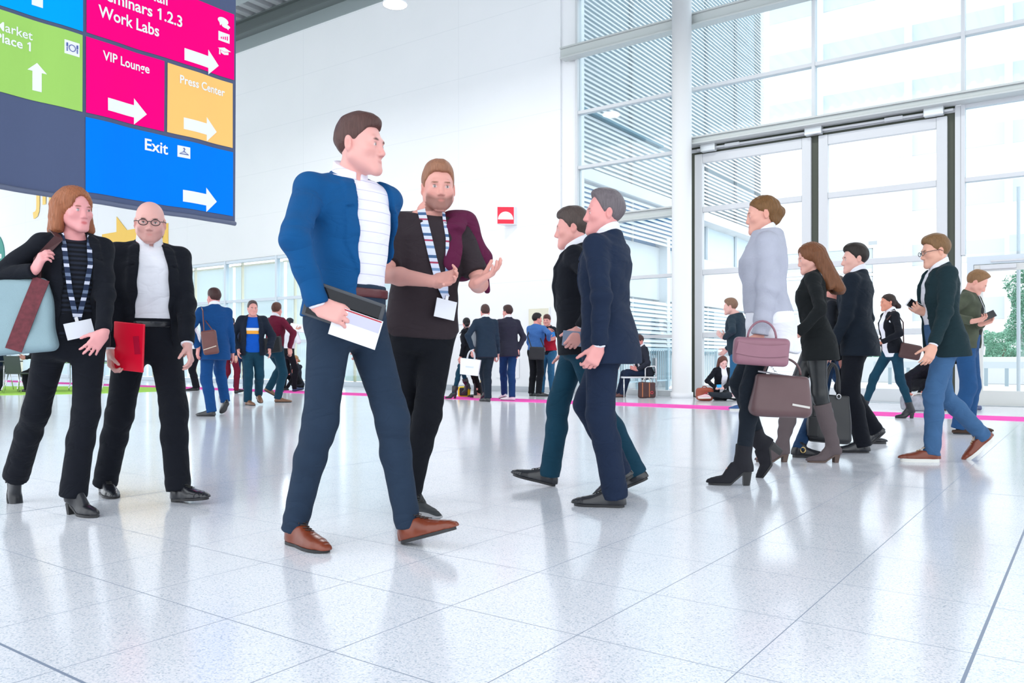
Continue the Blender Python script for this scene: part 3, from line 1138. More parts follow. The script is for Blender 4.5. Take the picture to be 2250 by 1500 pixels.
def ell(c, rad, A=None):
    c = np.asarray(c, float)
    A = np.eye(3) if A is None else np.asarray(A, float)
    rad = np.asarray(rad, float)

    def fn(P):
        q = P - c.astype(np.float32)
        k0 = k1 = 0
        for i in range(3):
            w = dotf(q, A[i])
            k0 = k0 + (w / np.float32(rad[i])) ** 2
            k1 = k1 + (w / np.float32(rad[i] ** 2)) ** 2
        k0 = np.sqrt(k0)
        return k0 * (k0 - 1) / (np.sqrt(k1) + 1e-6)
    return fn, c, float(rad.max())


def rbox(c, h, A, r):
    c, A, h = np.asarray(c, float), np.asarray(A, float), np.asarray(h, float)

    def fn(P):
        q = P - c.astype(np.float32)
        ds = [np.abs(dotf(q, A[i])) - np.float32(h[i] - r) for i in range(3)]
        out = np.sqrt(sum(np.maximum(x, 0) ** 2 for x in ds))
        return out + np.minimum(np.maximum(np.maximum(ds[0], ds[1]), ds[2]), 0) - r
    return fn, c, float(np.linalg.norm(h))


def loft(st, power=2.3):
    """st: list of (centre, X axis, Y axis, half width, half depth front, half depth back)"""
    st = [(np.asarray(c, float), nrm(x), nrm(y), a, bf, bb) for c, x, y, a, bf, bb in st]
    allc = np.array([s[0] for s in st])
    c0 = (allc.min(0) + allc.max(0)) / 2
    R = float(max(np.linalg.norm(s[0] - c0) + max(s[3], s[4], s[5]) for s in st))

    def fn(P):
        best = None
        for (c1, x1, y1, a1, f1, b1), (c2, x2, y2, a2, f2, b2) in zip(st[:-1], st[1:]):
            e = c2 - c1
            L2 = float(e @ e)
            q = P - c1.astype(np.float32)
            t = np.clip(dotf(q, e / L2), 0, 1)
            q = q - t[..., None] * e.astype(np.float32)
            u = dotf(q, x1) * (1 - t) + dotf(q, x2) * t
            v = dotf(q, y1) * (1 - t) + dotf(q, y2) * t
            w = dotf(q, e / math.sqrt(L2))
            a = a1 + (a2 - a1) * t
            b = np.where(v > 0, f1 + (f2 - f1) * t, b1 + (b2 - b1) * t)
            wr = np.minimum(np.minimum(a, b), .05)
            ku = np.abs(u) / a
            kv = np.abs(v) / b
            k0 = np.sqrt((ku ** power + kv ** power) ** (2 / power) + (w / wr) ** 2)
            k1 = np.sqrt((ku / a) ** 2 + (kv / b) ** 2 + (w / wr ** 2) ** 2) + 1e-5
            d = k0 * (k0 - 1) / k1
            d = np.where(k0 < .25, -np.minimum(a, b) * .7, d)
            best = d if best is None else np.minimum(best, d)
        return best
    return fn, c0, R


def surface(field, h):
    """dual contouring on a sparse grid; returns vertices and quads"""
    lo, hi = field.bounds()
    lo = lo - 3 * h
    B = 8
    nb = np.ceil((hi + 3 * h - lo) / (h * B)).astype(int)
    g = np.stack(np.meshgrid(*[np.arange(n) for n in nb], indexing='ij'), -1).reshape(-1, 3)
    C = (lo + (g + .5) * B * h - .5 * h).astype(np.float32)
    R = h * B * .87 + 1.8 * h
    dc = field.ev_blocks(C[:, None, :], C, R)[:, 0]
    act = np.abs(dc) < R * 1.35
    full = np.empty(tuple(nb * B), np.float32)
    fill = np.where(dc < 0, -1, 1).astype(np.float32)
    full[:] = np.repeat(np.repeat(np.repeat(fill.reshape(nb), B, 0), B, 1), B, 2)
    ga, Ca = g[act], C[act]
    loc = np.stack(np.meshgrid(*[np.arange(B)] * 3, indexing='ij'), -1).reshape(-1, 3)
    step = max(1, 900000 // 512)
    for i in range(0, len(ga), step):
        gi = ga[i:i + step]
        idx = gi[:, None, :] * B + loc[None]
        P = (lo + idx * h).astype(np.float32)
        d = field.ev_blocks(P, Ca[i:i + step], R)
        full[idx[..., 0], idx[..., 1], idx[..., 2]] = d
    ins = full < 0
    cnt = np.zeros(tuple(np.array(full.shape) - 1), np.int8)
    corners = [(i, j, k) for i in (0, 1) for j in (0, 1) for k in (0, 1)]
    sl = lambda i, n: slice(i, n - 1 + i)
    nx, ny, nz = full.shape
    for i, j, k in corners:
        cnt += ins[sl(i, nx), sl(j, ny), sl(k, nz)]
    cells = np.argwhere((cnt > 0) & (cnt < 8))
    vid = np.full(cnt.shape, -1, np.int32)
    vid[tuple(cells.T)] = np.arange(len(cells))
    val = np.stack([full[cells[:, 0] + i, cells[:, 1] + j, cells[:, 2] + k] for i, j, k in corners], 1)
    cc = np.array(corners, float)
    acc = np.zeros((len(cells), 3))
    num = np.zeros(len(cells))
    for a in range(8):
        for b in range(a + 1, 8):
            if np.abs(cc[a] - cc[b]).sum() == 1:
                va, vb = val[:, a], val[:, b]
                m = (va < 0) != (vb < 0)
                t = np.where(m, va / (va - vb + 1e-12), 0)
                acc += np.where(m[:, None], cc[a] + (cc[b] - cc[a]) * t[:, None], 0)
                num += m
    V = lo + (cells + acc / num[:, None]) * h
    quads = []
    for ax in range(3):
        o = [(ax + 1) % 3, (ax + 2) % 3]
        s0 = [slice(None)] * 3
        s1 = [slice(None)] * 3
        s0[ax] = slice(0, -1)
        s1[ax] = slice(1, None)
        ch = ins[tuple(s0)] != ins[tuple(s1)]
        e = np.argwhere(ch)
        ok = (e[:, o[0]] > 0) & (e[:, o[1]] > 0) & (e[:, o[0]] < full.shape[o[0]] - 1) & (e[:, o[1]] < full.shape[o[1]] - 1)
        e = e[ok]
        d0, d1 = np.zeros(3, int), np.zeros(3, int)
        d0[o[0]] = 1
        d1[o[1]] = 1
        q = np.stack([vid[tuple((e - d0 - d1).T)], vid[tuple((e - d1).T)], vid[tuple(e.T)], vid[tuple((e - d0).T)]], 1)
        fl = ins[tuple(e.T)]
        q = np.where(fl[:, None], q, q[:, ::-1])
        quads.append(q)
    Q = np.concatenate(quads)
    Q = Q[(Q >= 0).all(1)]
    return V, Q


def relax(V, Q, it=1, lam=.5):
    for _ in range(it):
        S = np.zeros_like(V)
        n = np.zeros(len(V))
        for a, b in ((0, 1), (1, 2), (2, 3), (3, 0)):
            np.add.at(S, Q[:, a], V[Q[:, b]])
            np.add.at(S, Q[:, b], V[Q[:, a]])
            np.add.at(n, Q[:, a], 1)
            np.add.at(n, Q[:, b], 1)
        V = V + lam * (S / np.maximum(n, 1)[:, None] - V)
    return V


def to_obj(name, V, Q, m, parent, off, col=None):
    me = bpy.data.meshes.new(name)
    V = V - np.asarray(off)
    me.vertices.add(len(V))
    me.vertices.foreach_set('co', V.astype(np.float32).ravel())
    me.loops.add(Q.size)
    me.loops.foreach_set('vertex_index', Q.astype(np.int32).ravel())
    me.polygons.add(len(Q))
    me.polygons.foreach_set('loop_start', np.arange(0, Q.size, 4, dtype=np.int32))
    me.polygons.foreach_set('use_smooth', np.ones(len(Q), bool))
    me.update(calc_edges=True)
    if col is not None:
        a = me.color_attributes.new('tint', 'FLOAT_COLOR', 'POINT')
        c = np.ones((len(V), 4), np.float32)
        c[:, :3] = col
        a.data.foreach_set('color', c.ravel())
    return link(name, me, m, parent)


def skin_mat(name='skin'):
    if name in MATS:
        return MATS[name]
    m = mat(name, (.6, .4, .33), .48, spec=.35)
    k = NT(m)
    at_ = k.new('ShaderNodeAttribute', attribute_name='tint')
    k.link(at_.outputs['Color'], k.p.inputs['Base Color'])
    k.p.inputs['Subsurface Weight'].default_value = .08
    k.p.inputs['Subsurface Radius'].default_value = (.012, .005, .003)
    return m


def hair_mat(c):
    nm = 'hair_%d_%d_%d' % c
    if nm in MATS:
        return MATS[nm]
    m = mat(nm, srgb(c), .5, spec=.3)
    k = NT(m)
    tc = k.new('ShaderNodeTexCoord')
    mp = k.new('ShaderNodeMapping')
    mp.inputs['Scale'].default_value = (160, 160, 14)
    nz = k.new('ShaderNodeTexNoise', Scale=1.0, Detail=3.0)
    k.link(tc.outputs['Object'], mp.inputs[0])
    k.link(mp.outputs[0], nz.inputs['Vector'])
    b = srgb(c)
    k.link(k.mix(nz.outputs['Fac'], tuple(x * .55 for x in b), tuple(min(1, x * 1.5) for x in b)), k.p.inputs['Base Color'])
    bp = k.new('ShaderNodeBump', Strength=.5, Distance=.006)
    k.link(nz.outputs['Fac'], bp.inputs['Height'])
    k.link(bp.outputs[0], k.p.inputs['Normal'])
    return m


def trig(P, f, seed, n=4):
    """cheap smooth noise in about -1..1"""
    rg = np.random.RandomState(seed)
    r = 0
    for i in range(n):
        w = rg.normal(size=3)
        w = w / np.linalg.norm(w) * f * rg.uniform(.7, 1.4)
        r = r + np.sin(dotf(P, w) + rg.uniform(0, 6.28) + .8 * np.sin(dotf(P, rg.normal(size=3) * f * .5)))
    return r / n


def folds(amp, freq, seed, axis=(0, 0, 1), zones=None, base=.35):
    """creases of cloth running across an axis, deeper near the given points"""
    def fn(P, d):
        q = dotf(P, axis) * freq + 1.6 * trig(P, freq * .28, seed + 3, 3)
        w = np.sin(q) * .6 + .4 * trig(P, freq * .6, seed, 3)
        e = base
        if zones:
            e = np.float32(base)
            for c, r in zones:
                dd = P - np.asarray(c, np.float32)
                e = e + np.exp(-np.einsum('...i,...i', dd, dd) / (r * r))
            e = np.minimum(e, 1.2)
        return d + np.float32(amp) * w * e
    return fn


# ------------------------------------------------------------------ the skeleton
def ik(S, W, a, b, hint, stretch=1.0):
    d = W - S
    L = np.linalg.norm(d)
    mx = (a + b) * .995
    if L > mx:
        if stretch:
            k = L / mx
            a, b = a * k, b * k
        else:
            W = S + d / L * mx
            d = W - S
            L = mx
    u = d / L
    x = (a * a - b * b + L * L) / (2 * L)
    h = math.sqrt(max(a * a - x * x, 0))
    p = nrm(hint - u * np.dot(hint, u))
    return S + u * x + p * h, W


def facing(deg):
    """0 toward the camera, 90 to the right of the picture, 180 away"""
    a = math.radians(deg)
    return CR * math.sin(a) - CF * math.cos(a)


def rot(v, axis, ang):
    axis = nrm(axis)
    c, s = math.cos(ang), math.sin(ang)
    return v * c + np.cross(axis, v) * s + axis * np.dot(axis, v) * (1 - c)


class Skel:
    pass


def skeleton(sp):
    k = Skel()
    H = sp['H']
    s = H / 1.78
    k.s, k.fem = s, sp.get('fem', False)
    z = sp['z']
    k.f = facing(sp['face'])
    lean = math.radians(sp.get('lean', 3))
    side = math.radians(sp.get('side', 0))
    k.X0 = np.cross(k.f, UP)                       # the person's right
    up = rot(UP, k.X0, -lean)
    up = rot(up, k.f, side)
    k.up = up
    hp = sp['hip']
    hipz = sp.get('hipz', .53 * H - sp.get('drop', .012) + sp.get('heel', 0))
    k.P = CR * ((hp - 1125) / FPX * z) + CF * z + UP * hipz
    tw = math.radians(sp.get('twist', 0))
    k.tw = tw
    k.fc = rot(k.f, UP, -tw)                       # chest direction
    k.root = np.array([k.P[0], k.P[1], 0])

    def axes(t):
        f = rot(k.f, UP, -tw * t)
        x = nrm(np.cross(f, up))
        y = nrm(np.cross(up, x))
        return x, y
    k.axes = axes
    k.bend = math.radians(sp.get('bend', 4))       # slight forward curve of the upper back
    k.ctr = lambda h: k.P + up * h * s + axes(1)[1] * (-.02 + .0 * h) * s * 0 + axes(.5)[1] * (.02 * math.sin(h / .6 * math.pi) * s)
    k.h = lambda h: h * s
    Xc, Yc = axes(1)
    k.Xc, k.Yc = Xc, Yc
    sw = (.150 if k.fem else .172) * s * sp.get('broad', 1)
    k.sh = {'R': k.ctr(.50) + Xc * sw - UP * sp.get('dropR', 0), 'L': k.ctr(.50) - Xc * sw - UP * sp.get('dropL', 0)}
    hw = .088 * s
    Xh, _ = axes(0)
    k.hj = {'R': k.P + Xh * hw, 'L': k.P - Xh * hw}
    k.neck = k.ctr(.565) + Yc * .0
    # head
    hy = sp.get('hy', sp['face'])
    k.hf = facing(hy)
    hpitch = math.radians(sp.get('hp', 3))
    k.hX = np.cross(k.hf, UP)
    k.hY = rot(k.hf, k.hX, -hpitch)
    k.hZ = nrm(np.cross(k.hX, k.hY))
    rl = math.radians(sp.get('hr', 0))
    k.hX, k.hZ = rot(k.hX, k.hY, rl), rot(k.hZ, k.hY, rl)
    k.hs = s ** .6 * (.96 if k.fem else 1.0)
    k.head = k.neck + CR * sp.get('hoff', 0) + up * .135 * s + k.fc * sp.get('hfwd', .025) * s + (k.hY - k.hf) * .05
    # legs
    tl, sl_ = .245 * H, .245 * H
    k.leg = {}
    for S in 'LR':
        ft = dict(sp['feet'][S])
        fz = z + ft.get('dz', 0)
        if 'off' in ft:
            o_ = ft['off']
            hl = k.root + k.X0 * o_[0] * s + k.f * o_[1] * s + UP * o_[2]
        else:
            hl = at(ft['x'], 0, fz) * np.array([1, 1, 0])
        if 'y' in ft:
            hl[2] = CAMH - (ft['y'] - HOR) / FPX * fz
        fd = facing(ft.get('yaw', sp['face'] + (9 if S == 'L' else -9) * (0 if 'x' in ft else 1)))
        pit = math.radians(ft.get('pitch', 0))
        sx = np.cross(fd, UP)
        fw = rot(fd, sx, pit)
        fu = np.cross(sx, fw)
        hh = sp.get('heel', 0)
        ank = hl + fw * .055 * s + fu * (.085 * s + hh)
        kh = nrm(k.f * .6 + fd * .4 + np.array(ft.get('hint', (0, 0, 0))))
        kn, an = ik(k.hj[S], ank, tl, sl_, kh)
        if 'knee' in ft:
            kk = ft['knee']
            kn = at(kk[0], kk[1], z + kk[2])
        k.leg[S] = dict(hip=k.hj[S], knee=kn, ank=an, heel=hl, fw=fw, fu=fu, sx=sx)
    # arms
    ua, fa = .172 * H, .152 * H
    k.arm = {}
    for S in 'LR':
        sg = 1 if S == 'R' else -1
        am = dict(sp.get('arms', {}).get(S, {}))
        sh = k.sh[S]
        out = Xc * sg
        if 'w' in am:
            wx, wy, dz = am['w']
            W = at(wx, wy, z + dz)
            hint = am.get('hint', (.5, -.6, -.3))
            hv = out * hint[0] + UP * hint[1] + k.fc * hint[2]
            el, W = ik(sh, W, ua, fa, hv, stretch=0)
        else:
            sw_, ab, be = (math.radians(q) for q in am.get('fk', (0, 8, 18)))
            d = rot(-UP, Xc, sw_)
            d = rot(d, k.fc, -ab * sg)
            el = sh + d * ua
            d2 = rot(d, Xc, be)
            W = el + d2 * fa
        fd = nrm(W - el)
        hd = am.get('hd')
        hd = fd if hd is None else nrm(cv(*hd))
        pn = am.get('pn')
        pn = nrm(-out + .2 * k.fc) if pn is None else nrm(cv(*pn))
        pn = nrm(pn - hd * np.dot(pn, hd))
        k.arm[S] = dict(sh=sh, el=el, w=W, hd=hd, pn=pn, curl=am.get('curl', .38), spread=am.get('spread', .06), thumb=am.get('thumb', .5), right=S == 'R')
    return k


def torso_st(k, prof, infl=0.0, lo=-9, hi=9):
    st = []
    for h, a, bf, bb in prof:
        if h < lo or h > hi:
            continue
        t = min(max(h / .45, 0), 1)
        x, y = k.axes(t)
        st.append((k.ctr(h), x, y, (a + infl) * k.s, (bf + infl) * k.s, (bb + infl) * k.s))
    return st


MALE = [(-.09, .125, .10, .11), (0, .168, .105, .12), (.10, .155, .105, .10), (.20, .148, .105, .088), (.33, .160, .112, .10), (.43, .168, .11, .11), (.50, .150, .085, .095), (.545, .105, .062, .08), (.585, .062, .055, .066)]
FEMALE = [(-.09, .13, .10, .115), (0, .172, .105, .125), (.10, .148, .10, .10), (.19, .122, .092, .08), (.33, .138, .115, .09), (.40, .145, .118, .09), (.48, .132, .08, .085), (.535, .09, .055, .07), (.58, .05, .048, .056)]


def prof_of(k):
    return FEMALE if k.fem else MALE


def hand_prims(f, a, s):
    """palm, four fingers and a thumb"""
    d, n, w = a['hd'], a['pn'], a['w']
    t = np.cross(d, n) * (1 if a['right'] else -1)        # toward the thumb side
    A = np.array([t, d, n])
    s = s * 1.02
    f.add(rbox(w + d * .052 * s, (.040 * s, .048 * s, .0145 * s), A, .013 * s), .012)
    f.add(rc(w - d * .01, w + d * .03 * s, .024 * s, .027 * s, (n, .75)), .015)
    cu = a['curl']
    for i, (lat, ln, r, ex) in enumerate(((.030, .072, .0092, 0.0), (.0105, .080, .0095, .08), (-.010, .074, .0092, .16), (-.029, .058, .0082, .22))):
        p = w + d * (.092 - .004 * abs(i - 1)) * s + t * lat * s
        dr = nrm(d + t * (lat / .03) * a['spread'] * 1.6)
        ang = 0
        for j, part in enumerate((.46, .31, .23)):
            ang = (cu + ex * cu) * (.75 if j == 0 else 1.0)
            ax = np.cross(dr, n)
            if np.linalg.norm(ax) < 1e-4:
                ax = t
            dr = rot(dr, nrm(np.cross(d, n)), ang)
            q = p + dr * ln * part * s
            f.add(rc(p, q, (r - .0006 * j) * s, (r - .0006 * (j + 1)) * s), .004 if j else .007)
            p = q
    p = w + d * .022 * s + t * .026 * s
    th = a['thumb']
    dr = nrm(d * .72 + t * (.75 * th + .25) + n * .45)
    for j, (ln, r) in enumerate(((.042, .0135), (.034, .0112), (.026, .0098))):
        q = p + dr * ln * s
        f.add(rc(p, q, r * s, (r - .0012) * s), .010 if j == 0 else .005)
        p = q
        dr = nrm(dr + d * .25 + n * .18 * (1 + cu))


def head_field(k, beard=False):
    """in head space: x right, y forward, z up, metres of an average head"""
    f = Field()
    fem = k.fem
    f.add(ell((0, -.014, .036), (.077, .098, .086)), .0)
    f.add(ell((0, .024, -.034), (.059 if fem else .062, .070, .086)), .035)
    jw = .040 if fem else .048
    for sx in (-1, 1):
        f.add(rc((sx * jw, .004, -.052), (sx * .016, .074, -.100), .030 if not fem else .026, .020), .03)
        f.add(ell((sx * .043, .060, -.026), (.024, .024, .022)), .025)
    f.add(rc((-.010, .081, -.106), (.010, .081, -.106), .0155), .018)
    f.add(rc((-.034, .081, .016), (.034, .081, .016), .0125 if fem else .015), .016)
    for sx in (-1, 1):
        f.sub(ell((sx * .032, .101, -.004), (.021, .018, .0145)), .012)
        f.add(ell((sx * .032, .079, -.005), (.0135, .0135, .0125)), .003)
    f.add(rc((0, .087, .010), (0, .108 if not fem else .104, -.037), .0080, .0115 if not fem else .0092), .012)
    for sx in (-1, 1):
        f.add(ell((sx * .0125, .098, -.043), (.0085, .010, .008)), .006)
    f.add(rc((-.017, .088, -.0665), (.017, .088, -.0665), .0068), .008)
    f.add(rc((-.014, .0875, -.079), (.014, .0875, -.079), .0085), .008)
    f.sub(rc((-.022, .099, -.0725), (.022, .099, -.0725), .0026), .004)
    for sx in (-1, 1):
        A = np.array([[.94, -sx * .34, 0], [sx * .34, .94, .1], [0, -.1, 1]])
        f.add(ell((sx * .079, -.012, -.006), (.0095, .020, .034), A), .008)
        f.sub(ell((sx * .089, -.006, -.004), (.007, .010, .017), A), .005)
    return f


def xform(f, k):
    """a head-space field placed in the hall"""
    A = np.stack([k.hX, k.hY, k.hZ]).astype(np.float32)
    c = k.head.astype(np.float32)

    def fn(P):
        return f.ev(np.einsum('...j,ij->...i', P - c, A) / np.float32(k.hs)) * np.float32(k.hs)
    return fn, k.head, .17 * k.hs


def to_head(k, V):
    return (V - k.head) @ np.stack([k.hX, k.hY, k.hZ]).T / k.hs


def from_head(k, V):
    return (np.asarray(V, float) * k.hs) @ np.stack([k.hX, k.hY, k.hZ]) + k.head


def body(k, sp, root, vox):
    f = Field()
    s = k.s
    f.add(loft(torso_st(k, prof_of(k), -.006)), .0)
    nr = (.041 if k.fem else .051) * s
    f.add(rc(k.neck - k.up * .03 * s + CR * sp.get('hoff', 0) * .4, k.head + k.hZ * -.045 * k.hs - k.hY * .022 * k.hs, nr * 1.08, nr), .03)
    for S in 'LR':
        a = k.arm[S]
        th = .86 if k.fem else 1.0
        f.add(rc(a['sh'], a['sh'] + (a['el'] - a['sh']) * .3, .052 * s * th, .048 * s * th), .04)
        f.add(rc(a['sh'] + (a['el'] - a['sh']) * .25, a['el'], .047 * s * th, .038 * s * th), .02)
        m = a['el'] + (a['w'] - a['el']) * .3
        f.add(rc(a['el'], m, .038 * s * th, .042 * s * th), .02)
        f.add(rc(m, a['w'], .042 * s * th, .027 * s * th), .02)
        hand_prims(f, a, s * (.9 if k.fem else 1))
        l = k.leg[S]
        f.add(rc(l['hip'], l['knee'], .078 * s, .052 * s), .03)
        f.add(rc(l['knee'], l['ank'], .048 * s, .030 * s), .02)
        f.add(rc(l['ank'] - l['fu'] * .02 * s, l['ank'] + l['fw'] * .09 * s - l['fu'] * .062 * s, .026 * s, .016 * s), .02)
    f.add(xform(head_field(k), k), .012)
    V, Q = surface(f, vox)
    V = relax(V, Q, 1, .35)
    # tints: skin, lips, brows, eyes, stubble; all of them colours the face itself has
    sk = np.array(srgb(sp.get('skin', (226, 172, 152))))
    q = to_head(k, V)
    col = np.tile(sk, (len(V), 1))
    head = (np.abs(q) < .17).all(1)

    def blend(w, c):
        nonlocal col
        w = np.clip(w, 0, 1)[:, None]
        col = col * (1 - w) + np.array(c) * w

    def blob(c, r, p=2):
        return np.where(head, 1.6 - (np.abs((q - np.array(c)) / np.array(r)) ** p).sum(1) * 1.6, 0)
    red = sk * np.array([.93, .70, .68])
    for sx in (-1, 1):
        blend(.16 * blob((sx * .045, .07, -.03), (.03, .04, .028)), red)
        blend(.3 * blob((sx * .08, -.012, -.006), (.02, .03, .04)), red)
    blend(.16 * blob((0, .115, -.035), (.02, .03, .02)), red)
    if sp.get('beard'):
        bc = srgb(sp['beard'])
        low = np.where(head & (q[:, 1] > -.01), np.clip((-.046 - .35 * np.maximum(np.abs(q[:, 0]) - .03, 0) * -1 - q[:, 2]) / .018, 0, 1), 0)
        low = low * np.where((q[:, 2] < -.118) | (np.abs(q[:, 0]) > .068) | (q[:, 1] < .0), 0, 1)
        blend(sp.get('beardk', .7) * low, bc)
    lip = sk * np.array([.80, .42, .45]) if k.fem else sk * np.array([.80, .56, .56])
    blend((.9 if k.fem else .5) * blob((0, .095, -.0725), (.021, .02, .011) if k.fem else (.020, .02, .008)), lip)
    hc = np.array(srgb(sp.get('brow', sp.get('hair', (60, 45, 35)))))
    for sx in (-1, 1):
        blend(.9 * blob((sx * .033, .095, .017), (.021, .02, .0052)), hc * .8)
        blend(blob((sx * .032, .0905, -.005), (.0125, .012, .0062)), (.62, .60, .60))
        blend(blob((sx * .032, .095, -.005), (.0055, .012, .0062)), (.03, .022, .02))
        blend(.8 * blob((sx * .032, .092, .0025), (.015, .012, .0028)), (.05, .03, .03))
    return to_obj('body', V, Q, skin_mat(), root, k.root, col)


def hair(k, sp, root, vox):
    st = sp.get('hairstyle', 'short')
    if st == 'none':
        return
    f = Field()
    th = sp.get('hairthick', .007)
    f.add(ell((0, -.016, .038), (.077 + th, .099 + th, .086 + th)), 0)
    seed = int(abs(sp['hip']))
    if st in ('short', 'thin', 'fringe'):
        ys = [-.2, -.06, -.03, -.005, .012, .03, .06, .085, .2]
        zs = [-.075, -.075, -.05, .012, -.018, .02, .062, .072, .08]
        if st == 'thin':
            zs = [-.07, -.07, -.045, .014, -.012, .02, .085, .13, .2]
        if st == 'fringe':
            zs = [-.075, -.075, -.05, -.01, -.03, .005, .035, .04, .045]
        f.add(ell((0, .004, .096), (.062, .088, .040 + th)), .035)
        if sp.get('quiff'):
            f.add(ell((0, .062, .105), (.058, .038, .03)), .03)

        def cutz(P):
            return (np.interp(P[..., 1], ys, zs) + .004 * trig(P, 130, seed, 3)).astype(np.float32) - P[..., 2]
        f.cut(lambda P: cutz(P) * .8, .008)
        f.mod(lambda P, d: d + .0025 * trig(P * np.array([1, .6, .6], np.float32), 170, seed + 1, 4))
    elif st == 'bald':
        f = Field()
        f.add(ell((0, -.016, .03), (.0795, .101, .085)), 0)
        f.cut(lambda P: P[..., 2] - .025 - .25 * np.maximum(-P[..., 1], 0) * .3, .01)
        ys = [-.2, -.06, -.03, -.005, .012, .03, .2]
        zs = [-.07, -.07, -.045, .012, -.015, .03, .2]
        f.cut(lambda P: np.interp(P[..., 1], ys, zs).astype(np.float32) - P[..., 2], .006)
    else:
        # long hair, bob and pinned-up hair: a cap plus lengths, the face left free
        L = sp.get('hairlen', .22)
        bk = sp.get('hairback', 0)
        if st in ('bob', 'long'):
            for sx in (-1, 1):
                f.add(rc((sx * .074, -.018, .02), (sx * (.082 + .01 * (st == 'bob')), -.012 - bk, .03 - L), .026, .030), .03)
                f.add(rc((sx * .05, -.07, .02), (sx * .062, -.07 - bk * 1.3, .02 - L * 1.06), .045, .046), .04)
            f.add(rc((0, -.085, .02), (0, -.088 - bk * 1.4, .02 - L * 1.1), .05, .045), .04)
        if st == 'bun':
            b = sp.get('bun', (0, -.125, .06))
            f.add(ell(b, sp.get('bunr', (.042, .038, .042))), .015)
            f.add(ell((0, -.06, -.045), (.05, .05, .035)), .03)
        if st == 'pony':
            f.add(ell((0, -.06, -.04), (.052, .05, .035)), .03)
            f.add(rc((0, -.115, .0), (0, -.15, -.07), .028, .036), .02)
            f.add(rc((0, -.15, -.07), (0, -.13, -.19), .036, .016), .02)
        pw = .061 if st in ('bob', 'long') else .07
        f.sub(ell((0, .105, -.03), (pw, .085, sp.get('brow_open', .112))), .018)
        if st in ('bun', 'pony'):
            ys = [-.2, -.06, -.03, .0, .03, .06, .2]
            zs = [-.5, -.075, -.04, .005, .02, .055, .08]
            f.cut(lambda P: np.where(P[..., 1] < -.08, -.1, np.interp(P[..., 1], ys, zs)).astype(np.float32) - P[..., 2], .01)
        ax = lambda P: np.arctan2(P[..., 0], -P[..., 1] + .02)
        f.mod(lambda P, d: d + .0028 * np.sin(ax(P) * 34 + 3 * trig(P, 22, seed, 3)) + .002 * trig(P, 120, seed + 2, 3))
    V, Q = surface(f, vox / k.hs)
    V = relax(V, Q, 1, .3)
    return to_obj('hair', from_head(k, V), Q, hair_mat(sp.get('hair', (60, 45, 35))), root, k.root)


def local_uvh(k):
    """functions giving the torso coordinates (to the right, forward, height in metres of an average person) of points"""
    def fn(P):
        q = P - k.P.astype(np.float32)
        h = dotf(q, k.up) / np.float32(k.s)
        t = np.clip(h / .45, 0, 1)
        c0, c1 = k.axes(0), k.axes(1)
        bow = np.float32(.02 * k.s) * np.sin(np.clip(h / .6, 0, 1) * math.pi)
        u = (dotf(q, c0[0]) * (1 - t) + dotf(q, c1[0]) * t) / np.float32(k.s)
        v = (dotf(q, c0[1]) * (1 - t) + dotf(q, c1[1]) * t - bow) / np.float32(k.s)
        return u, v, h
    return fn


JACKET_M = [(-.16, .200, .142, .158), (-.08, .202, .140, .158), (.02, .197, .136, .150), (.19, .172, .122, .112), (.33, .184, .132, .122), (.43, .192, .128, .13), (.50, .172, .098, .112), (.545, .118, .074, .092), (.585, .078, .068, .078)]
JACKET_F = [(-.16, .202, .146, .158), (-.08, .20, .138, .158), (.02, .194, .133, .150), (.19, .145, .11, .098), (.33, .158, .136, .108), (.40, .165, .136, .108), (.48, .152, .094, .10), (.535, .10, .068, .082), (.58, .066, .06, .068)]


def top_prof(k, g):
    if g.get('prof'):
        return g['prof']
    if g['type'] == 'jacket':
        return JACKET_F if k.fem else JACKET_M
    e = g.get('ease', .010)
    return [(h, a + e, f + e, b + e) for h, a, f, b in prof_of(k)]


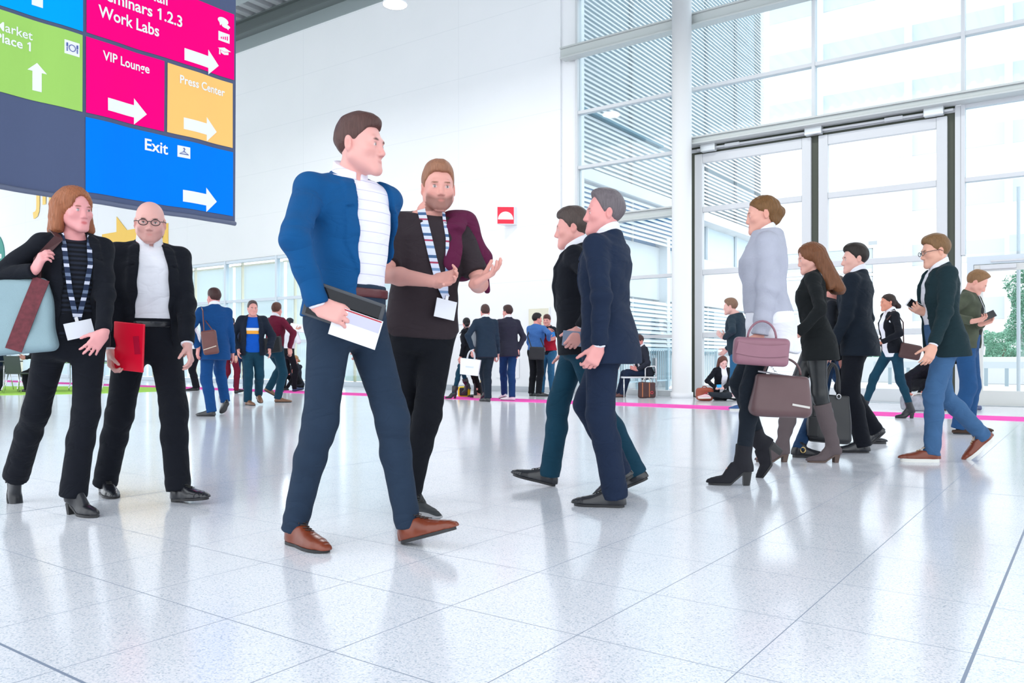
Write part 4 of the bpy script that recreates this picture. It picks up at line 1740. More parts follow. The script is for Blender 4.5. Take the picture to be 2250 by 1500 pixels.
def garment(k, g, sp, root, vox, seed):
    """jacket, shirt, sweater ... with sleeves, opening and hem"""
    f = Field()
    s = k.s
    jk = g['type'] == 'jacket'
    prof = top_prof(k, g)
    hem = g.get('hem', -.10 if jk else -.02)
    if hem < prof[0][0]:
        p0 = prof[0]
        prof = [(hem - .03, p0[1] + g.get('flare', 0), p0[2] + g.get('flare', 0), p0[3] + g.get('flare', 0))] + prof
    infl = g.get('infl', 0)
    f.add(loft(torso_st(k, prof, infl, lo=hem - .12), 2.5), 0)
    rs = (.060 if jk else .053) * s * (.86 if k.fem else 1) + infl
    for S in 'LR':
        sg = 1 if S == 'R' else -1
        f.add(rc(k.ctr(.53) + k.Xc * sg * .05 * s, k.sh[S] + k.up * .004 * s, .052 * s, rs), .035)
    uvh = local_uvh(k)
    op = g.get('open')
    hemt = g.get('hemtilt', 0)

    if op:
        hs_, ws, u0 = op['h'], op['w'], op.get('u0', 0)

        def opening(P):
            u, v, h = uvh(P)
            w = np.interp(h, hs_, ws).astype(np.float32)
            return u, v, h, np.abs(u - u0) - w
        if jk and g.get('lapel', 1):
            b0 = op.get('button', .16)

            def lap(P, d):
                u, v, h, o = opening(P)
                w = .062 * np.clip((h - b0) / .14, 0, 1) * np.clip((.60 - h) / .06, 0, 1)
                m = np.clip((w - o) / .008, 0, 1) * (v > -.02) * (h > b0)
                notch = np.clip(1 - np.abs(h - .44 + .25 * o) / .007, 0, 1) * (o > .02)
                return d - np.float32(.010 * s) * (m * (1 - notch)).astype(np.float32)
            f.mod(lap)
        f.cut(lambda P: (lambda r: -np.maximum(r[3], -r[1] - .01) * np.float32(s * .9))(opening(P)), .006)
    nk = g.get('neck', .582)
    if jk:
        f.cut(lambda P: (lambda r: (r[2] - .588 + .42 * r[1]) * np.float32(s))(uvh(P)), .006)
    else:
        # neckline: lower in front
        f.cut(lambda P: (lambda r: (r[2] - nk + g.get('scoop', .25) * r[1]) * np.float32(s))(uvh(P)), .006)
    f.cut(lambda P: (lambda r: (hem + hemt * r[1] - r[2]) * np.float32(s))(uvh(P)), .008)
    sl = g.get('sleeve', 1.0)
    if sl > 0:
        for S in 'LR':
            if S in g.get('noarm', ''):
                continue
            a = k.arm[S]
            th = .88 if k.fem else 1.0
            r0, r1, r2 = ((.064, .054, .043) if jk else (.059, .054, .043))
            tq = g.get('sleeve_fit', 1.0) * th
            G = Field()
            if sl >= 1:
                w = a['el'] + (a['w'] - a['el']) * (.97 if jk else 1.0) * min(sl, 1.05)
                G.add(rc(a['sh'], a['el'], r0 * s * tq + infl, r1 * s * tq + infl), 0)
                G.add(rc(a['el'], w, r1 * s * tq + infl, r2 * s * tq + infl), .025)
                dn = nrm(a['w'] - a['el'])
                ww = w.astype(np.float32)
                G.cut(lambda P, dn=dn, ww=ww: np.where(np.einsum('...i,...i', P - ww, P - ww) < .02, dotf(P - ww, dn), -1), .004)
                G.mod(folds(g.get('fold', .005) * s, 62, seed + 5, nrm(a['w'] - a['sh']), [(a['el'], .12 * s), (a['w'], .09 * s)], .25))
            else:
                w = a['sh'] + (a['el'] - a['sh']) * sl
                G.add(rc(a['sh'], w, r0 * s * tq * 1.02, (r0 + (r1 - r0) * sl) * s * tq * 1.12), 0)
                dn = nrm(a['el'] - a['sh'])
                ww = w.astype(np.float32)
                G.cut(lambda P, dn=dn, ww=ww: dotf(P - ww, dn), .004)
            f.add(group(G), g.get('armk', .03))
    zones = [(k.ctr(.18) + k.Yc * .08, .16 * s), (k.ctr(.36) + k.Xc * .14, .12 * s), (k.ctr(.36) - k.Xc * .14, .12 * s)]
    f.mod(folds(g.get('fold', .005) * s, g.get('foldf', 44), seed, nrm(k.up + .45 * k.Xc * (1 if seed % 2 else -1)), zones, .3))
    if g.get('rib'):
        f.mod(lambda P, d: d + .0035 * np.sin(P[..., 2] * 6.283 / g['rib']))
    V, Q = surface(f, vox)
    V = relax(V, Q, 1, .3)
    o = to_obj(g.get('name', g['type']), V, Q, g['mat'], root, k.root)
    if g.get('label'):
        o['label'] = g['label']
    return o


def collar(k, g, root, vox):
    """standing shirt collar round the neck, open at the front"""
    s = k.s
    f = Field()
    Xc, Yc = k.Xc, k.Yc
    a, b = (.060, .062) if k.fem else (.070, .072)
    c0, c1 = k.ctr(.55), k.ctr(.622) + k.fc * .014 * s
    f.add(loft([(c0, Xc, Yc, (a + .008) * s, (b + .004) * s, (b + .006) * s), (c1, Xc, Yc, a * s, b * s, b * s)], 2.0), 0)
    n = nrm(k.up * 1.0 + Yc * .55)
    top, bot = c1.astype(np.float32), (c0 - k.up * .02).astype(np.float32)
    f.cut(lambda P: dotf(P - top, n), .004)
    f.cut(lambda P: -dotf(P - bot, nrm(k.up + Yc * .35)), .004)
    f.cut(lambda P: .011 - np.abs(dotf(P - top, Xc)) - np.where(dotf(P - top, Yc) > 0, 0, 1) + .15 * dotf(P - top, k.up) * 0, .002)
    V, Q = surface(f, vox)
    return to_obj('collar', V, Q, g['mat'], root, k.root)


def trousers(k, g, root, vox, seed):
    s = k.s
    f = Field()
    prof = [(h, a + .014, bf + .012, bb + .014) for h, a, bf, bb in prof_of(k)]
    f.add(loft(torso_st(k, prof, 0, lo=-.1, hi=.21), 2.4), 0)
    wt = g.get('waist', .13)
    uvh = local_uvh(k)
    f.cut(lambda P: (lambda r: (r[2] - wt) * np.float32(s))(uvh(P)), .004)
    fit = g.get('fit', (.096, .070, .062))
    fem = .97 if k.fem else 1
    zones = []
    for S in 'LR':
        l = k.leg[S]
        G = Field()
        r0, r1, r2 = (q * s * fem for q in fit)
        kn, an = l['knee'], l['ank']
        G.add(rc(l['hip'] + k.up * .01, kn, r0, r1), 0)
        G.add(rc(kn - nrm(kn - l['hip']) * .05 * s, kn + nrm(an - kn) * .05 * s, r1 * .93, r1 * .93), .03)
        mid = kn + (an - kn) * .35
        sd = nrm(an - kn)
        calf = l['fw'] * -.010 * s
        rm = max(r1 + (r2 - r1) * .35, .054 * s * fem)
        G.add(rc(kn, mid + calf, r1, rm), .025)
        low = an + sd * .05 * s * g.get('low', 1)
        G.add(rc(mid + calf, low, rm, r2), .03)
        c = (an + sd * .03 * s * g.get('low', 1)).astype(np.float32)
        G.cut(lambda P, c=c, sd=sd: np.where(np.einsum('...i,...i', P - c, P - c) < .04, dotf(P - c, sd), -1), .004)
        zk = [(kn, .10 * s), (an, .09 * s)]
        G.mod(folds(g.get('fold', .0045) * s, 82, seed + (7 if S == 'L' else 0), nrm(sd + .7 * l['sx']), zk, .10))
        f.add(group(G), .028)
    Y0 = k.axes(0)[1]
    for sg in (-1, 1):
        f.add(ell(k.P + k.axes(0)[0] * .075 * s * sg - Y0 * .055 * s - UP * .03 * s, (.088 * s, .076 * s, .095 * s), np.array([k.axes(0)[0], Y0, UP])), .03)
    f.mod(folds(.004 * s, 50, seed + 2, nrm(UP + .8 * k.X0), [(k.P, .13 * s)], .0))
    V, Q = surface(f, vox)
    V = relax(V, Q, 1, .3)
    o = to_obj(g.get('name', 'trousers'), V, Q, g['mat'], root, k.root)
    if g.get('belt'):
        B = Field()
        pr = [(h, a + .022, bf + .021, bb + .022) for h, a, bf, bb in prof_of(k)]
        B.add(loft(torso_st(k, pr, 0, lo=-.1, hi=.22), 2.4), 0)
        B.cut(lambda P: np.abs((lambda r: r[2] - .095)(uvh(P))) * np.float32(s) - .019, .003)
        V, Q = surface(B, vox)
        to_obj('belt', V, Q, g['belt'], o, k.root)
    return o


# ------------------------------------------------------------------ shoes
def shoe_field(l, s, g, hh):
    """upper of a shoe or boot round the heel point of leg l"""
    fw, fu, sx, h = l['fw'], l['fu'], l['sx'], l['heel']
    W = g.get('wide', 1.0)
    L = g.get('len', .28) * s
    k = L / .295
    tip = g.get('tip', 'round')
    tw = {'round': .026, 'point': .012, 'square': .028}[tip]

    def zb(x):                                   # underside of the foot
        return np.interp(x, [-.02, .06 * k, .15 * k, .30 * k], [hh, hh, .0, 0]) + g.get('sole', .012)
    st = [(.012, .024, .062), (.035, .033, .078), (.075, .036, .092), (.115, .037, .082), (.15, .041, .066), (.19, .0455, .052), (.235, .044, .042), (.27, .033, .034), (.292, tw, .026)]
    f = Field()
    sts = []
    for x, w, t in st:
        x *= k
        z0 = float(zb(x))
        dz = float(zb(x + .02) - zb(x - .02)) / .04
        tn = nrm(fw + fu * dz)
        sts.append((h + fw * x + fu * z0, sx, nrm(fu - tn * np.dot(fu, tn)), w * W * s, t * s * g.get('vol', 1), .012))
    f.add(loft(sts, 2.6), 0)
    return f, zb, k, sts


def shoe(l, s, g, root, koff, vox, hh, name='shoe'):
    f, zb, k, sts = shoe_field(l, s, g, hh)
    fw, fu, sx, h = l['fw'], l['fu'], l['sx'], l['heel']
    shaft = g.get('shaft', 0)
    an = l['ank']
    if shaft:
        d = nrm(l['knee'] - an)
        f.add(rc(an - fu * .035 * s - fw * .01 * s, an + d * .02 * s, .046 * s, .041 * s), .03)
        if shaft > .1:
            f.add(rc(an + d * .02 * s, an + d * shaft * .55, .050 * s, .064 * s), .02)
            f.add(rc(an + d * shaft * .55, an + d * shaft, .064 * s, .070 * s), .02)
            f.mod(folds(.005, 70, int(abs(h[0]) * 1000) % 97, nrm(d + .4 * sx), [(an + d * .1, .14)], .3))
        else:
            f.add(rc(an, an + d * (shaft + .02), .050 * s, .054 * s), .02)
        t = (an + d * shaft).astype(np.float32)
        f.cut(lambda P: dotf(P - t, d), .004)
    else:
        # opening for the ankle
        f.add(rc(an - fu * .04 * s, an - fu * .012 * s - fw * .006 * s, .040 * s, .038 * s), .02)
        t = (an - fu * (.005 if g.get('style') != 'flat' else .035) * s).astype(np.float32)
        f.cut(lambda P: dotf(P - t, nrm(fu - fw * .12)), .004)
    hq = h.astype(np.float32)

    def below(P):
        q = P - hq
        x, z = dotf(q, fw), dotf(q, fu)
        return zb(x).astype(np.float32) - z
    f.cut(below, .003)
    V, Q = surface(f, vox)
    V = relax(V, Q, 3, .4)
    o = to_obj(name, V, Q, g['mat'], root, koff)
    # sole following the underside
    xs = np.linspace(0, 1, 26)
    outl = []
    wx = [.0, .012, .035, .075, .115, .15, .19, .235, .27, .292, .3]
    wv = [.004, .026, .036, .038, .036, .042, .048, .047, .037, .022 if g.get('tip') != 'point' else .013, .003]
    ws = np.interp(np.linspace(0, .3, 30), wx, wv)
    xx = np.linspace(0, .3, 30) * k
    th = g.get('sole', .012)
    ring = [(x, w * s * g.get('wide', 1)) for x, w in zip(xx, ws)]
    poly = [(x, w) for x, w in ring] + [(x, -w) for x, w in ring[::-1]]

    def extr(pl, zf, thk):
        V = []
        for x, y in pl:
            z = float(zf(x))
            V.append(h + fw * x + sx * y + fu * z)
        for x, y in pl:
            z = max(float(zf(x)) - thk, 0)
            V.append(h + fw * x + sx * y + fu * z)
        n = len(pl)
        m = n // 2
        Fc = []
        for i in range(m - 1):
            Fc.append((i, i + 1, n - 2 - i, n - 1 - i))
            Fc.append((n + i, 2 * n - 1 - i, 2 * n - 2 - i, n + i + 1))
        for i in range(n):
            j = (i + 1) % n
            Fc.append((i, n + i, n + j, j))
        return V, Fc
    sb = MB().raw(*extr(poly, lambda x: zb(x) + .002, th + .002))
    hb = g.get('heelblock', 0)
    if hb or hh > .02:
        ring2 = [(x, w * .92 * s) for x, w in zip(np.linspace(0, (.075 if hh < .03 else .06), 8) * k, np.interp(np.linspace(0, .075, 8), wx, wv))]
        p2 = [(x, y) for x, y in ring2] + [(x, -y) for x, y in ring2[::-1]]
        if hh > .02:
            V = []
            for x, y in p2:
                V.append(h + fw * x + sx * y + fu * (float(zb(x)) - th * .5))
            for x, y in p2:
                V.append(h + fw * (x * .8 + .012) + sx * y * .85)
            n = len(p2)
            m = n // 2
            Fc = []
            for i in range(m - 1):
                Fc.append((i, i + 1, n - 2 - i, n - 1 - i))
                Fc.append((n + i, 2 * n - 1 - i, 2 * n - 2 - i, n + i + 1))
            for i in range(n):
                j = (i + 1) % n
                Fc.append((i, n + i, n + j, j))
            sb.raw(V, Fc)
    so = sb.build('sole', g.get('solemat', mat('black_rubber_sole', (.02, .02, .022), .5)), o, smooth=True, off=koff)
    so.data.set_sharp_from_angle(angle=.7)
    if g.get('laces'):
        lb = MB()

        def top(x, y):
            z0, t = float(zb(x * k)), np.interp(x, [a for a in (.075, .115, .15, .19)], [.094, .083, .067, .053]) * s * g.get('vol', 1)
            w = np.interp(x, (.075, .115, .15, .19), (.036, .037, .041, .0455)) * s
            return h + fw * x * k + sx * y + fu * (z0 + t * math.sqrt(max(0, 1 - (abs(y) / w) ** 2.6)) ** 1 + .0045)
        for i in range(4):
            x = .105 + i * .019
            lb.tube([top(x, -.016), top(x + .008, 0), top(x, .016)], .0022, 6)
            lb.tube([top(x, .016), top(x + .012, 0), top(x + .019, -.016)], .0022, 6)
        p = top(.10, 0) + fu * .004
        for sg in (-1, 1):
            lb.tube([p, p + sx * sg * .012 + fu * .006, p + sx * sg * .022 + fu * .0, p + sx * sg * .013 - fu * .003, p], .0018, 6)
            lb.tube([p, p + sx * sg * .014 + fw * .012 - fu * .003, p + sx * sg * .024 + fw * .024 - fu * .012], .0018, 6)
        lb.build('laces', g.get('lacemat', mat('black_shoe_lace', (.02, .02, .02), .7)), o, off=koff, smooth=True)
    if g.get('extra'):
        g['extra'](l, s, g, o, koff, zb, k, hh)
    return o


# ------------------------------------------------------------------ accessories
def torso_pt(k, g, u, h, off=.006, front=1):
    """a point on the outside of a garment at u, h (average metres) and its outward normal"""
    pr = top_prof(k, g)
    hs_ = [p[0] for p in pr]
    a = np.interp(h, hs_, [p[1] for p in pr]) + g.get('infl', 0)
    b = np.interp(h, hs_, [p[2 if front > 0 else 3] for p in pr]) + g.get('infl', 0)
    t = min(max(h / .45, 0), 1)
    x, y = k.axes(t)
    kk = min(abs(u) / a, .98)
    v = front * b * (1 - kk ** 2.5) ** (1 / 2.5)
    n = nrm(x * np.sign(u) * (kk ** 1.5) / a + y * front * ((abs(v) / b) ** 1.5) / b + k.up * (.35 if h > .45 else 0))
    return k.ctr(h) + (x * u + y * v) * k.s + n * off, n


def lanyard(k, g, root, pts, w=.018, m=None, badge=None, name='lanyard', off=.01):
    """ribbon through torso points (u, h) on garment g; badge: (width, height, roll, material)"""
    P, N = [], []
    for q in pts:
        p, n = torso_pt(k, g, q[0], q[1], q[2] if len(q) > 2 else off, q[3] if len(q) > 3 else 1)
        P.append(p)
        N.append(n)
    # smooth the path
    PP, NN = [], []
    for i in range(len(P) - 1):
        for t in np.linspace(0, 1, 5, endpoint=False):
            PP.append(P[i] + (P[i + 1] - P[i]) * t)
            NN.append(N[i] + (N[i + 1] - N[i]) * t)
    PP.append(P[-1])
    NN.append(N[-1])
    o = MB().ribbon(PP, NN, w, .0015).build(name, m, root, off=k.root)
    if badge:
        bw, bh, rl, bm = badge
        p, n = P[-1], N[-1]
        n = nrm(n * .9)
        dn = nrm(-UP + n * np.dot(UP, n))
        sd = nrm(np.cross(dn, n))
        sd, dn = sd * math.cos(rl) + dn * math.sin(rl), dn * math.cos(rl) - sd * math.sin(rl)
        c = p + dn * (bh / 2 + .012) + n * .012
        b = MB().obox(c, np.array([sd, dn, n]), (bw / 2, bh / 2, .002)).build('badge', bm, o, off=k.root)
        MB().obox(p + n * .004 + dn * .004, np.array([sd, dn, n]), (.008, .014, .004)).build('clip', mat('steel_clip', (.6, .6, .62), .3, metal=.8), o, off=k.root)
    return o


def glasses(k, root, m=None):
    b = MB()
    m = m or mat('dark_glasses_frame', (.02, .015, .02), .35)
    for sx in (-1, 1):
        pts = [from_head(k, (sx * .033 + .024 * math.cos(t), .110 - .10 * (abs(sx * .033 + .024 * math.cos(t)) ** 1.6), -.004 + .0165 * math.sin(t))) for t in np.linspace(0, 2 * math.pi, 21)]
        b.tube(pts, .0024, 6, caps=False)
        b.tube([from_head(k, (sx * .056, .098, .002)), from_head(k, (sx * .078, .08, .004)), from_head(k, (sx * .086, .0, .006)), from_head(k, (sx * .084, -.025, -.012))], .0022, 6)
    b.tube([from_head(k, (-.010, .112, .0)), from_head(k, (0, .114, .003)), from_head(k, (.010, .112, .0))], .0022, 6)
    return b.build('glasses', m, root, smooth=True, off=k.root)


# ------------------------------------------------------------------ shared cloth
SHOE_BLACK = mat('black_polished_leather', (.012, .013, .018), .22, spec=.6)
SHOE_BROWN = mat('chestnut_polished_leather', srgb((122, 56, 34)), .28, spec=.5, vary=.25, vscale=14)
WHITE_SHIRT = cloth('white_cotton_shirt', (236, 236, 244), .8, .15)
BADGE = mat('white_badge_card', (.82, .84, .9), .35)

OPEN_V = dict(h=[-.2, .02, .12, .17, .40, .53, .60], w=[.05, .03, .006, .002, .062, .055, .05], button=.15)      # buttoned jacket
OPEN_W = dict(h=[-.2, .0, .2, .40, .53, .60], w=[.10, .085, .065, .07, .056, .05], button=.15)                   # jacket worn open
PEOPLE = {}


def stance(sp):
    if 'feet' in sp:
        return
    w = sp.get('walk', 0)
    if w == 0:
        sp['feet'] = dict(R=dict(off=(.10, -.06, 0)), L=dict(off=(-.10, -.03, 0)))
    else:
        a, b = ('R', 'L') if w > 0 else ('L', 'R')
        w = abs(w)
        sg = 1 if a == 'R' else -1
        sp['feet'] = {a: dict(off=(.07 * sg, w - .05, 0), pitch=10), b: dict(off=(-.07 * sg, -w - .12, .10), pitch=-32)}
    if w and 'arms' not in sp:
        sp['arms'] = {a: dict(fk=(-18, 8, 14)), b: dict(fk=(20, 8, 26))}


def person(sp, label, vox=.006, handle='person'):
    stance(sp)
    k = skeleton(sp)
    root = tag(empty('person', tuple(k.root)), label, 'person', sp.get('group'))
    k.empty = root
    seed = int(abs(sp['hip'])) % 83
    body(k, sp, root, vox)
    hair(k, sp, root, vox * .9)
    if sp.get('trousers'):
        trousers(k, sp['trousers'], root, vox * 1.15, seed)
    for i, g in enumerate(sp.get('tops', [])):
        o = garment(k, g, sp, root, vox * 1.1, seed + 11 * i)
        if g.get('collar'):
            c = collar(k, g, o, vox * .8)
            c.location = (0, 0, 0)
    sh = sp.get('shoes')
    if sh:
        for S in 'LR':
            l = k.leg[S]
            sd = nrm(l['knee'] - l['ank'])
            if not sh.get('shaft'):
                MB().tube([l['ank'] + sd * .14 * k.s, l['ank'] + sd * .03 * k.s, l['ank'] - l['fu'] * .02 * k.s + l['fw'] * .008 * k.s, l['ank'] - l['fu'] * .05 * k.s + l['fw'] * .04 * k.s], [.044 * k.s, .041 * k.s, .039 * k.s, .03 * k.s], 16).build('sock', sh.get('sock', mat('dark_sock_knit', (.02, .023, .03), .9)), root, smooth=True, off=k.root)
            shoe(k.leg[S], k.s, sh, root, k.root, vox * .7, sp.get('heel', 0), sh.get('name', 'shoe'))
    if sp.get('glasses'):
        glasses(k, root)
    return k
# ------------------------------------------------------------------ the people in front
NAVYSUIT = cloth('navy_suit_wool', (24, 38, 62))
BLACKSUIT = cloth('black_suit_wool', (13, 17, 27))
CHARCOAL = cloth('charcoal_wool', (38, 42, 54))
TEALBLUE = cloth('petrol_blue_blazer_wool', (4, 76, 130))
GREYTR = cloth('blue_grey_trouser_cloth', (34, 50, 70))
BLACKJEAN = cloth('black_denim', (9, 13, 22))
BLUEJEAN = cloth('mid_blue_denim', (62, 98, 138), vary=.2)
DARKJEAN = cloth('dark_blue_denim', (24, 56, 92), vary=.2)
TEALJEAN = cloth('dark_teal_denim', (14, 58, 78), vary=.2)
CHECKS = stripes('white_checked_shirt', [(0, (236, 234, 246)), (.88, (200, 197, 222)), (.95, (236, 234, 246))], 'Z', 22)
BROWNTEE = cloth('dark_brown_tee', (50, 41, 46))
PLUM = cloth('plum_wool', (92, 26, 62))
PAPER = mat('white_paper', (.84, .85, .90), .6)
DRESS_BLACK = dict(mat=SHOE_BLACK, laces=1, heelblock=1, tip='round', name='dress_shoe')


def shirt(m=None, **kw):
    d = dict(type='shirt', mat=m or WHITE_SHIRT, collar=1, hem=.11, ease=.006, fold=.002, sleeve=1, sleeve_fit=.80)
    d.update(kw)
    return d


def jacket(m, op=None, **kw):
    d = dict(type='jacket', mat=m, open=dict(op or OPEN_W), hem=-.11)
    d.update(kw)
    return d


def soft(name, label, cat, c, A, h, m, r=.03, fold=.006, vox=.008, taper=0, group_=None, seed=5):
    """a soft bag body as a thing of its own; h are half sizes along the axes A (right, depth, up)"""
    c, A = np.asarray(c, float), np.asarray(A, float)
    f = Field()
    f.add(rbox(c, h, A, r), 0)
    if taper:
        f.mod(lambda P, d: d + np.float32(taper) * np.clip(dotf(P - c.astype(np.float32), A[2]) / h[2], -1, 1))
    f.mod(folds(fold, 26, seed, nrm(A[2] + .6 * A[0]), None, .8))
    V, Q = surface(f, vox)
    V = relax(V, Q, 1, .4)
    o = to_obj(name, V, Q, m, None, c)
    o.location = tuple(c)
    return tag(o, label, cat, group_)


def loop(c, A, w, h, r, z0, n=15, y=0, tilt=0):
    """points of a handle arching over a bag: centre, axes, half width, height"""
    return [np.asarray(A[0]) * (w * math.cos(t)) + np.asarray(A[1]) * (y + tilt * math.sin(t)) + np.asarray(A[2]) * (z0 + h * math.sin(t)) for t in np.linspace(0, math.pi, n)]


def palm(k, S, d=.075, n=.02):
    a = k.arm[S]
    return a['w'] + a['hd'] * d * k.s + a['pn'] * n * k.s


# tall man in the blue blazer ------------------------------------------------
sp = dict(H=1.88, z=3.56, face=58, hip=762, lean=1, hy=72, hp=2, drop=-.005, hfwd=.045, hoff=.02, broad=1.06, twist=15, hairthick=.004, hair=(80, 54, 50), skin=(228, 168, 160), brow=(90, 60, 50), hairstyle='short',
          feet=dict(R=dict(x=634, dz=.05, yaw=46), L=dict(x=885, dz=.02, yaw=58, pitch=18)),
          arms=dict(R=dict(w=(700, 672, -.30), hint=(1, 0, .6), hd=(.88, -.32, .1), pn=(.0, -.3, -1), curl=.5, thumb=1.0),
                    L=dict(fk=(-26, 3, 10))),
          trousers=dict(mat=GREYTR, fit=(.094, .067, .053), belt=mat('dark_red_leather_belt', srgb((84, 24, 30)), .4)),
          tops=[shirt(CHECKS), jacket(TEALBLUE, dict(OPEN_W, u0=-.062, w=[.14, .135, .12, .11, .09, .07]), hem=-.005)],
          shoes=dict(mat=SHOE_BROWN, laces=1, heelblock=1, tip='square', name='derby_shoe', lacemat=mat('dark_brown_lace', (.04, .02, .015), .7)))
K3 = person(sp, 'man in a blue blazer, checked white shirt and brown shoes striding in front', .0055)
# what he carries: a dark tablet with leaflets
a = K3.arm['R']
c = palm(K3, 'R', .11, .028)
X, Z = nrm(cv(.95, -.33, 0)), nrm(cv(.30, .9, .25))
Z = nrm(Z - X * np.dot(X, Z))
Y = np.cross(X, Z)
cT = c + X * -.02 + Z * .03
tb = tag(empty('tablet', tuple(cT)), 'dark grey tablet case held under the leaflets by the man in the blue blazer', 'tablet')
MB().obox((0, 0, 0), np.array([X, Y, Z]), (.16, .006, .075)).build('case', mat('dark_tablet_case', (.06, .065, .075), .5), tb, bevel=.003)
MB().obox(-Y * -.0065 if np.dot(Y, CF) < 0 else -Y * .0065, np.array([X, Y, Z]), (.145, .0012, .064)).build('screen', mat('black_screen', (.01, .01, .012), .1), tb)
fs = -Y if np.dot(Y, CF) > 0 else Y
lf = tag(empty('leaflet', tuple(c + X * .05 + fs * .018 - Z * .02)), 'white printed leaflet held in front of the tablet by the blue blazer man', 'leaflet')
MB().obox((0, 0, 0), np.array([X, Y, Z]), (.10, .0012, .062)).build('sheet', PAPER, lf)
MB().obox(fs * .0016 + Z * .03 + X * .025, np.array([X, Y, Z]), (.07, .0006, .022)).build('printed_panel', mat('lilac_grey_print', (.55, .54, .66), .6), lf)
MB().obox(fs * .0016 + Z * .057 + X * .01, np.array([X, Y, Z]), (.085, .0006, .003)).build('printed_stripe', mat('red_print', srgb((180, 60, 70)), .6), lf)

# bearded man in the brown tee ------------------------------------------------
SNEAK = mat('black_grey_sneaker_mesh', (.028, .032, .036), .7, vary=.4, vscale=30)


def sneaker_extra(l, s, g, o, koff, zb, k, hh):
    fw, fu, sx, h = l['fw'], l['fu'], l['sx'], l['heel']
    hq = h.astype(np.float32)
    grey = mat('light_grey_sneaker_suede', (.33, .33, .34), .8)

    def piece(name, cutter, m, infl):
        f, _, _, _ = shoe_field(l, s, g, hh)
        f.mod(lambda P, d: d - np.float32(infl))

        def c(P):
            q = P - hq
            x, y, z = dotf(q, fw) / np.float32(k), dotf(q, sx), dotf(q, fu) - zb(dotf(q, fw)).astype(np.float32)
            return cutter(x, y, z)
        f.cut(c, .003)
        f.cut(lambda P: zb(dotf(P - hq, fw)).astype(np.float32) - dotf(P - hq, fu), 0)
        V, Q = surface(f, .004)
        to_obj(name, relax(V, Q, 1, .3), Q, m, o, koff)
    piece('toe_guard', lambda x, y, z: np.maximum(.165 - x, z - .018 - .010 * np.sin((x - .165) * 24)), grey, .0025)
    piece('heel_counter', lambda x, y, z: np.maximum(x - .055, z - .055), grey, .0025)
    piece('side_panel', lambda x, y, z: np.maximum(np.maximum(.05 - x, x - .165), np.maximum(z - .022 - .20 * (.165 - x), .016 + .0 * x - z)), mat('dark_grey_sneaker_panel', (.11, .11, .12), .7), .0018)
    # pale swept mark on the sides
    m = MB()
    for sg in (-1, 1):
        pts = []
        for x, z in ((.05, .050), (.07, .036), (.095, .028), (.125, .032), (.165, .046)):
            w = np.interp(x, [.035, .075, .115, .15, .19], [.033, .036, .037, .041, .0455]) * s
            zt = np.interp(x, [.05, .1, .15, .2], [.082, .087, .066, .05]) * s
            kk = max(0, 1 - (z / zt) ** 2.6) ** (1 / 2.6)
            pts.append(h + fw * x * k + sx * sg * (w * kk + .006) + fu * (z + float(zb(x * k))))
        m.ribbon(pts, sx * sg + fu * .3, [.003, .011, .012, .008, .003], .0012)
    m.build('side_mark', mat('pale_grey_print', (.5, .5, .5), .6), o, off=koff)


sp = dict(H=1.84, z=4.2, face=20, hip=926, hoff=.04, side=-3, lean=1, hy=14, hp=4, drop=.0, hair=(150, 104, 80), beard=(96, 58, 46), skin=(226, 164, 152),
          feet=dict(L=dict(x=884, dz=.02, yaw=44), R=dict(x=872, y=1062, dz=.40, yaw=40, pitch=-30)),
          arms=dict(R=dict(w=(952, 618, -.36), hint=(.8, -.6, -.3), hd=(.8, .12, .35), pn=(.1, .5, .8), curl=.5),
                    L=dict(w=(1044, 622, -.32), hint=(.5, -.8, -.3), hd=(.72, .38, .35), pn=(-.25, .9, .2), curl=.3)),
          trousers=dict(mat=BLACKJEAN, fit=(.092, .066, .056)),
          tops=[dict(type='tee', name='tee', mat=BROWNTEE, hem=-.055, sleeve=.80, ease=.020, neck=.575, scoop=.3)],
          shoes=dict(mat=SNEAK, laces=1, sole=.026, tip='round', name='sneaker', vol=1.04, extra=sneaker_extra,
                     solemat=mat('grey_sneaker_sole', (.42, .42, .43), .6)))
K4 = person(sp, 'bearded man in a dark brown tee and black jeans talking with both hands', .006)
STRAP = stripes('white_blue_red_lanyard', [(0, (214, 220, 240)), (.30, (120, 150, 190)), (.42, (214, 220, 240)), (.62, (168, 60, 90)), (.70, (214, 220, 240)), (.86, (70, 100, 140))], 'Z', 9)
g4 = sp['tops'][0]
lanyard(K4, g4, K4.empty, [(.05, .575, .012), (.045, .53), (.03, .44), (.0, .33), (-.04, .22), (-.075, .15, .02)], .040, STRAP, (.115, .095, -.18, BADGE))
lanyard(K4, g4, K4.empty, [(-.055, .575, .012), (-.06, .53), (-.068, .44), (-.07, .33), (-.075, .22), (-.078, .16, .014)], .018, STRAP, None)
# jumper hanging over his left shoulder
f = Field()
s = K4.s
shL = K4.sh['L']
pts = [K4.ctr(.33) - K4.Xc * .10 - K4.Yc * -.135, K4.ctr(.50) - K4.Xc * .12 + K4.Yc * .085, shL + UP * .075 - K4.Xc * -.03, shL + UP * .03 - K4.Yc * .12 - K4.Xc * .02, shL - UP * .22 - K4.Yc * .16 - K4.Xc * .05]
for a, b, r in zip(pts[:-1], pts[1:], (.05, .055, .06, .06)):
    f.add(rc(a, b, r, r, (K4.Yc if a is pts[0] else UP, .45)), .05)
f.add(rc(shL + UP * .055 - K4.Xc * .03, shL - UP * .13 - K4.Xc * .11 + K4.Yc * .03, .055, .045), .04)
f.add(rc(shL - UP * .13 - K4.Xc * .11 + K4.Yc * .03, shL - UP * .30 - K4.Xc * .135 + K4.Yc * .04, .045, .015), .03)
f.mod(folds(.008, 34, 4, nrm(UP + .3 * CR), None, .9))
V, Q = surface(f, .008)
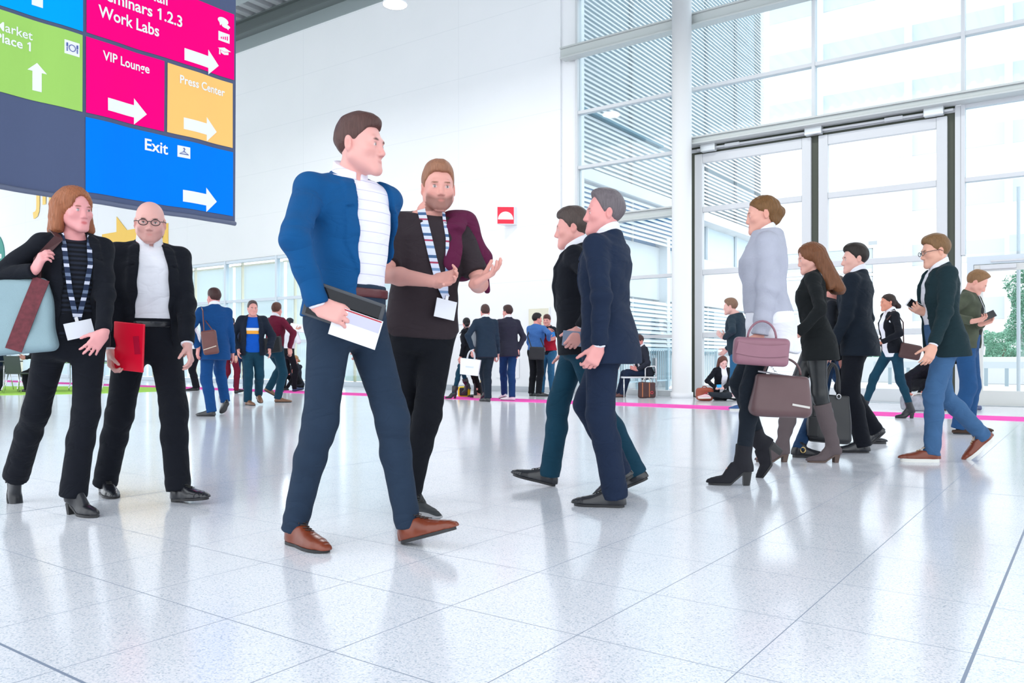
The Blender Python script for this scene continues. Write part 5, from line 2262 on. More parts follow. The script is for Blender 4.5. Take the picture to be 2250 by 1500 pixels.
jp = to_obj('jumper', relax(V, Q, 1), Q, PLUM, None, shL)
jp.location = tuple(shL)
tag(jp, 'plum jumper slung over the shoulder of the bearded man', 'jumper')

# woman at the left edge ------------------------------------------------
RIBTOP = stripes('black_ribbed_top', [(0, (12, 15, 24)), (.5, (32, 38, 52))], 'Z', 42)
BOOTBLK = mat('black_boot_leather', (.012, .013, .018), .3, spec=.5)
sp = dict(H=1.67, fem=True, z=4.26, heel=.05, face=38, hip=158, lean=4, hy=58, hp=4, hr=3, drop=.0, hair=(150, 92, 62), hairstyle='bob', hairlen=.135, hairthick=.014, skin=(230, 160, 160),
          feet=dict(L=dict(x=150, dz=.02, yaw=60), R=dict(x=20, y=1042, dz=.40, yaw=48, pitch=-58)),
          arms=dict(R=dict(w=(78, 592, -.24), hint=(1, -.75, -.5), hd=(.55, .7, .3), pn=(.5, -.2, -.8), curl=.75, thumb=.5),
                    L=dict(w=(228, 762, -.24), hint=(.5, -.3, -.8), hd=(-.5, -.8, .2), pn=(-.4, .1, -.7), curl=.28, spread=.14)),
          trousers=dict(mat=BLACKSUIT, fit=(.094, .068, .076), low=1.3, fold=.003),
          tops=[dict(type='top', name='striped_top', mat=RIBTOP, hem=-.02, ease=.010, sleeve=0, neck=.56, scoop=.55), jacket(BLACKSUIT, dict(OPEN_W, w=[.11, .09, .07, .075, .06, .05]), hem=-.06)],
          shoes=dict(mat=BOOTBLK, tip='point', shaft=.09, name='ankle_boot', wide=.86, len=.262))
K1 = person(sp, 'woman in a black blazer with auburn bob walking beside the bald man', .006)
BANDL = stripes('navy_white_lanyard', [(0, (40, 52, 78)), (.35, (206, 210, 228)), (.55, (40, 52, 78)), (.8, (110, 124, 150))], 'Z', 12)
g1 = sp['tops'][0]
gj = sp['tops'][1]
for u in (.058, -.058):
    lanyard(K1, g1, K1.empty, [(u, .56, .016), (u, .50, .018), (u * .95, .40, .018), (u * .6, .25, .022), (u * .1 - .0, .10, .03)], .024, BANDL, (.13, .085, .25, BADGE) if u > 0 else None)
# teal tote on her shoulder
tc_ = at(38, 696, 4.05)
A = np.array([nrm(cv(.94, .12, -.3)), nrm(cv(.3, .05, .95)), nrm(cv(-.22, .97, .0))])
A[1] = nrm(np.cross(A[2], A[0]))
A[2] = np.cross(A[0], A[1])
bag = soft('tote_bag', 'pale teal tote bag with dark red band on the shoulder of the auburn woman', 'bag', tc_, A, (.165, .055, .185), mat('pale_teal_canvas', srgb((142, 168, 176)), .75, bump=.2, bscale=200, vary=.1), .035, .008)
bs = A[1] if np.dot(A[1], CF) < 0 else -A[1]
band = MB().ribbon([A[0] * (-.02 + .16 * t) + A[2] * (-.17 + .34 * t) + bs * (.0585 + .006 * math.sin(3.1 * t)) for t in np.linspace(0, 1, 9)], bs, .075, .003)
band.build('patterned_band', mat('dark_red_patterned_band', srgb((104, 40, 50)), .7, vary=.6, vscale=45), bag)
shR = K1.sh['R'] - tc_
st = MB()
st.ribbon([A[0] * .11 + A[2] * .17 + bs * .03, A[0] * .13 + A[2] * .27 + bs * .04, shR + UP * .03 + K1.Yc * .115 + K1.Xc * -.055, shR + UP * .075 + K1.Xc * -.05, shR - K1.Yc * .11 + UP * .02 - K1.Xc * .04, A[0] * .05 + A[2] * .17 - bs * .04], [bs, bs, K1.Yc, UP, -K1.Yc, -bs], .042, .004)
st.build('strap', mat('dark_brown_strap', srgb((70, 34, 36)), .6), bag, smooth=False)

# bald man with the red folder ------------------------------------------------
sp = dict(H=1.745, z=4.75, face=34, hip=326, lean=2, hy=22, hp=6, drop=.0, hair=(120, 92, 80), hairstyle='bald', brow=(70, 50, 46), skin=(226, 172, 164), beard=(150, 96, 92), beardk=.4,
          feet=dict(R=dict(x=228, dz=.18, yaw=38), L=dict(x=380, dz=-.10, yaw=62, pitch=6)),
          arms=dict(R=dict(w=(243, 776, -.22), hint=(.6, -.3, -.7), hd=(.1, -1, .15), pn=(.9, 0, -.2), curl=.8, thumb=.4),
                    L=dict(w=(412, 772, -.12), hint=(.6, -.3, -.7), hd=(.35, -.9, .25), pn=(-.9, -.1, .2), curl=.5)),
          trousers=dict(mat=BLACKSUIT, fit=(.098, .074, .070), belt=SHOE_BLACK),
          tops=[shirt(neck=.57), jacket(BLACKSUIT, dict(OPEN_W, w=[.13, .11, .09, .085, .065, .055]), hem=-.10)],
          shoes=dict(DRESS_BLACK, tip='square'), glasses=1)
K2 = person(sp, 'bald man with glasses in a black suit and open white shirt', .006)
c = palm(K2, 'R', .05, .03)
X, Z = nrm(cv(.97, -.1, .2)), nrm(cv(.06, 1, .1))
Z = nrm(Z - X * np.dot(X, Z))
Y = np.cross(X, Z)
fo = tag(empty('folder', tuple(c + X * .075 + Z * .075)), 'bright red plastic folder held upright by the bald man in the black suit', 'folder')
MB().obox((0, 0, 0), np.array([X, Y, Z]), (.095, .007, .135)).build('cover', mat('bright_red_plastic', srgb((236, 12, 52)), .3), fo, bevel=.004)
fr_ = Y if np.dot(Y, CF) < 0 else -Y
MB().obox(fr_ * .0085 + X * .055 + Z * .015, np.array([nrm(X + .15 * Z), Y, nrm(Z - .15 * X)]), (.018, .001, .05)).build('label_pocket', mat('dark_red_pocket', srgb((190, 20, 56)), .25), fo)

# grey haired man in the dark suit, seen from behind ------------------------------------------------
sp = dict(H=1.745, z=4.45, face=-118, hip=1338, lean=0, hy=-84, hp=-2, drop=.0, hair=(104, 96, 100), hairstyle='thin', skin=(230, 160, 156), brow=(110, 96, 92),
          feet=dict(L=dict(x=1372, dz=-.0, yaw=-103), R=dict(x=1392, y=1046, dz=.26, yaw=-100, pitch=-34)),
          arms=dict(L=dict(w=(1316, 762, -.20), hint=(.8, -.3, -.6), hd=(-.40, -.85, .1), pn=(-.3, -.1, -.9), curl=.75, thumb=.3), R=dict(fk=(0, 4, 8))),
          trousers=dict(mat=NAVYSUIT, fit=(.100, .076, .072), low=1.2),
          tops=[shirt(), jacket(NAVYSUIT, OPEN_V, hem=-.14)],
          shoes=dict(DRESS_BLACK))
K5 = person(sp, 'grey haired man in a dark navy suit seen from behind in mid-stride', .006)

# man behind him in the black jacket and teal jeans ------------------------------------------------
sp = dict(H=1.77, z=5.08, face=-97, hip=1272, lean=1, hy=-97, hp=4, drop=-.0, hair=(74, 62, 58), skin=(228, 164, 156),
          feet=dict(R=dict(x=1220, dz=.1, yaw=-100, pitch=13), L=dict(x=1424, y=1052, dz=-.06, yaw=-100, pitch=-24)),
          arms=dict(L=dict(w=(1277, 722, -.26), hint=(.6, -.3, -.8), hd=(-.5, -.8, .1), pn=(-.2, -.1, -.95), curl=.6), R=dict(fk=(2, 3, 8))),
          trousers=dict(mat=TEALJEAN, fit=(.094, .068, .066), low=1.1),
          tops=[shirt(), jacket(BLACKSUIT, OPEN_V, hem=-.10)],
          shoes=dict(DRESS_BLACK))
K6 = person(sp, 'dark haired man in black jacket and teal jeans, mostly behind the grey haired man', .0065)
c = palm(K6, 'L', .07, .03)
X, Z = nrm(cv(.98, -.08, .1)), nrm(cv(.08, .95, .3))
mg = tag(MB().obox((0, 0, 0), np.array([X, np.cross(X, Z), Z]), (.07, .004, .046)).build('brochure', mat('grey_blue_brochure', srgb((130, 144, 168)), .5), bevel=.002), 'folded grey brochure in the hand of the man in black jacket and teal jeans', 'brochure')
mg.location = tuple(c - CF * .03)

# woman with the bun ------------------------------------------------
GREYKNIT = cloth('light_grey_loose_knit', (176, 178, 192), bump=.5, bscale=160, crease=.10)
LONGTAIL = dict(type='shirt', name='shirt', mat=WHITE_SHIRT, hem=-.15, prof=[(h, a + (.038 if h < .12 else .008), b + (.038 if h < .12 else .008), c + (.040 if h < .12 else .008)) for h, a, b, c in FEMALE], sleeve=0, collar=1, flare=.02, fold=.008, hemtilt=.25)
sp = dict(H=1.81, fem=True, z=5.22, heel=.075, face=-104, hip=1690, lean=1, hy=-98, hp=6, drop=.0, hair=(112, 78, 44), hairstyle='bun', bun=(0, -.112, .005), bunr=(.04, .034, .04), skin=(226, 166, 150),
          feet=dict(L=dict(x=1652, dz=-.0, yaw=-98), R=dict(x=1722, y=985, dz=.32, yaw=-98, pitch=-55)),
          arms=dict(L=dict(w=(1668, 762, -.20), hint=(.5, -.2, -.9), hd=(-.4, -.9, .1), pn=(-.2, 0, -.9), curl=.7), R=dict(fk=(-4, 5, 8))),
          trousers=dict(mat=cloth('washed_black_denim', (24, 32, 42)), fit=(.090, .060, .046), low=.5),
          tops=[LONGTAIL, dict(type='sweater', name='sweater', mat=GREYKNIT, hem=.07, ease=.045, neck=.60, scoop=.1, sleeve=1, sleeve_fit=1.35, fold=.009, foldf=30)],
          shoes=dict(mat=mat('black_suede', (.012, .012, .018), .9, bump=.3, bscale=400), tip='round', shaft=.10, name='ankle_boot', wide=.88, len=.265))
K7 = person(sp, 'woman with pinned-up hair in a loose grey sweater and black ankle boots', .006)
MAUVE = mat('mauve_pink_leather', srgb((150, 104, 118)), .45, vary=.12, vscale=9)
TAUPE = mat('brown_taupe_leather', srgb((98, 72, 74)), .45, vary=.12, vscale=9)
A = np.array([nrm(cv(.99, -.06, .12)), nrm(cv(.12, .0, -.99)), UP])
A[1] = nrm(np.cross(UP, A[0]))
A[2] = np.cross(A[0], A[1])
c = at(1672, 772, 4.93)
pk_ = soft('shoulder_bag', 'mauve pink leather bag carried at hip height by the woman in the grey sweater', 'bag', c, A, (.165, .045, .085), MAUVE, .03, .005)
fr_ = A[1] if np.dot(A[1], CF) < 0 else -A[1]
MB().ribbon([A[0] * x + A[2] * (.02 - .02 * math.cos(x * 9)) + fr_ * .05 for x in np.linspace(-.15, .15, 9)], fr_, .07, .004).build('flap', MAUVE, pk_)
MB().tube(loop(c, A, .085, .11, 0, .075, y=.0), .007, 8).build('handle', MAUVE, pk_, smooth=True)
c = at(1716, 864, 5.05)
br = soft('handbag', 'brown leather handbag with a pale zip hanging low beside the woman in the grey sweater', 'bag', c, A, (.175, .05, .13), TAUPE, .035, .006, taper=.018)
MB().ribbon([A[0] * x + A[2] * (-.062 - .12 * (x - .06)) + fr_ * .058 for x in np.linspace(.06, .165, 5)], fr_, .013, .003).build('zip', mat('pale_zip', (.62, .6, .56), .4, metal=.3), br)
MB().tube([A[0] * x + A[2] * (.115 - .1 * x) + fr_ * .02 for x in np.linspace(-.15, .16, 8)], .006, 6).build('zip_edge', mat('steel_clip', (.6, .6, .62), .3), br)
ch = MB()
hand = palm(K7, 'L', .07, .02) - c
for i, t in enumerate(np.linspace(0, 1, 14)):
    p = hand * (1 - t) + (A[0] * -.04 + A[2] * .13) * t
    d = nrm((A[0] * -.04 + A[2] * .13) - hand)
    q = np.cross(d, CF if i % 2 else CR)
    ch.tube([p + d * .012 * math.cos(w) + q * .006 * math.sin(w) for w in np.linspace(0, 6.28, 9)], .0022, 5)
ch.build('chain', mat('silver_chain', (.75, .75, .76), .25, metal=.9), br)
hp_ = loop(c, A, .11, .1, 0, .12)
MB().tube(hp_, .008, 8).build('handle', TAUPE, br, smooth=True)

# woman with long brown hair and grey boots ------------------------------------------------
KNITW = stripes('white_knit_pattern', [(0, (214, 214, 218)), (.5, (120, 124, 132)), (.7, (214, 214, 218))], 'Z', 60, check=True)
sp = dict(H=1.70, fem=True, z=6.42, heel=.05, face=-112, hip=1795, lean=2, hy=-96, hp=12, drop=.0, hair=(112, 70, 44), hairstyle='long', hairlen=.30, hairback=.07, hairthick=.016, skin=(226, 170, 156),
          feet=dict(L=dict(x=1846, dz=-.06, yaw=-92), R=dict(x=1733, dz=-.03, yaw=-92)),
          arms=dict(L=dict(w=(1752, 736, -.18), hint=(.7, -.5, -.6), hd=(-.9, -.1, .1), pn=(0, .3, -.9), curl=.5), R=dict(w=(1752, 728, .12), hint=(.7, -.5, -.6), curl=.5)),
          trousers=dict(mat=mat('black_leather_leggings', (.012, .014, .016), .38, bump=.1), fit=(.088, .060, .046), low=.4),
          tops=[dict(type='top', name='knit_top', mat=KNITW, hem=-.02, ease=.012, sleeve=0, neck=.57), jacket(cloth('black_short_coat', (20, 24, 26)), dict(OPEN_W, w=[.1, .09, .08, .08, .07, .06]), hem=-.16, flare=.02)],
          shoes=dict(mat=mat('grey_brown_suede', srgb((94, 82, 84)), .85, bump=.3, bscale=200, vary=.12), tip='round', shaft=.34, name='tall_boot', wide=.9, len=.262, solemat=mat('brown_stacked_heel', srgb((92, 74, 66)), .6)))
K8 = person(sp, 'woman with long brown hair in a black coat, leggings and tall grey boots', .0065)
c = at(1822, 914, 6.75)
hb = soft('handbag', 'large black leather handbag with buckles behind the tall grey boots', 'bag', c, A, (.165, .06, .20), mat('black_bag_leather', (.014, .015, .018), .4), .03, .006, taper=.022, vox=.009)
MB().tube(loop(c, A, .055, .26, 0, .18), .010, 8).tube(loop(c, A, .055, .25, 0, .18, y=-.05), .010, 8).build('handle', mat('black_bag_leather'), hb, smooth=True)
bk = MB()
for x, z in ((-.05, .16), (.05, .17)):
    bk.tube([A[0] * (x + .016 * math.cos(t)) + A[2] * (z + .018 * math.sin(t)) + fr_ * .062 for t in np.linspace(0, 6.28, 13)], .004, 6)
bk.build('ring', mat('steel_clip', (.6, .6, .62), .3), hb)
pkt = MB().obox(A[0] * -.14 + A[2] * -.09 + fr_ * .07, A, (.045, .02, .085)).build('side_pocket', mat('black_bag_leather'), hb, bevel=.012)

# dark haired man in the navy suit ------------------------------------------------
sp = dict(H=1.83, z=7.1, face=-128, hip=1886, lean=0, hy=-95, hp=3, drop=.0, hair=(38, 30, 26), skin=(230, 178, 164),
          feet=dict(L=dict(x=1910, dz=-.1, yaw=-100), R=dict(x=1946, y=948, dz=.15, yaw=-100, pitch=-42)),
          arms=dict(L=dict(fk=(6, 7, 16)), R=dict(fk=(-5, 8, 20))),
          trousers=dict(mat=BLACKSUIT, fit=(.098, .074, .068), low=1.2),
          tops=[shirt(), jacket(cloth('dark_navy_jacket_wool', (20, 30, 42)), OPEN_V, hem=-.13)],
          shoes=dict(DRESS_BLACK))
K9 = person(sp, 'dark haired man in a navy suit just behind the long haired woman', .0075)

# short person between them ------------------------------------------------
sp = dict(H=1.60, fem=True, z=7.5, face=72, hip=1816, lean=4, hy=66, hp=20, drop=.0, hair=(70, 48, 34), hairstyle='short', skin=(220, 150, 140),
          feet=dict(R=dict(x=1741, dz=-.80, yaw=75), L=dict(x=1884, dz=.3, yaw=75)),
          trousers=dict(mat=DARKJEAN, fit=(.092, .064, .056)),
          tops=[dict(type='sweater', name='sweater', mat=cloth('dark_jumper', (28, 32, 40)), hem=-.06, ease=.02, sleeve=1)],
          shoes=dict(mat=BOOTBLK, tip='round', shaft=.08, name='buckle_boot', sole=.02))
K11 = person(sp, 'short haired person in dark jeans and buckled black boots behind the long haired woman', .0085)
lanyard(K11, sp['tops'][0], K11.empty, [(.05, .55, .012), (.045, .42), (.0, .26)], .016, mat('light_blue_lanyard', srgb((120, 170, 220)), .6), (.06, .08, 0, BADGE))
l = K11.leg['R']
bb = MB()
p0 = l['ank'] - l['fu'] * .01 + l['fw'] * .03 + l['sx'] * .048
bb.tube([p0 + l['fw'] * .02 * math.cos(t) + l['fu'] * .022 * math.sin(t) for t in np.linspace(0, 6.28, 13)], .004, 6)
bb.build('buckle', mat('gold_buckle', (.7, .5, .2), .3, metal=.8), K11.empty, off=K11.root)

# man with glasses in blazer and jeans ------------------------------------------------
sp = dict(H=1.81, z=6.42, face=-98, hip=2075, lean=3, hy=-96, hp=8, drop=.0, hair=(120, 88, 56), skin=(228, 172, 150), glasses=1, hairthick=.006,
          feet=dict(L=dict(x=2064, dz=-.04, yaw=-100), R=dict(x=2186, y=962, dz=.1, yaw=-98, pitch=-42)),
          arms=dict(L=dict(fk=(8, 10, 14)), R=dict(w=(2036, 688, .05), hint=(.3, -.8, -.5), hd=(-.85, .35, .1), pn=(.2, .6, -.4), curl=.5)),
          trousers=dict(mat=BLUEJEAN, fit=(.094, .068, .060), fold=.009),
          tops=[shirt(), jacket(cloth('dark_bottle_green_blazer', (22, 44, 50)), dict(OPEN_W), hem=-.13)],
          shoes=dict(mat=SHOE_BROWN, laces=1, sole=.024, name='sneaker', lacemat=mat('tan_lace', (.55, .35, .18), .7), solemat=mat('white_rubber_sole', (.78, .77, .72), .5)))
K10 = person(sp, 'man with glasses in a dark blazer, blue jeans and brown sneakers walking left', .0068)
c = palm(K10, 'R', .11, .025)
ph = tag(empty('phone', tuple(c)), 'pale smartphone in the hand of the man with glasses and blue jeans', 'phone')
X, Z = nrm(cv(-.85, .45, .2)), nrm(cv(.4, .85, .3))
MB().obox((0, 0, 0), np.array([X, nrm(np.cross(X, Z)), nrm(np.cross(np.cross(X, Z), X))]), (.07, .004, .034)).build('phone_body', mat('white_phone', (.8, .8, .82), .3), ph, bevel=.003)
MB().obox(nrm(np.cross(X, Z)) * -.0045, np.array([X, nrm(np.cross(X, Z)), nrm(np.cross(np.cross(X, Z), X))]), (.06, .0008, .03)).build('screen', mat('black_screen'), ph)

# man looking at his phone ------------------------------------------------
CAMO = mat('camouflage_cloth', srgb((70, 76, 60)), .85, vary=.55, vscale=11)
sp = dict(H=1.79, z=8.75, face=48, hip=2122, lean=4, hy=58, hp=34, hfwd=.06, drop=.0, hair=(132, 98, 66), skin=(228, 168, 152), hairstyle='thin',
          feet=dict(R=dict(x=2094, dz=-.0, yaw=70), L=dict(x=2116, dz=.35, yaw=50)),
          arms=dict(R=dict(w=(2136, 706, -.40), hint=(.7, -.7, -.2), hd=(.9, .2, .2), pn=(.0, .8, .3), curl=.6), L=dict(w=(2156, 712, -.30), hint=(.7, -.7, -.2), hd=(.75, .3, .3), pn=(-.3, .8, .3), curl=.6)),
          trousers=dict(mat=cloth('bright_blue_denim', (34, 76, 122), vary=.2), fit=(.100, .078, .070)),
          tops=[dict(type='tee', name='long_tee', mat=cloth('black_jersey', (12, 16, 16)), hem=-.20, ease=.006, sleeve=0), jacket(CAMO, dict(OPEN_W), hem=-.02, lapel=0)],
          shoes=dict(mat=mat('dark_brown_suede', srgb((66, 46, 34)), .8), tip='round', name='loafer', style='flat', wide=1.05))
K12 = person(sp, 'man in a camouflage jacket and blue jeans looking down at his phone', .0085)
c = (palm(K12, 'R', .09, .03) + palm(K12, 'L', .09, .03)) / 2 + UP * .02 + CR * .03
ph = tag(empty('phone', tuple(c)), 'black smartphone held in both hands by the man in the camouflage jacket', 'phone')
X, Z = nrm(cv(.9, .42, .1)), nrm(cv(-.4, .85, -.3))
Y = nrm(np.cross(X, Z))
MB().obox((0, 0, 0), np.array([X, Y, nrm(np.cross(Y, X))]), (.072, .0045, .036)).build('phone_body', mat('black_phone', (.03, .03, .035), .3), ph, bevel=.003)
MB().obox(Y * .005, np.array([X, Y, nrm(np.cross(Y, X))]), (.062, .0008, .032)).build('screen', mat('black_screen'), ph)
lanyard(K12, sp['tops'][1], K12.empty, [(.03, .55, .012), (.02, .40), (.0, .2), (.0, .02, .03)], .014, mat('pale_grey_lanyard', (.6, .62, .66), .6), (.07, .095, 0, BADGE))
# ------------------------------------------------------------------ the people further back
def sitting(k_off=.42):
    return dict(R=dict(off=(.10, k_off, 0), yaw=None), L=dict(off=(-.10, k_off, 0)))


BLUESUIT = cloth('royal_blue_suit_wool', (10, 66, 122))
BURG = cloth('burgundy_knit', (104, 20, 48))
DENIMSHIRT = cloth('denim_blue_shirt', (62, 108, 172))
GREYSHOE = dict(mat=mat('tan_brown_leather', srgb((128, 92, 70)), .4), tip='round', name='shoe', laces=0)
BLK = dict(DRESS_BLACK, laces=0)
FV = .0115


def far(label, tops, tr, shoes=BLK, vox=FV, **sp):
    sp['tops'] = tops
    sp['trousers'] = tr
    sp['shoes'] = shoes
    return person(sp, label, vox), sp


def tr(m, fit=(.098, .074, .066), **kw):
    return dict(mat=m, fit=fit, **kw)


def sweater(m, **kw):
    d = dict(type='sweater', name='sweater', mat=m, hem=-.05, ease=.018, sleeve=1)
    d.update(kw)
    return d


# left group: blue suit, blue tee, burgundy jumper
K24, _ = far('man in a royal blue suit seen from behind carrying a brown satchel', [shirt(), jacket(BLUESUIT, OPEN_V, hem=-.16)], tr(BLUESUIT),
             H=1.82, z=11.35, face=-150, hip=472, hy=-128, hair=(62, 38, 36), skin=(220, 150, 145), vox=.009,
             feet=dict(L=dict(x=472, dz=.0, yaw=-105), R=dict(x=500, y=885, dz=.3, yaw=-140, pitch=-35)), arms=dict(L=dict(w=(436, 764, -.18), hint=(.9, -.3, -.3), hd=(-.1, -1, .1)), R=dict(fk=(0, 8, 14))))
A = np.array([nrm(cv(.95, .15, -.25)), nrm(cv(.25, 0, .97)), UP])
A[2] = nrm(np.cross(A[1], A[0]))
A[1] = nrm(np.cross(A[0], A[2]))
c = at(461, 752, 11.02)
sa = soft('satchel', 'brown leather satchel hanging at the hip of the man in the royal blue suit', 'bag', c, A, (.10, .045, .165), mat('brown_satchel_leather', srgb((104, 58, 54)), .4, vary=.2, vscale=12), .03, .005, vox=.01)
f_ = A[1] if np.dot(A[1], CF) < 0 else -A[1]
MB().ribbon([A[0] * -.09 + A[2] * -.09 + f_ * .048, A[0] * .08 + A[2] * -.06 + f_ * .048], f_, .012, .003).build('trim_strap', mat('pale_tan_strap', (.6, .5, .42), .5), sa)
MB().tube([A[0] * -.05 + A[2] * .16, K24.sh['L'] - c - K24.Yc * .14, K24.sh['L'] - c + UP * .07, K24.sh['L'] - c + K24.Yc * .13, A[0] * .06 + A[2] * .16], .008, 6).build('strap', mat('brown_satchel_leather'), sa)

STRIPET = stripes('blue_tee_with_stripes', [(0, (8, 92, 190)), (.46, (240, 168, 40)), (.56, (236, 230, 214)), (.66, (8, 92, 190))], 'Z', 1.0)
g = dict(type='tee', name='tee', mat=cloth('bright_blue_tee', (6, 84, 186)), hem=-.04, ease=.020, sleeve=0, neck=.57)
K25, sp = far('man in a bright blue tee with white and orange stripe and dark blazer', [g, jacket(cloth('dark_slate_blazer', (20, 30, 46)), dict(OPEN_W, w=[.12, .11, .1, .1, .08, .06]), hem=-.09, infl=.014)], tr(TEALJEAN),
              GREYSHOE, H=1.83, z=14.1, face=18, hip=555, hy=30, hair=(84, 70, 70), hairstyle='thin', skin=(226, 160, 150),
              feet=dict(R=dict(x=541, dz=.0, yaw=45), L=dict(x=566, y=872, dz=.35, yaw=30, pitch=-20)), arms=dict(R=dict(w=(524, 768, -.15), hint=(1, -.2, -.4), hd=(.1, -1, .2)), L=dict(w=(592, 768, -.1), hint=(.8, -.2, -.5), hd=(.2, -1, .3))))
for h0, h1, m in ((.33, .375, mat('white_tee_print', (.8, .8, .78), .7)), (.275, .33, mat('orange_tee_print', srgb((244, 166, 50)), .7))):
    P, N = [], []
    for u in np.linspace(-.11, .11, 9):
        p, n = torso_pt(K25, g, u, (h0 + h1) / 2, .006)
        P.append(p)
        N.append(n)
    MB().ribbon(P, N, (h1 - h0) * K25.s, .002).build('tee_print', m, K25.empty, off=K25.root)
K26, _ = far('man in a burgundy jumper seen from behind with a black shoulder bag', [shirt(sleeve=0), sweater(BURG, hem=-.03)], tr(TEALJEAN),
             GREYSHOE, H=1.86, z=14.9, face=150, hip=602, hy=168, hair=(86, 54, 44), skin=(226, 160, 150),
             feet=dict(R=dict(x=604, dz=-.0, yaw=95), L=dict(x=580, y=858, dz=.3, yaw=110, pitch=-30)), arms=dict(R=dict(w=(636, 764, -.1), hint=(1, -.2, .2), hd=(.1, -1, .0)), L=dict(fk=(10, 8, 20))))
A = np.array([nrm(cv(.97, .12, .2)), nrm(cv(-.2, 0, .98)), UP])
A[2] = nrm(np.cross(A[1], A[0]))
A[1] = nrm(np.cross(A[0], A[2]))
c = at(597, 758, 14.55)
sb_ = soft('messenger_bag', 'black messenger bag on the back of the man in the burgundy jumper', 'bag', c, A, (.19, .05, .14), mat('black_nylon', (.014, .016, .02), .6), .03, .005, vox=.011)
MB().tube([A[0] * -.16 + A[2] * .12, K26.sh['L'] - c - K26.Yc * .13, K26.sh['L'] - c + UP * .07, K26.sh['R'] * .5 + K26.sh['L'] * .5 - c + K26.Yc * .14 - UP * .2, A[0] * .16 + A[2] * .1], .01, 6).build('strap', mat('black_nylon'), sb_)

K27, _ = far('man with black glasses and white shirt behind the bald man', [shirt(hem=.1, ease=.02, sleeve_fit=1)], tr(BLACKSUIT), H=1.8, z=20.4, face=-70, hip=432, hy=-78, hair=(44, 30, 28), glasses=1, skin=(190, 130, 120), beard=(70, 44, 40), beardk=.5, walk=0,
             arms=dict(L=dict(w=(425, 722, -.2), hint=(.6, -.7, -.3), hd=(-.4, .6, 0)), R=dict(fk=(10, 8, 30))))
K28, _ = far('dark haired person in navy jacket and burgundy trousers behind the blue suit man', [jacket(NAVYSUIT, OPEN_V, hem=-.05)], tr(cloth('burgundy_trousers', (110, 20, 44)), (.09, .066, .056)), H=1.76, z=18.6, face=160, hip=504, hy=170, hair=(32, 26, 26), walk=.16)
K29, _ = far('man in white shirt and black trousers behind the burgundy jumper, facing away', [shirt(hem=.1, ease=.02, sleeve_fit=1)], tr(BLACKJEAN, (.09, .066, .056)), H=1.80, z=19.6, face=140, hip=632, hy=150, hair=(22, 26, 38), walk=.15,
             shoes=dict(BLK, mat=mat('navy_sneaker', (.03, .06, .14), .6)), arms=dict(R=dict(w=(650, 726, -.2), hint=(.8, -.6, 0), hd=(.7, .3, .3)), L=dict(fk=(5, 8, 20))))
pp = tag(MB().obox((0, 0, 0), np.array([nrm(cv(1, -.15, .1)), nrm(cv(.1, .5, .9)), nrm(cv(.1, .9, -.5))]), (.26, .012, .10)).build('paper_stack', PAPER), 'loose stack of white papers held behind the burgundy jumper man', 'papers')
pp.location = tuple(palm(K29, 'R', .1, .03) + CR * .02)
K29b, _ = far('person in dark jeans and black jacket behind the blue tee man', [jacket(BLACKSUIT, OPEN_V, hem=-.05)], tr(DARKJEAN), H=1.76, z=19.5, face=-170, hip=530, hy=-170, hair=(30, 26, 26), walk=.2)
K30, _ = far('blond woman sitting on the floor by the glazed partition', [jacket(CHARCOAL, OPEN_W, hem=-.02)], tr(BLACKJEAN, (.085, .06, .046)), dict(BLK, style='flat'), H=1.66, fem=True, z=20.8, face=-30, hip=654, hipz=.13, lean=6, hy=-25, hp=14, hair=(168, 128, 84), hairstyle='pony', skin=(222, 150, 140),
             feet=dict(R=dict(off=(.08, .36, 0), yaw=-35), L=dict(off=(-.08, .42, 0), yaw=-25)), arms=dict(R=dict(fk=(40, 8, 60)), L=dict(fk=(40, 8, 60))))
K33, _ = far('man in black trousers and brown shoes half hidden behind the brown tee man', [jacket(BLACKSUIT, OPEN_V, hem=-.1)], tr(BLACKJEAN), dict(BLK, mat=mat('dark_oxblood_leather', srgb((58, 30, 30)), .35)), H=1.74, z=18.9, face=-60, hip=893, hy=-90, hair=(40, 30, 28), walk=0)
PLAID = stripes('blue_white_plaid', [(0, (190, 200, 226)), (.35, (70, 84, 140)), (.5, (190, 200, 226)), (.8, (110, 110, 170))], 'Z', 14, check=True)
K34, _ = far('person in blue and white plaid trousers between the blazer man and the tee man', [sweater(NAVYSUIT)], tr(PLAID), dict(BLK, mat=mat('white_trainer', (.8, .8, .84), .5)), H=1.68, z=19.6, face=-150, hip=864, hy=-150, hair=(40, 30, 28), walk=0)

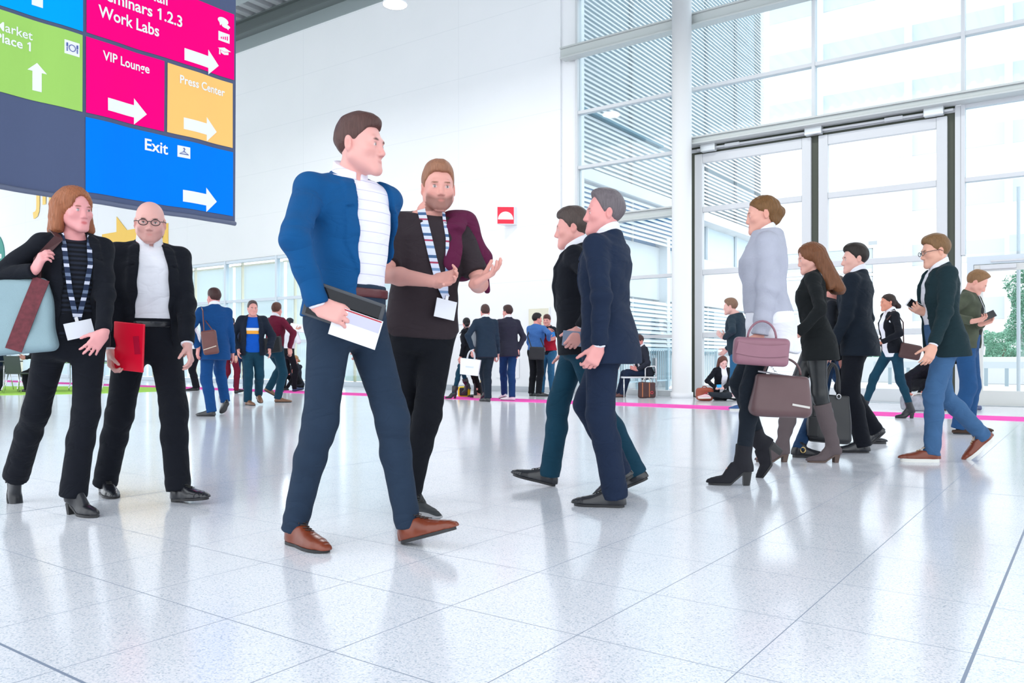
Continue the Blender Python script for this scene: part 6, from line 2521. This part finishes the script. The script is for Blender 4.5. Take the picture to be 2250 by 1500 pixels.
# middle group by the white wall
K18, _ = far('man in a dark grey suit walking away with the white carrier bag', [shirt(), jacket(cloth('slate_suit_wool', (30, 46, 64)), OPEN_V, hem=-.13)], tr(cloth('slate_trousers', (26, 38, 52))), H=1.84, z=15.15, face=-162, hip=1068, hy=-165, hair=(70, 46, 44), skin=(228, 160, 152), vox=.010,
             feet=dict(R=dict(x=1076, dz=-.0, yaw=-140), L=dict(x=1072, y=862, dz=.4, yaw=-150, pitch=-30)), arms=dict(L=dict(w=(1039, 769, -.12), hint=(1, -.2, -.2), hd=(-.2, -1, .1), curl=.9), R=dict(fk=(0, 8, 12))))
K19, _ = far('man in a dark blazer, blue jeans and white shoes beside the slate suit man', [shirt(), jacket(cloth('dark_plum_grey_blazer', (42, 42, 58)), OPEN_V, hem=-.13)], tr(cloth('indigo_denim', (18, 56, 104)), (.094, .068, .060)), dict(BLK, mat=mat('white_leather', (.8, .8, .82), .4)), H=1.87, z=15.75, face=-160, hip=1118, hy=-135, hair=(58, 38, 36), skin=(228, 160, 152), vox=.010,
             feet=dict(R=dict(x=1131, dz=-.2, yaw=-115), L=dict(x=1112, y=872, dz=.35, yaw=-150, pitch=-12)), arms=dict(R=dict(w=(1138, 768, -.05), hint=(1, -.2, 0), hd=(.1, -1, 0)), L=dict(fk=(0, 6, 12))))
c = at(1033, 806, 15.0)
A = np.array([nrm(cv(.97, -.1, .15)), nrm(cv(-.15, 0, .98)), UP])
A[2] = nrm(np.cross(A[1], A[0]))
A[1] = nrm(np.cross(A[0], A[2]))
wb_ = tag(empty('carrier_bag', tuple(c)), 'glossy white paper carrier bag held by the man in the slate suit', 'bag')
MB().prism([(-.17, -.15), (.17, -.15), (.19, .15), (-.19, .15)], -A[1] * .05, A[0], A[2], A[1] * .10).build('bag_body', mat('glossy_white_paper', (.86, .87, .92), .3), wb_, bevel=.006)
MB().tube(loop(c, A, .07, .17, 0, .14, y=-.045), .008, 6).tube(loop(c, A, .07, .17, 0, .14, y=.045), .008, 6).build('handle', mat('white_cord', (.7, .72, .78), .7), wb_)
ft_ = A[1] if np.dot(A[1], CF) < 0 else -A[1]
MB().obox(ft_ * .052 - A[2] * .0, A, (.075, .002, .014)).build('pale_print', mat('pale_grey_blue_print', (.68, .73, .82), .5), wb_)

K20, _ = far('small woman with a dark bun and grey backpack before the switch plate', [jacket(BLACKSUIT, OPEN_V, hem=-.08)], tr(TEALJEAN, (.088, .06, .046)), dict(mat=BOOTBLK, tip='point', shaft=.12, name='ankle_boot', wide=.9, len=.26), H=1.60, fem=True, z=16.4, heel=.06, face=-120, hip=1030, hy=-165, hair=(18, 16, 20), hairstyle='bun', bun=(0, -.10, -.03), bunr=(.04, .035, .035), skin=(220, 150, 140), vox=.010,
             feet=dict(L=dict(x=1003, dz=-.2, yaw=-100), R=dict(x=1036, y=853, dz=.3, yaw=-110, pitch=-30)), arms=dict(L=dict(fk=(-4, 10, 12)), R=dict(fk=(5, 8, 16))))
c = K20.ctr(.36) - K20.Yc * .19 + K20.Xc * .02
A = np.array([K20.Xc, K20.Yc, K20.up])
bpk = soft('backpack', 'grey backpack with a yellow label on the back of the small woman', 'bag', c, A, (.13, .06, .19), mat('grey_nylon', (.22, .25, .28), .7), .04, .004, vox=.011)
MB().obox(-A[1] * .064 + A[2] * .02 + A[0] * .03, A, (.05, .003, .022)).build('yellow_label', mat('yellow_label', srgb((226, 214, 110)), .6), bpk)
sp_b = MB()
for sg in (-1, 1):
    sp_b.ribbon([A[0] * .07 * sg + A[2] * .17 + A[1] * .03, A[0] * .09 * sg + A[2] * .24 + A[1] * .18, A[0] * .095 * sg + A[2] * .1 + A[1] * .32], [A[2], A[2], A[1]], .035, .004)
sp_b.build('strap', mat('grey_nylon'), bpk)
DOTS = stripes('dotted_leggings', [(0, (20, 20, 28)), (.7, (120, 112, 116)), (.85, (20, 20, 28))], 'Z', 70, check=True)
K21, _ = far('woman in dotted leggings and black flats hidden behind the white carrier bag', [jacket(BLACKSUIT, OPEN_V, hem=-.04)], tr(DOTS, (.085, .056, .044), low=.3), dict(BLK, style='flat', name='ballet_flat', sock=mat('pink_skin_sock', srgb((214, 150, 140)), .7)), H=1.62, fem=True, z=16.9, face=-70, hip=1052, hy=-150, hair=(30, 24, 24), hairstyle='bun', walk=0)
c = at(1055, 853, 16.9)
A = np.array([CR, CF, UP])
fb2 = soft('floor_bag', 'black bag on the floor behind the slate suit man', 'bag', (c[0], c[1], .155), A, (.13, .08, .15), mat('black_nylon'), .03, .005, vox=.011)
tag(MB().box((-.13, -.10, 0), (.13, .10, .055)).build('flat_box', mat('beige_card_box', (.62, .54, .42), .7), bevel=.004), 'flat beige box on the floor by the black bag', 'box').location = tuple(at(1058, 0, 16.45) * np.array([1, 1, 0]))
yb = soft('yellow_scarf', 'bright yellow scarf draped beside the black floor bag', 'scarf', np.array([*at(1062, 0, 17.15)[:2], .26]), A, (.06, .05, .26), mat('bright_yellow_cloth', srgb((250, 214, 30)), .8), .03, .012, vox=.012)
yb2 = soft('yellow_bag', 'yellow and black sports bag on the floor left of the dotted leggings', 'bag', np.array([*at(1020, 0, 17.1)[:2], .11]), A, (.13, .07, .11), mat('bright_yellow_cloth'), .04, .008, vox=.012)
MB().obox((.03, -.06, 0), A, (.085, .03, .085)).build('black_panel', mat('black_nylon'), yb2, bevel=.02)

K22, _ = far('man in a denim blue shirt with a black bag, talking, seen from behind', [sweater(DENIMSHIRT, hem=-.09, fold=.008)], tr(BLACKJEAN, (.096, .072, .064)), dict(BLK), H=1.81, z=17.5, face=150, hip=1177, hy=112, hair=(24, 20, 22), skin=(222, 150, 140), vox=.010,
             feet=dict(L=dict(x=1164, dz=-.15, yaw=140), R=dict(x=1178, dz=-.25, yaw=95)), arms=dict(R=dict(w=(1206, 746, -.1), hint=(.6, -.8, -.2), hd=(.9, .2, .1)), L=dict(fk=(12, 8, 40))))
A = np.array([nrm(cv(.98, -.04, .1)), nrm(cv(-.1, 0, .98)), UP])
A[2] = nrm(np.cross(A[1], A[0]))
c = at(1180, 776, 17.12)
mb2 = soft('messenger_bag', 'black messenger bag hanging on the back of the man in the denim blue shirt', 'bag', c, A, (.165, .05, .135), mat('black_nylon'), .03, .004, vox=.011)
MB().tube([A[0] * -.13 + A[2] * .13, K22.sh['L'] * .9 + K22.sh['R'] * .1 - c - K22.Yc * .15 - UP * .16, K22.sh['L'] - c + UP * .07 + K22.Xc * .05, K22.sh['L'] - c + K22.Yc * .14 + K22.Xc * .1, A[0] * .15 + A[2] * .12 - A[1] * .0], .013, 6).build('strap', mat('black_nylon'), mb2)
K23, sp = far('man in a red vest and blue jeans facing the denim shirt man', [sweater(cloth('dark_navy_tee', (22, 30, 44)), sleeve=1), dict(type='vest', name='vest', mat=cloth('red_vest', (176, 26, 50)), hem=.04, ease=.032, sleeve=0, neck=.50)], tr(cloth('washed_blue_denim', (44, 96, 134), vary=.2), (.094, .070, .062)), dict(BLK), H=1.80, z=18.0, face=-45, hip=1206, hy=-20, hair=(84, 50, 44), hairstyle='fringe', skin=(228, 160, 150), vox=.010,
              feet=dict(R=dict(x=1194, dz=-.1, yaw=-50), L=dict(x=1212, dz=-.1, yaw=20)), arms=dict(L=dict(w=(1214, 730, -.34), hint=(.8, -.7, 0), hd=(-.4, .2, .4)), R=dict(w=(1204, 728, -.34), hint=(.8, -.7, 0), hd=(.5, .2, .3))))
lanyard(K23, sp['tops'][1], K23.empty, [(.045, .52, .014), (.04, .42), (.02, .28), (.0, .12)], .02, mat('white_lanyard', (.8, .8, .84), .6), (.10, .09, 0, BADGE))
bc_ = tag(MB().obox((0, 0, 0), np.array([nrm(cv(.9, .2, 0)), nrm(cv(0, .3, .95)), nrm(cv(-.2, .9, -.3))]), (.085, .004, .06)).build('booklet', mat('bright_blue_booklet', srgb((30, 130, 210)), .5)), 'bright blue booklet held between the two talking men', 'booklet')
bc_.location = tuple(at(1211, 736, 17.45))

# right side
K15, _ = far('boy in a dark hooded jacket and jeans behind the woman in the grey sweater', [sweater(cloth('dark_teal_grey_hoodie', (34, 50, 62)), hem=-.08, ease=.035)], tr(cloth('washed_blue_denim', (44, 96, 134))), dict(BLK, mat=mat('blue_canvas', (.05, .12, .3), .8), solemat=mat('white_rubber_sole', (.78, .77, .72), .5), sole=.024, name='sneaker'), H=1.78, z=12.75, face=-128, hip=1622, hy=-118, hoff=-.06, hair=(126, 96, 78), skin=(230, 180, 170), vox=.010,
             feet=dict(L=dict(x=1644, dz=-.1, yaw=-100), R=dict(x=1652, dz=.2, yaw=-110)), arms=dict(L=dict(w=(1592, 742, -.1), hint=(.8, -.7, -.4), hd=(-.5, .3, .2)), R=dict(fk=(10, 8, 40))))
K13, _ = far('woman with a dark ponytail in black jacket, teal jeans and heeled boots', [shirt(hem=-.10, ease=.016, sleeve=0), jacket(BLACKSUIT, OPEN_W, hem=-.04)], tr(TEALJEAN, (.09, .062, .048), low=.4), dict(mat=BOOTBLK, tip='point', shaft=.10, name='ankle_boot', wide=.9, len=.262), H=1.655, fem=True, z=11.0, heel=.06, face=-88, hip=1962, lean=4, hy=-92, hp=4, hair=(42, 28, 22), hairstyle='pony', skin=(216, 146, 122), vox=.0095,
             feet=dict(L=dict(x=2009, dz=.0, yaw=-98), R=dict(x=1902, dz=.15, yaw=-95, pitch=10)), arms=dict(L=dict(w=(1936, 752, -.2), hint=(.7, -.7, -.4), hd=(-.9, .15, .1)), R=dict(w=(1932, 756, .12), hint=(.6, -.7, -.4), hd=(-.9, .1, 0))))
cu = tag(empty('paper_bundle', tuple(palm(K13, 'L', .10, .03))), 'crumpled white paper bundle in the hand of the ponytail woman', 'papers')
bb = Field()
bb.add(ell((0, 0, 0), (.10, .05, .035), np.array([CR, CF, UP])), 0)
bb.mod(folds(.012, 60, 3, nrm(CR + UP), None, 1))
V, Q = surface(bb, .009)
to_obj('crumpled_paper', V, Q, PAPER, cu, (0, 0, 0))
A = np.array([nrm(cv(.9, -.2, .3)), nrm(cv(-.3, 0, .95)), UP])
A[2] = nrm(np.cross(A[1], A[0]))
A[1] = nrm(np.cross(A[0], A[2]))
c = at(2000, 772, 10.75)
pb_ = soft('shoulder_bag', 'dark brown shoulder bag swinging behind the ponytail woman', 'bag', c, A, (.13, .05, .10), mat('dark_brown_bag_leather', srgb((70, 40, 40)), .5), .03, .005, vox=.01)
MB().tube([A[0] * -.1 + A[2] * .09, K13.sh['L'] - c - K13.Yc * .11 - UP * .1, K13.sh['L'] - c + UP * .065, K13.sh['L'] - c + K13.Yc * .11 - UP * .05], .009, 6).build('strap', mat('dark_brown_bag_leather'), pb_)

K14, _ = far('dark haired person crouching over the grey travel bag, in black', [sweater(BLACKSUIT, hem=-.04)], tr(BLACKSUIT), dict(BLK), H=1.70, z=13.0, face=15, hip=2010, hipz=.42, lean=52, hy=10, hp=34, hair=(38, 30, 28), skin=(214, 140, 128), vox=.0105,
             feet=dict(R=dict(off=(.12, .12, 0), hint=(0, 0, .4)), L=dict(off=(-.12, .22, 0), hint=(0, 0, .4))), arms=dict(R=dict(w=(1996, 862, -.42), hint=(.9, -.2, -.3), hd=(.3, -.9, .2)), L=dict(w=(2027, 862, -.42), hint=(.9, -.2, -.3), hd=(-.1, -.9, .2))))
pv, pn_ = torso_pt(K14, dict(type='sweater', ease=.02), -.02, .48, .03)
sc = soft('pink_scarf', 'bright pink and white scarf hanging from the neck of the crouching person', 'scarf', pv + CF * -.12 - UP * .12, np.array([CR, CF, UP]), (.055, .03, .15), mat('bright_pink_cloth', srgb((236, 40, 110)), .8), .025, .008, vox=.01, taper=-.02)
for sg in (-1, 1):
    MB().ribbon([CR * .05 * sg + UP * .16 - CF * .035, CR * .06 * sg - CF * .04, CR * .02 * sg - UP * .15 - CF * .04], -CF, .028, .004).build('white_border', PAPER, sc)
gp_ = at(2000, 0, 12.75) * np.array([1, 1, 0])
A = np.array([nrm(cv(1, 0, .1)), nrm(cv(-.1, 0, 1)), UP])
tv = soft('travel_bag', 'grey cloth travel bag on the floor in front of the crouching person', 'bag', gp_ + UP * .125 - CF * .2, A, (.22, .10, .12), mat('grey_patterned_canvas', (.34, .36, .40), .8, vary=.5, vscale=14), .045, .012, vox=.011)
MB().tube([q - CF * .08 for q in loop(gp_, A, .10, .05, 0, .10)], .009, 6).build('handle', mat('pale_cord', (.66, .66, .62), .7), tv)
MB().ribbon([A[0] * -.17 + A[2] * .124, A[0] * .19 + A[2] * .124], UP, .03, .004).build('zip_band', mat('pale_cord'), tv)

# seated girl on the floor
K16, _ = far('girl with long brown hair sitting cross-legged on the floor with a blue phone', [shirt(hem=-.02, sleeve=0, ease=.014), jacket(BLACKSUIT, OPEN_W, hem=-.02)], tr(cloth('grey_black_jeans', (38, 44, 52)), (.088, .062, .050), low=.3), dict(mat=mat('white_red_canvas', srgb((226, 190, 196)), .8), solemat=mat('white_rubber_sole', (.78, .77, .72), .5), tip='round', sole=.022, name='sneaker', laces=1, lacemat=mat('red_lace', (.6, .02, .1), .7)), H=1.66, fem=True, z=15.75, face=12, hip=1583, hipz=.115, lean=8, hy=6, hp=26, hair=(96, 58, 48), hairstyle='long', hairlen=.40, skin=(238, 190, 184), vox=.0085,
             feet=dict(R=dict(x=1592, dz=-.34, yaw=75, y=874), L=dict(x=1562, dz=-.42, yaw=-75, y=875)),
             arms=dict(R=dict(w=(1574, 853, -.36), hint=(.9, -.4, -.2), hd=(.6, .2, .5)), L=dict(w=(1589, 853, -.36), hint=(.9, -.4, -.2), hd=(-.5, .2, .5))))
ph = tag(empty('phone', tuple(at(1580, 848, 15.25))), 'bright blue phone in the hands of the girl on the floor', 'phone')
MB().obox((0, 0, 0), np.array([nrm(cv(1, .05, 0)), nrm(cv(0, .5, .86)), nrm(cv(0, .86, -.5))]), (.045, .005, .032)).build('phone_body', mat('bright_blue_phone', srgb((40, 160, 220)), .4), ph, bevel=.003)
c = at(1548, 868, 15.55)
rb_ = soft('backpack', 'rust coloured backpack lying on the floor beside the seated girl', 'bag', np.array([c[0], c[1], .125]), np.array([CR, CF, UP]), (.15, .12, .12), mat('rust_leather', srgb((160, 76, 54)), .6, vary=.2, vscale=10), .05, .012, vox=.011)
MB().tube(loop(c, np.array([CR, CF, UP]), .05, .05, 0, .10), .009, 6).build('handle', mat('rust_leather'), rb_)

# seated man on the bench by the window
zb_ = 17.0
K17, _ = far('bearded man in a dark suit sitting on the steel bench by the window', [shirt(), jacket(CHARCOAL, OPEN_W, hem=-.06)], tr(NAVYSUIT), dict(BLK, mat=mat('brown_shoe_leather', srgb((92, 50, 46)), .4)), H=1.78, z=zb_, face=-75, hip=1419, hipz=.50, lean=10, hy=-62, hp=24, hair=(66, 44, 42), beard=(74, 44, 42), skin=(210, 140, 134), vox=.0095,
             feet=dict(L=dict(x=1374, dz=-.15, yaw=-90), R=dict(x=1366, dz=.15, yaw=-85)), arms=dict(L=dict(w=(1400, 812, -.2), hint=(.7, -.8, -.3), hd=(-.8, .3, .2)), R=dict(w=(1398, 812, .1), hint=(.7, -.8, -.3), hd=(-.8, .3, 0))))
CHROME = mat('polished_steel_tube', (.75, .78, .8), .2, metal=.9)
p = at(1412, 0, zb_) * np.array([1, 1, 0])
be = tag(empty('bench', tuple(p)), 'steel bench with tubular arms under the bearded man in the suit', 'bench')
MB().obox(UP * .415 - CR * .10, np.array([CR, CF, UP]), (.36, .24, .018)).build('seat', mat('pale_steel_seat', (.68, .71, .74), .4, metal=.4), be, bevel=.008)
for sx in (.24,):
    for sy in (-.22, .22):
        MB().tube([CR * (sx - .22) + CF * sy, CR * (sx - .22) + CF * sy + UP * .60, CR * (sx - .18) + CF * sy + UP * .64, CR * (sx - .02) + CF * sy + UP * .65, CR * (sx + .0) + CF * sy + UP * .60, CR * (sx + .02) + CF * sy], .016, 8).build('arm_frame', CHROME, be, smooth=True)
for sy in (-.22, .22):
    MB().tube([CR * -.42 + CF * sy, CR * -.42 + CF * sy + UP * .41], .016, 8).build('leg', CHROME, be, smooth=True)
MB().obox(UP * .66 + CR * .245, np.array([CR, CF, UP]), (.012, .22, .16)).build('backrest', mat('pale_steel_seat'), be, bevel=.006)
c = at(1421, 0, zb_ - .45) * np.array([1, 1, 0])
fbg = soft('leather_bag', 'dark brown leather bag with tan straps on the floor by the bench', 'bag', c + UP * .165, np.array([CR, CF, UP]), (.17, .09, .16), mat('dark_brown_bag_leather'), .03, .008, vox=.01)
MB().ribbon([CR * -.10 + UP * y - CF * .092 for y in (-.14, 0, .15)], -CF, .02, .004).ribbon([CR * .04 + UP * y - CF * .092 for y in (-.14, 0, .15)], -CF, .02, .004).build('strap', mat('tan_strap', srgb((176, 104, 66)), .5), fbg)
MB().tube(loop(c, np.array([CR, CF, UP]), .08, .12, 0, .14), .010, 6).build('handle', mat('pale_cord'), fbg)
MB().tube([CR * (.09 + .025 * math.cos(t)) - CF * .095 + UP * (-.05 + .025 * math.sin(t)) for t in np.linspace(0, 6.28, 13)], .009, 6).build('badge_charm', mat('red_print'), fbg)

# bottle lying by the door
p = at(2161, 898, 12.75)
wbt = tag(empty('water_bottle', (p[0], p[1], .035)), 'small plastic bottle with dark label lying on the mat by the glass door', 'bottle')
pr = MB().lathe([(.0, 0), (.033, .004), (.035, .02), (.035, .12), (.03, .145), (.014, .165), (.014, .185), (0, .186)], (0, 0, 0), 20)
bo = pr.build('bottle_body', glass_mat('clear_bottle_plastic', (.9, .95, .97), .12), wbt, smooth=True)
MB().lathe([(.0355, .045), (.036, .046), (.036, .10), (.0355, .101)], (0, 0, 0), 20).build('bottle_label', mat('navy_label', (.08, .1, .2), .5), wbt, smooth=True)
MB().lathe([(.0, .18), (.017, .181), (.017, .2), (0, .2)], (0, 0, 0), 16).build('bottle_cap', PAPER, wbt)
wbt.rotation_euler = (math.pi / 2, 0, -math.pi / 2 + YAW)

# ------------------------------------------------------------------ tables and chairs on the green carpet
DARKSEAT = mat('dark_green_grey_shell', (.045, .06, .06), .5)
LIME = mat('lime_plastic', srgb((140, 210, 40)), .4)


def chair(px, z, face, label):
    p = at(px, 0, z) * np.array([1, 1, 0])
    t = tag(empty('chair', (p[0], p[1], .008)), label, 'chair', 'chairs on the green carpet')
    f = facing(face)
    x = np.cross(f, UP)
    A = np.array([x, f, UP])
    MB().obox(UP * .45, A, (.21, .21, .014)).build('seat', DARKSEAT, t, bevel=.008)
    b = nrm(UP - f * .18)
    MB().obox(UP * .66 - f * .235, np.array([x, np.cross(b, x), b]), (.20, .010, .20)).build('backrest', DARKSEAT, t, bevel=.006)
    for sx in (-1, 1):
        for sy in (-1, 1):
            MB().tube([x * .17 * sx + f * .16 * sy + UP * .44, x * .22 * sx + f * .24 * sy], .012, 8).build('leg', CHROME, t, smooth=True)
    return t


def table(px, z, label):
    p = at(px, 0, z) * np.array([1, 1, 0])
    t = tag(empty('table', (p[0], p[1], .008)), label, 'table', 'tables on the green carpet')
    A = np.array([CR, CF, UP])
    MB().obox(UP * .73, A, (.62, .36, .014)).build('table_top', mat('dark_table_top', (.05, .06, .07), .35), t, bevel=.004)
    for sx in (-1, 1):
        for sy in (-1, 1):
            MB().tube([CR * .56 * sx + CF * .3 * sy + UP * .72, CR * .56 * sx + CF * .3 * sy + UP * .16, CR * .56 * sx + CF * (.3 * sy - .06) + UP * .09, CR * .56 * sx + CF * (.3 * sy - .06)], .014, 8).build('leg', CHROME, t, smooth=True)
        MB().tube([CR * .56 * sx + CF * .3 + UP * .69, CR * .56 * sx - CF * .3 + UP * .69], .012, 6).build('crossbar', LIME, t)
    return t


table(-26, 19.4, 'dark table at the frame edge with the water bottle on it')
table(190, 19.9, 'dark table behind the legs of the woman in the black blazer')
chair(44, 18.9, 172, 'dark shell chair seen from behind beside the water bottle table')
chair(0, 20.6, 10, 'dark shell chair on the far side of the water bottle table')
chair(92, 19.6, -120, 'dark shell chair under the man in black by the second table')
p = at(20, 0, 19.35) * np.array([1, 1, 0]) + UP * (.73 + .014 + .008)
wb2 = tag(empty('water_bottle', tuple(p)), 'clear water bottle with teal cap standing on the dark table', 'bottle')
MB().lathe([(0, 0), (.033, .004), (.035, .02), (.035, .13), (.028, .165), (.014, .19), (.014, .2), (0, .201)], (0, 0, 0), 18).build('bottle_body', mat('clear_blue_plastic', (.62, .74, .8), .15), wb2, smooth=True)
MB().lathe([(0, .2), (.017, .201), (.017, .225), (0, .226)], (0, 0, 0), 14).build('bottle_cap', mat('teal_cap', srgb((40, 140, 120)), .5), wb2)
p = at(29.5, 0, 19.2) * np.array([1, 1, 0]) + UP * (.752)
tag(MB().lathe([(0, 0), (.028, 0), (.036, .09), (0, .088)], (0, 0, 0), 18).build('paper_cup', PAPER, smooth=False), 'small white paper cup beside the water bottle', 'cup').location = tuple(p)
K31, _ = far('person in black sitting at the table behind the teal tote bag', [jacket(BLACKSUIT, OPEN_W, hem=-.04)], tr(BLACKSUIT), dict(BLK), H=1.74, z=19.6, face=-110, hip=92, hipz=.54, lean=14, hy=-100, hp=10, hair=(40, 30, 28), skin=(200, 140, 126),
             feet=dict(R=dict(x=70, dz=.1, yaw=-100), L=dict(x=64, dz=-.2, yaw=-100)), arms=dict(L=dict(w=(58, 786, -.2), hint=(.6, -.8, -.3), hd=(-.9, -.1, .1)), R=dict(w=(52, 784, .2), hint=(.6, -.8, -.3), hd=(-.9, 0, 0))))
K32, _ = far('person with bare forearms sitting on the far side of the water bottle table', [sweater(NAVYSUIT, sleeve=.6)], tr(CHARCOAL), dict(BLK, style='flat'), H=1.70, z=20.5, face=20, hip=-2, hipz=.54, lean=12, hy=20, hp=10, hair=(60, 44, 36), skin=(214, 156, 134),
             feet=dict(R=dict(off=(.10, .4, 0)), L=dict(off=(-.10, .36, 0))), arms=dict(R=dict(w=(-20, 771, -.5), hint=(.9, -.5, -.2), hd=(.8, 0, .3)), L=dict(w=(14, 769, -.5), hint=(.9, -.5, -.2), hd=(-.8, 0, .2))))
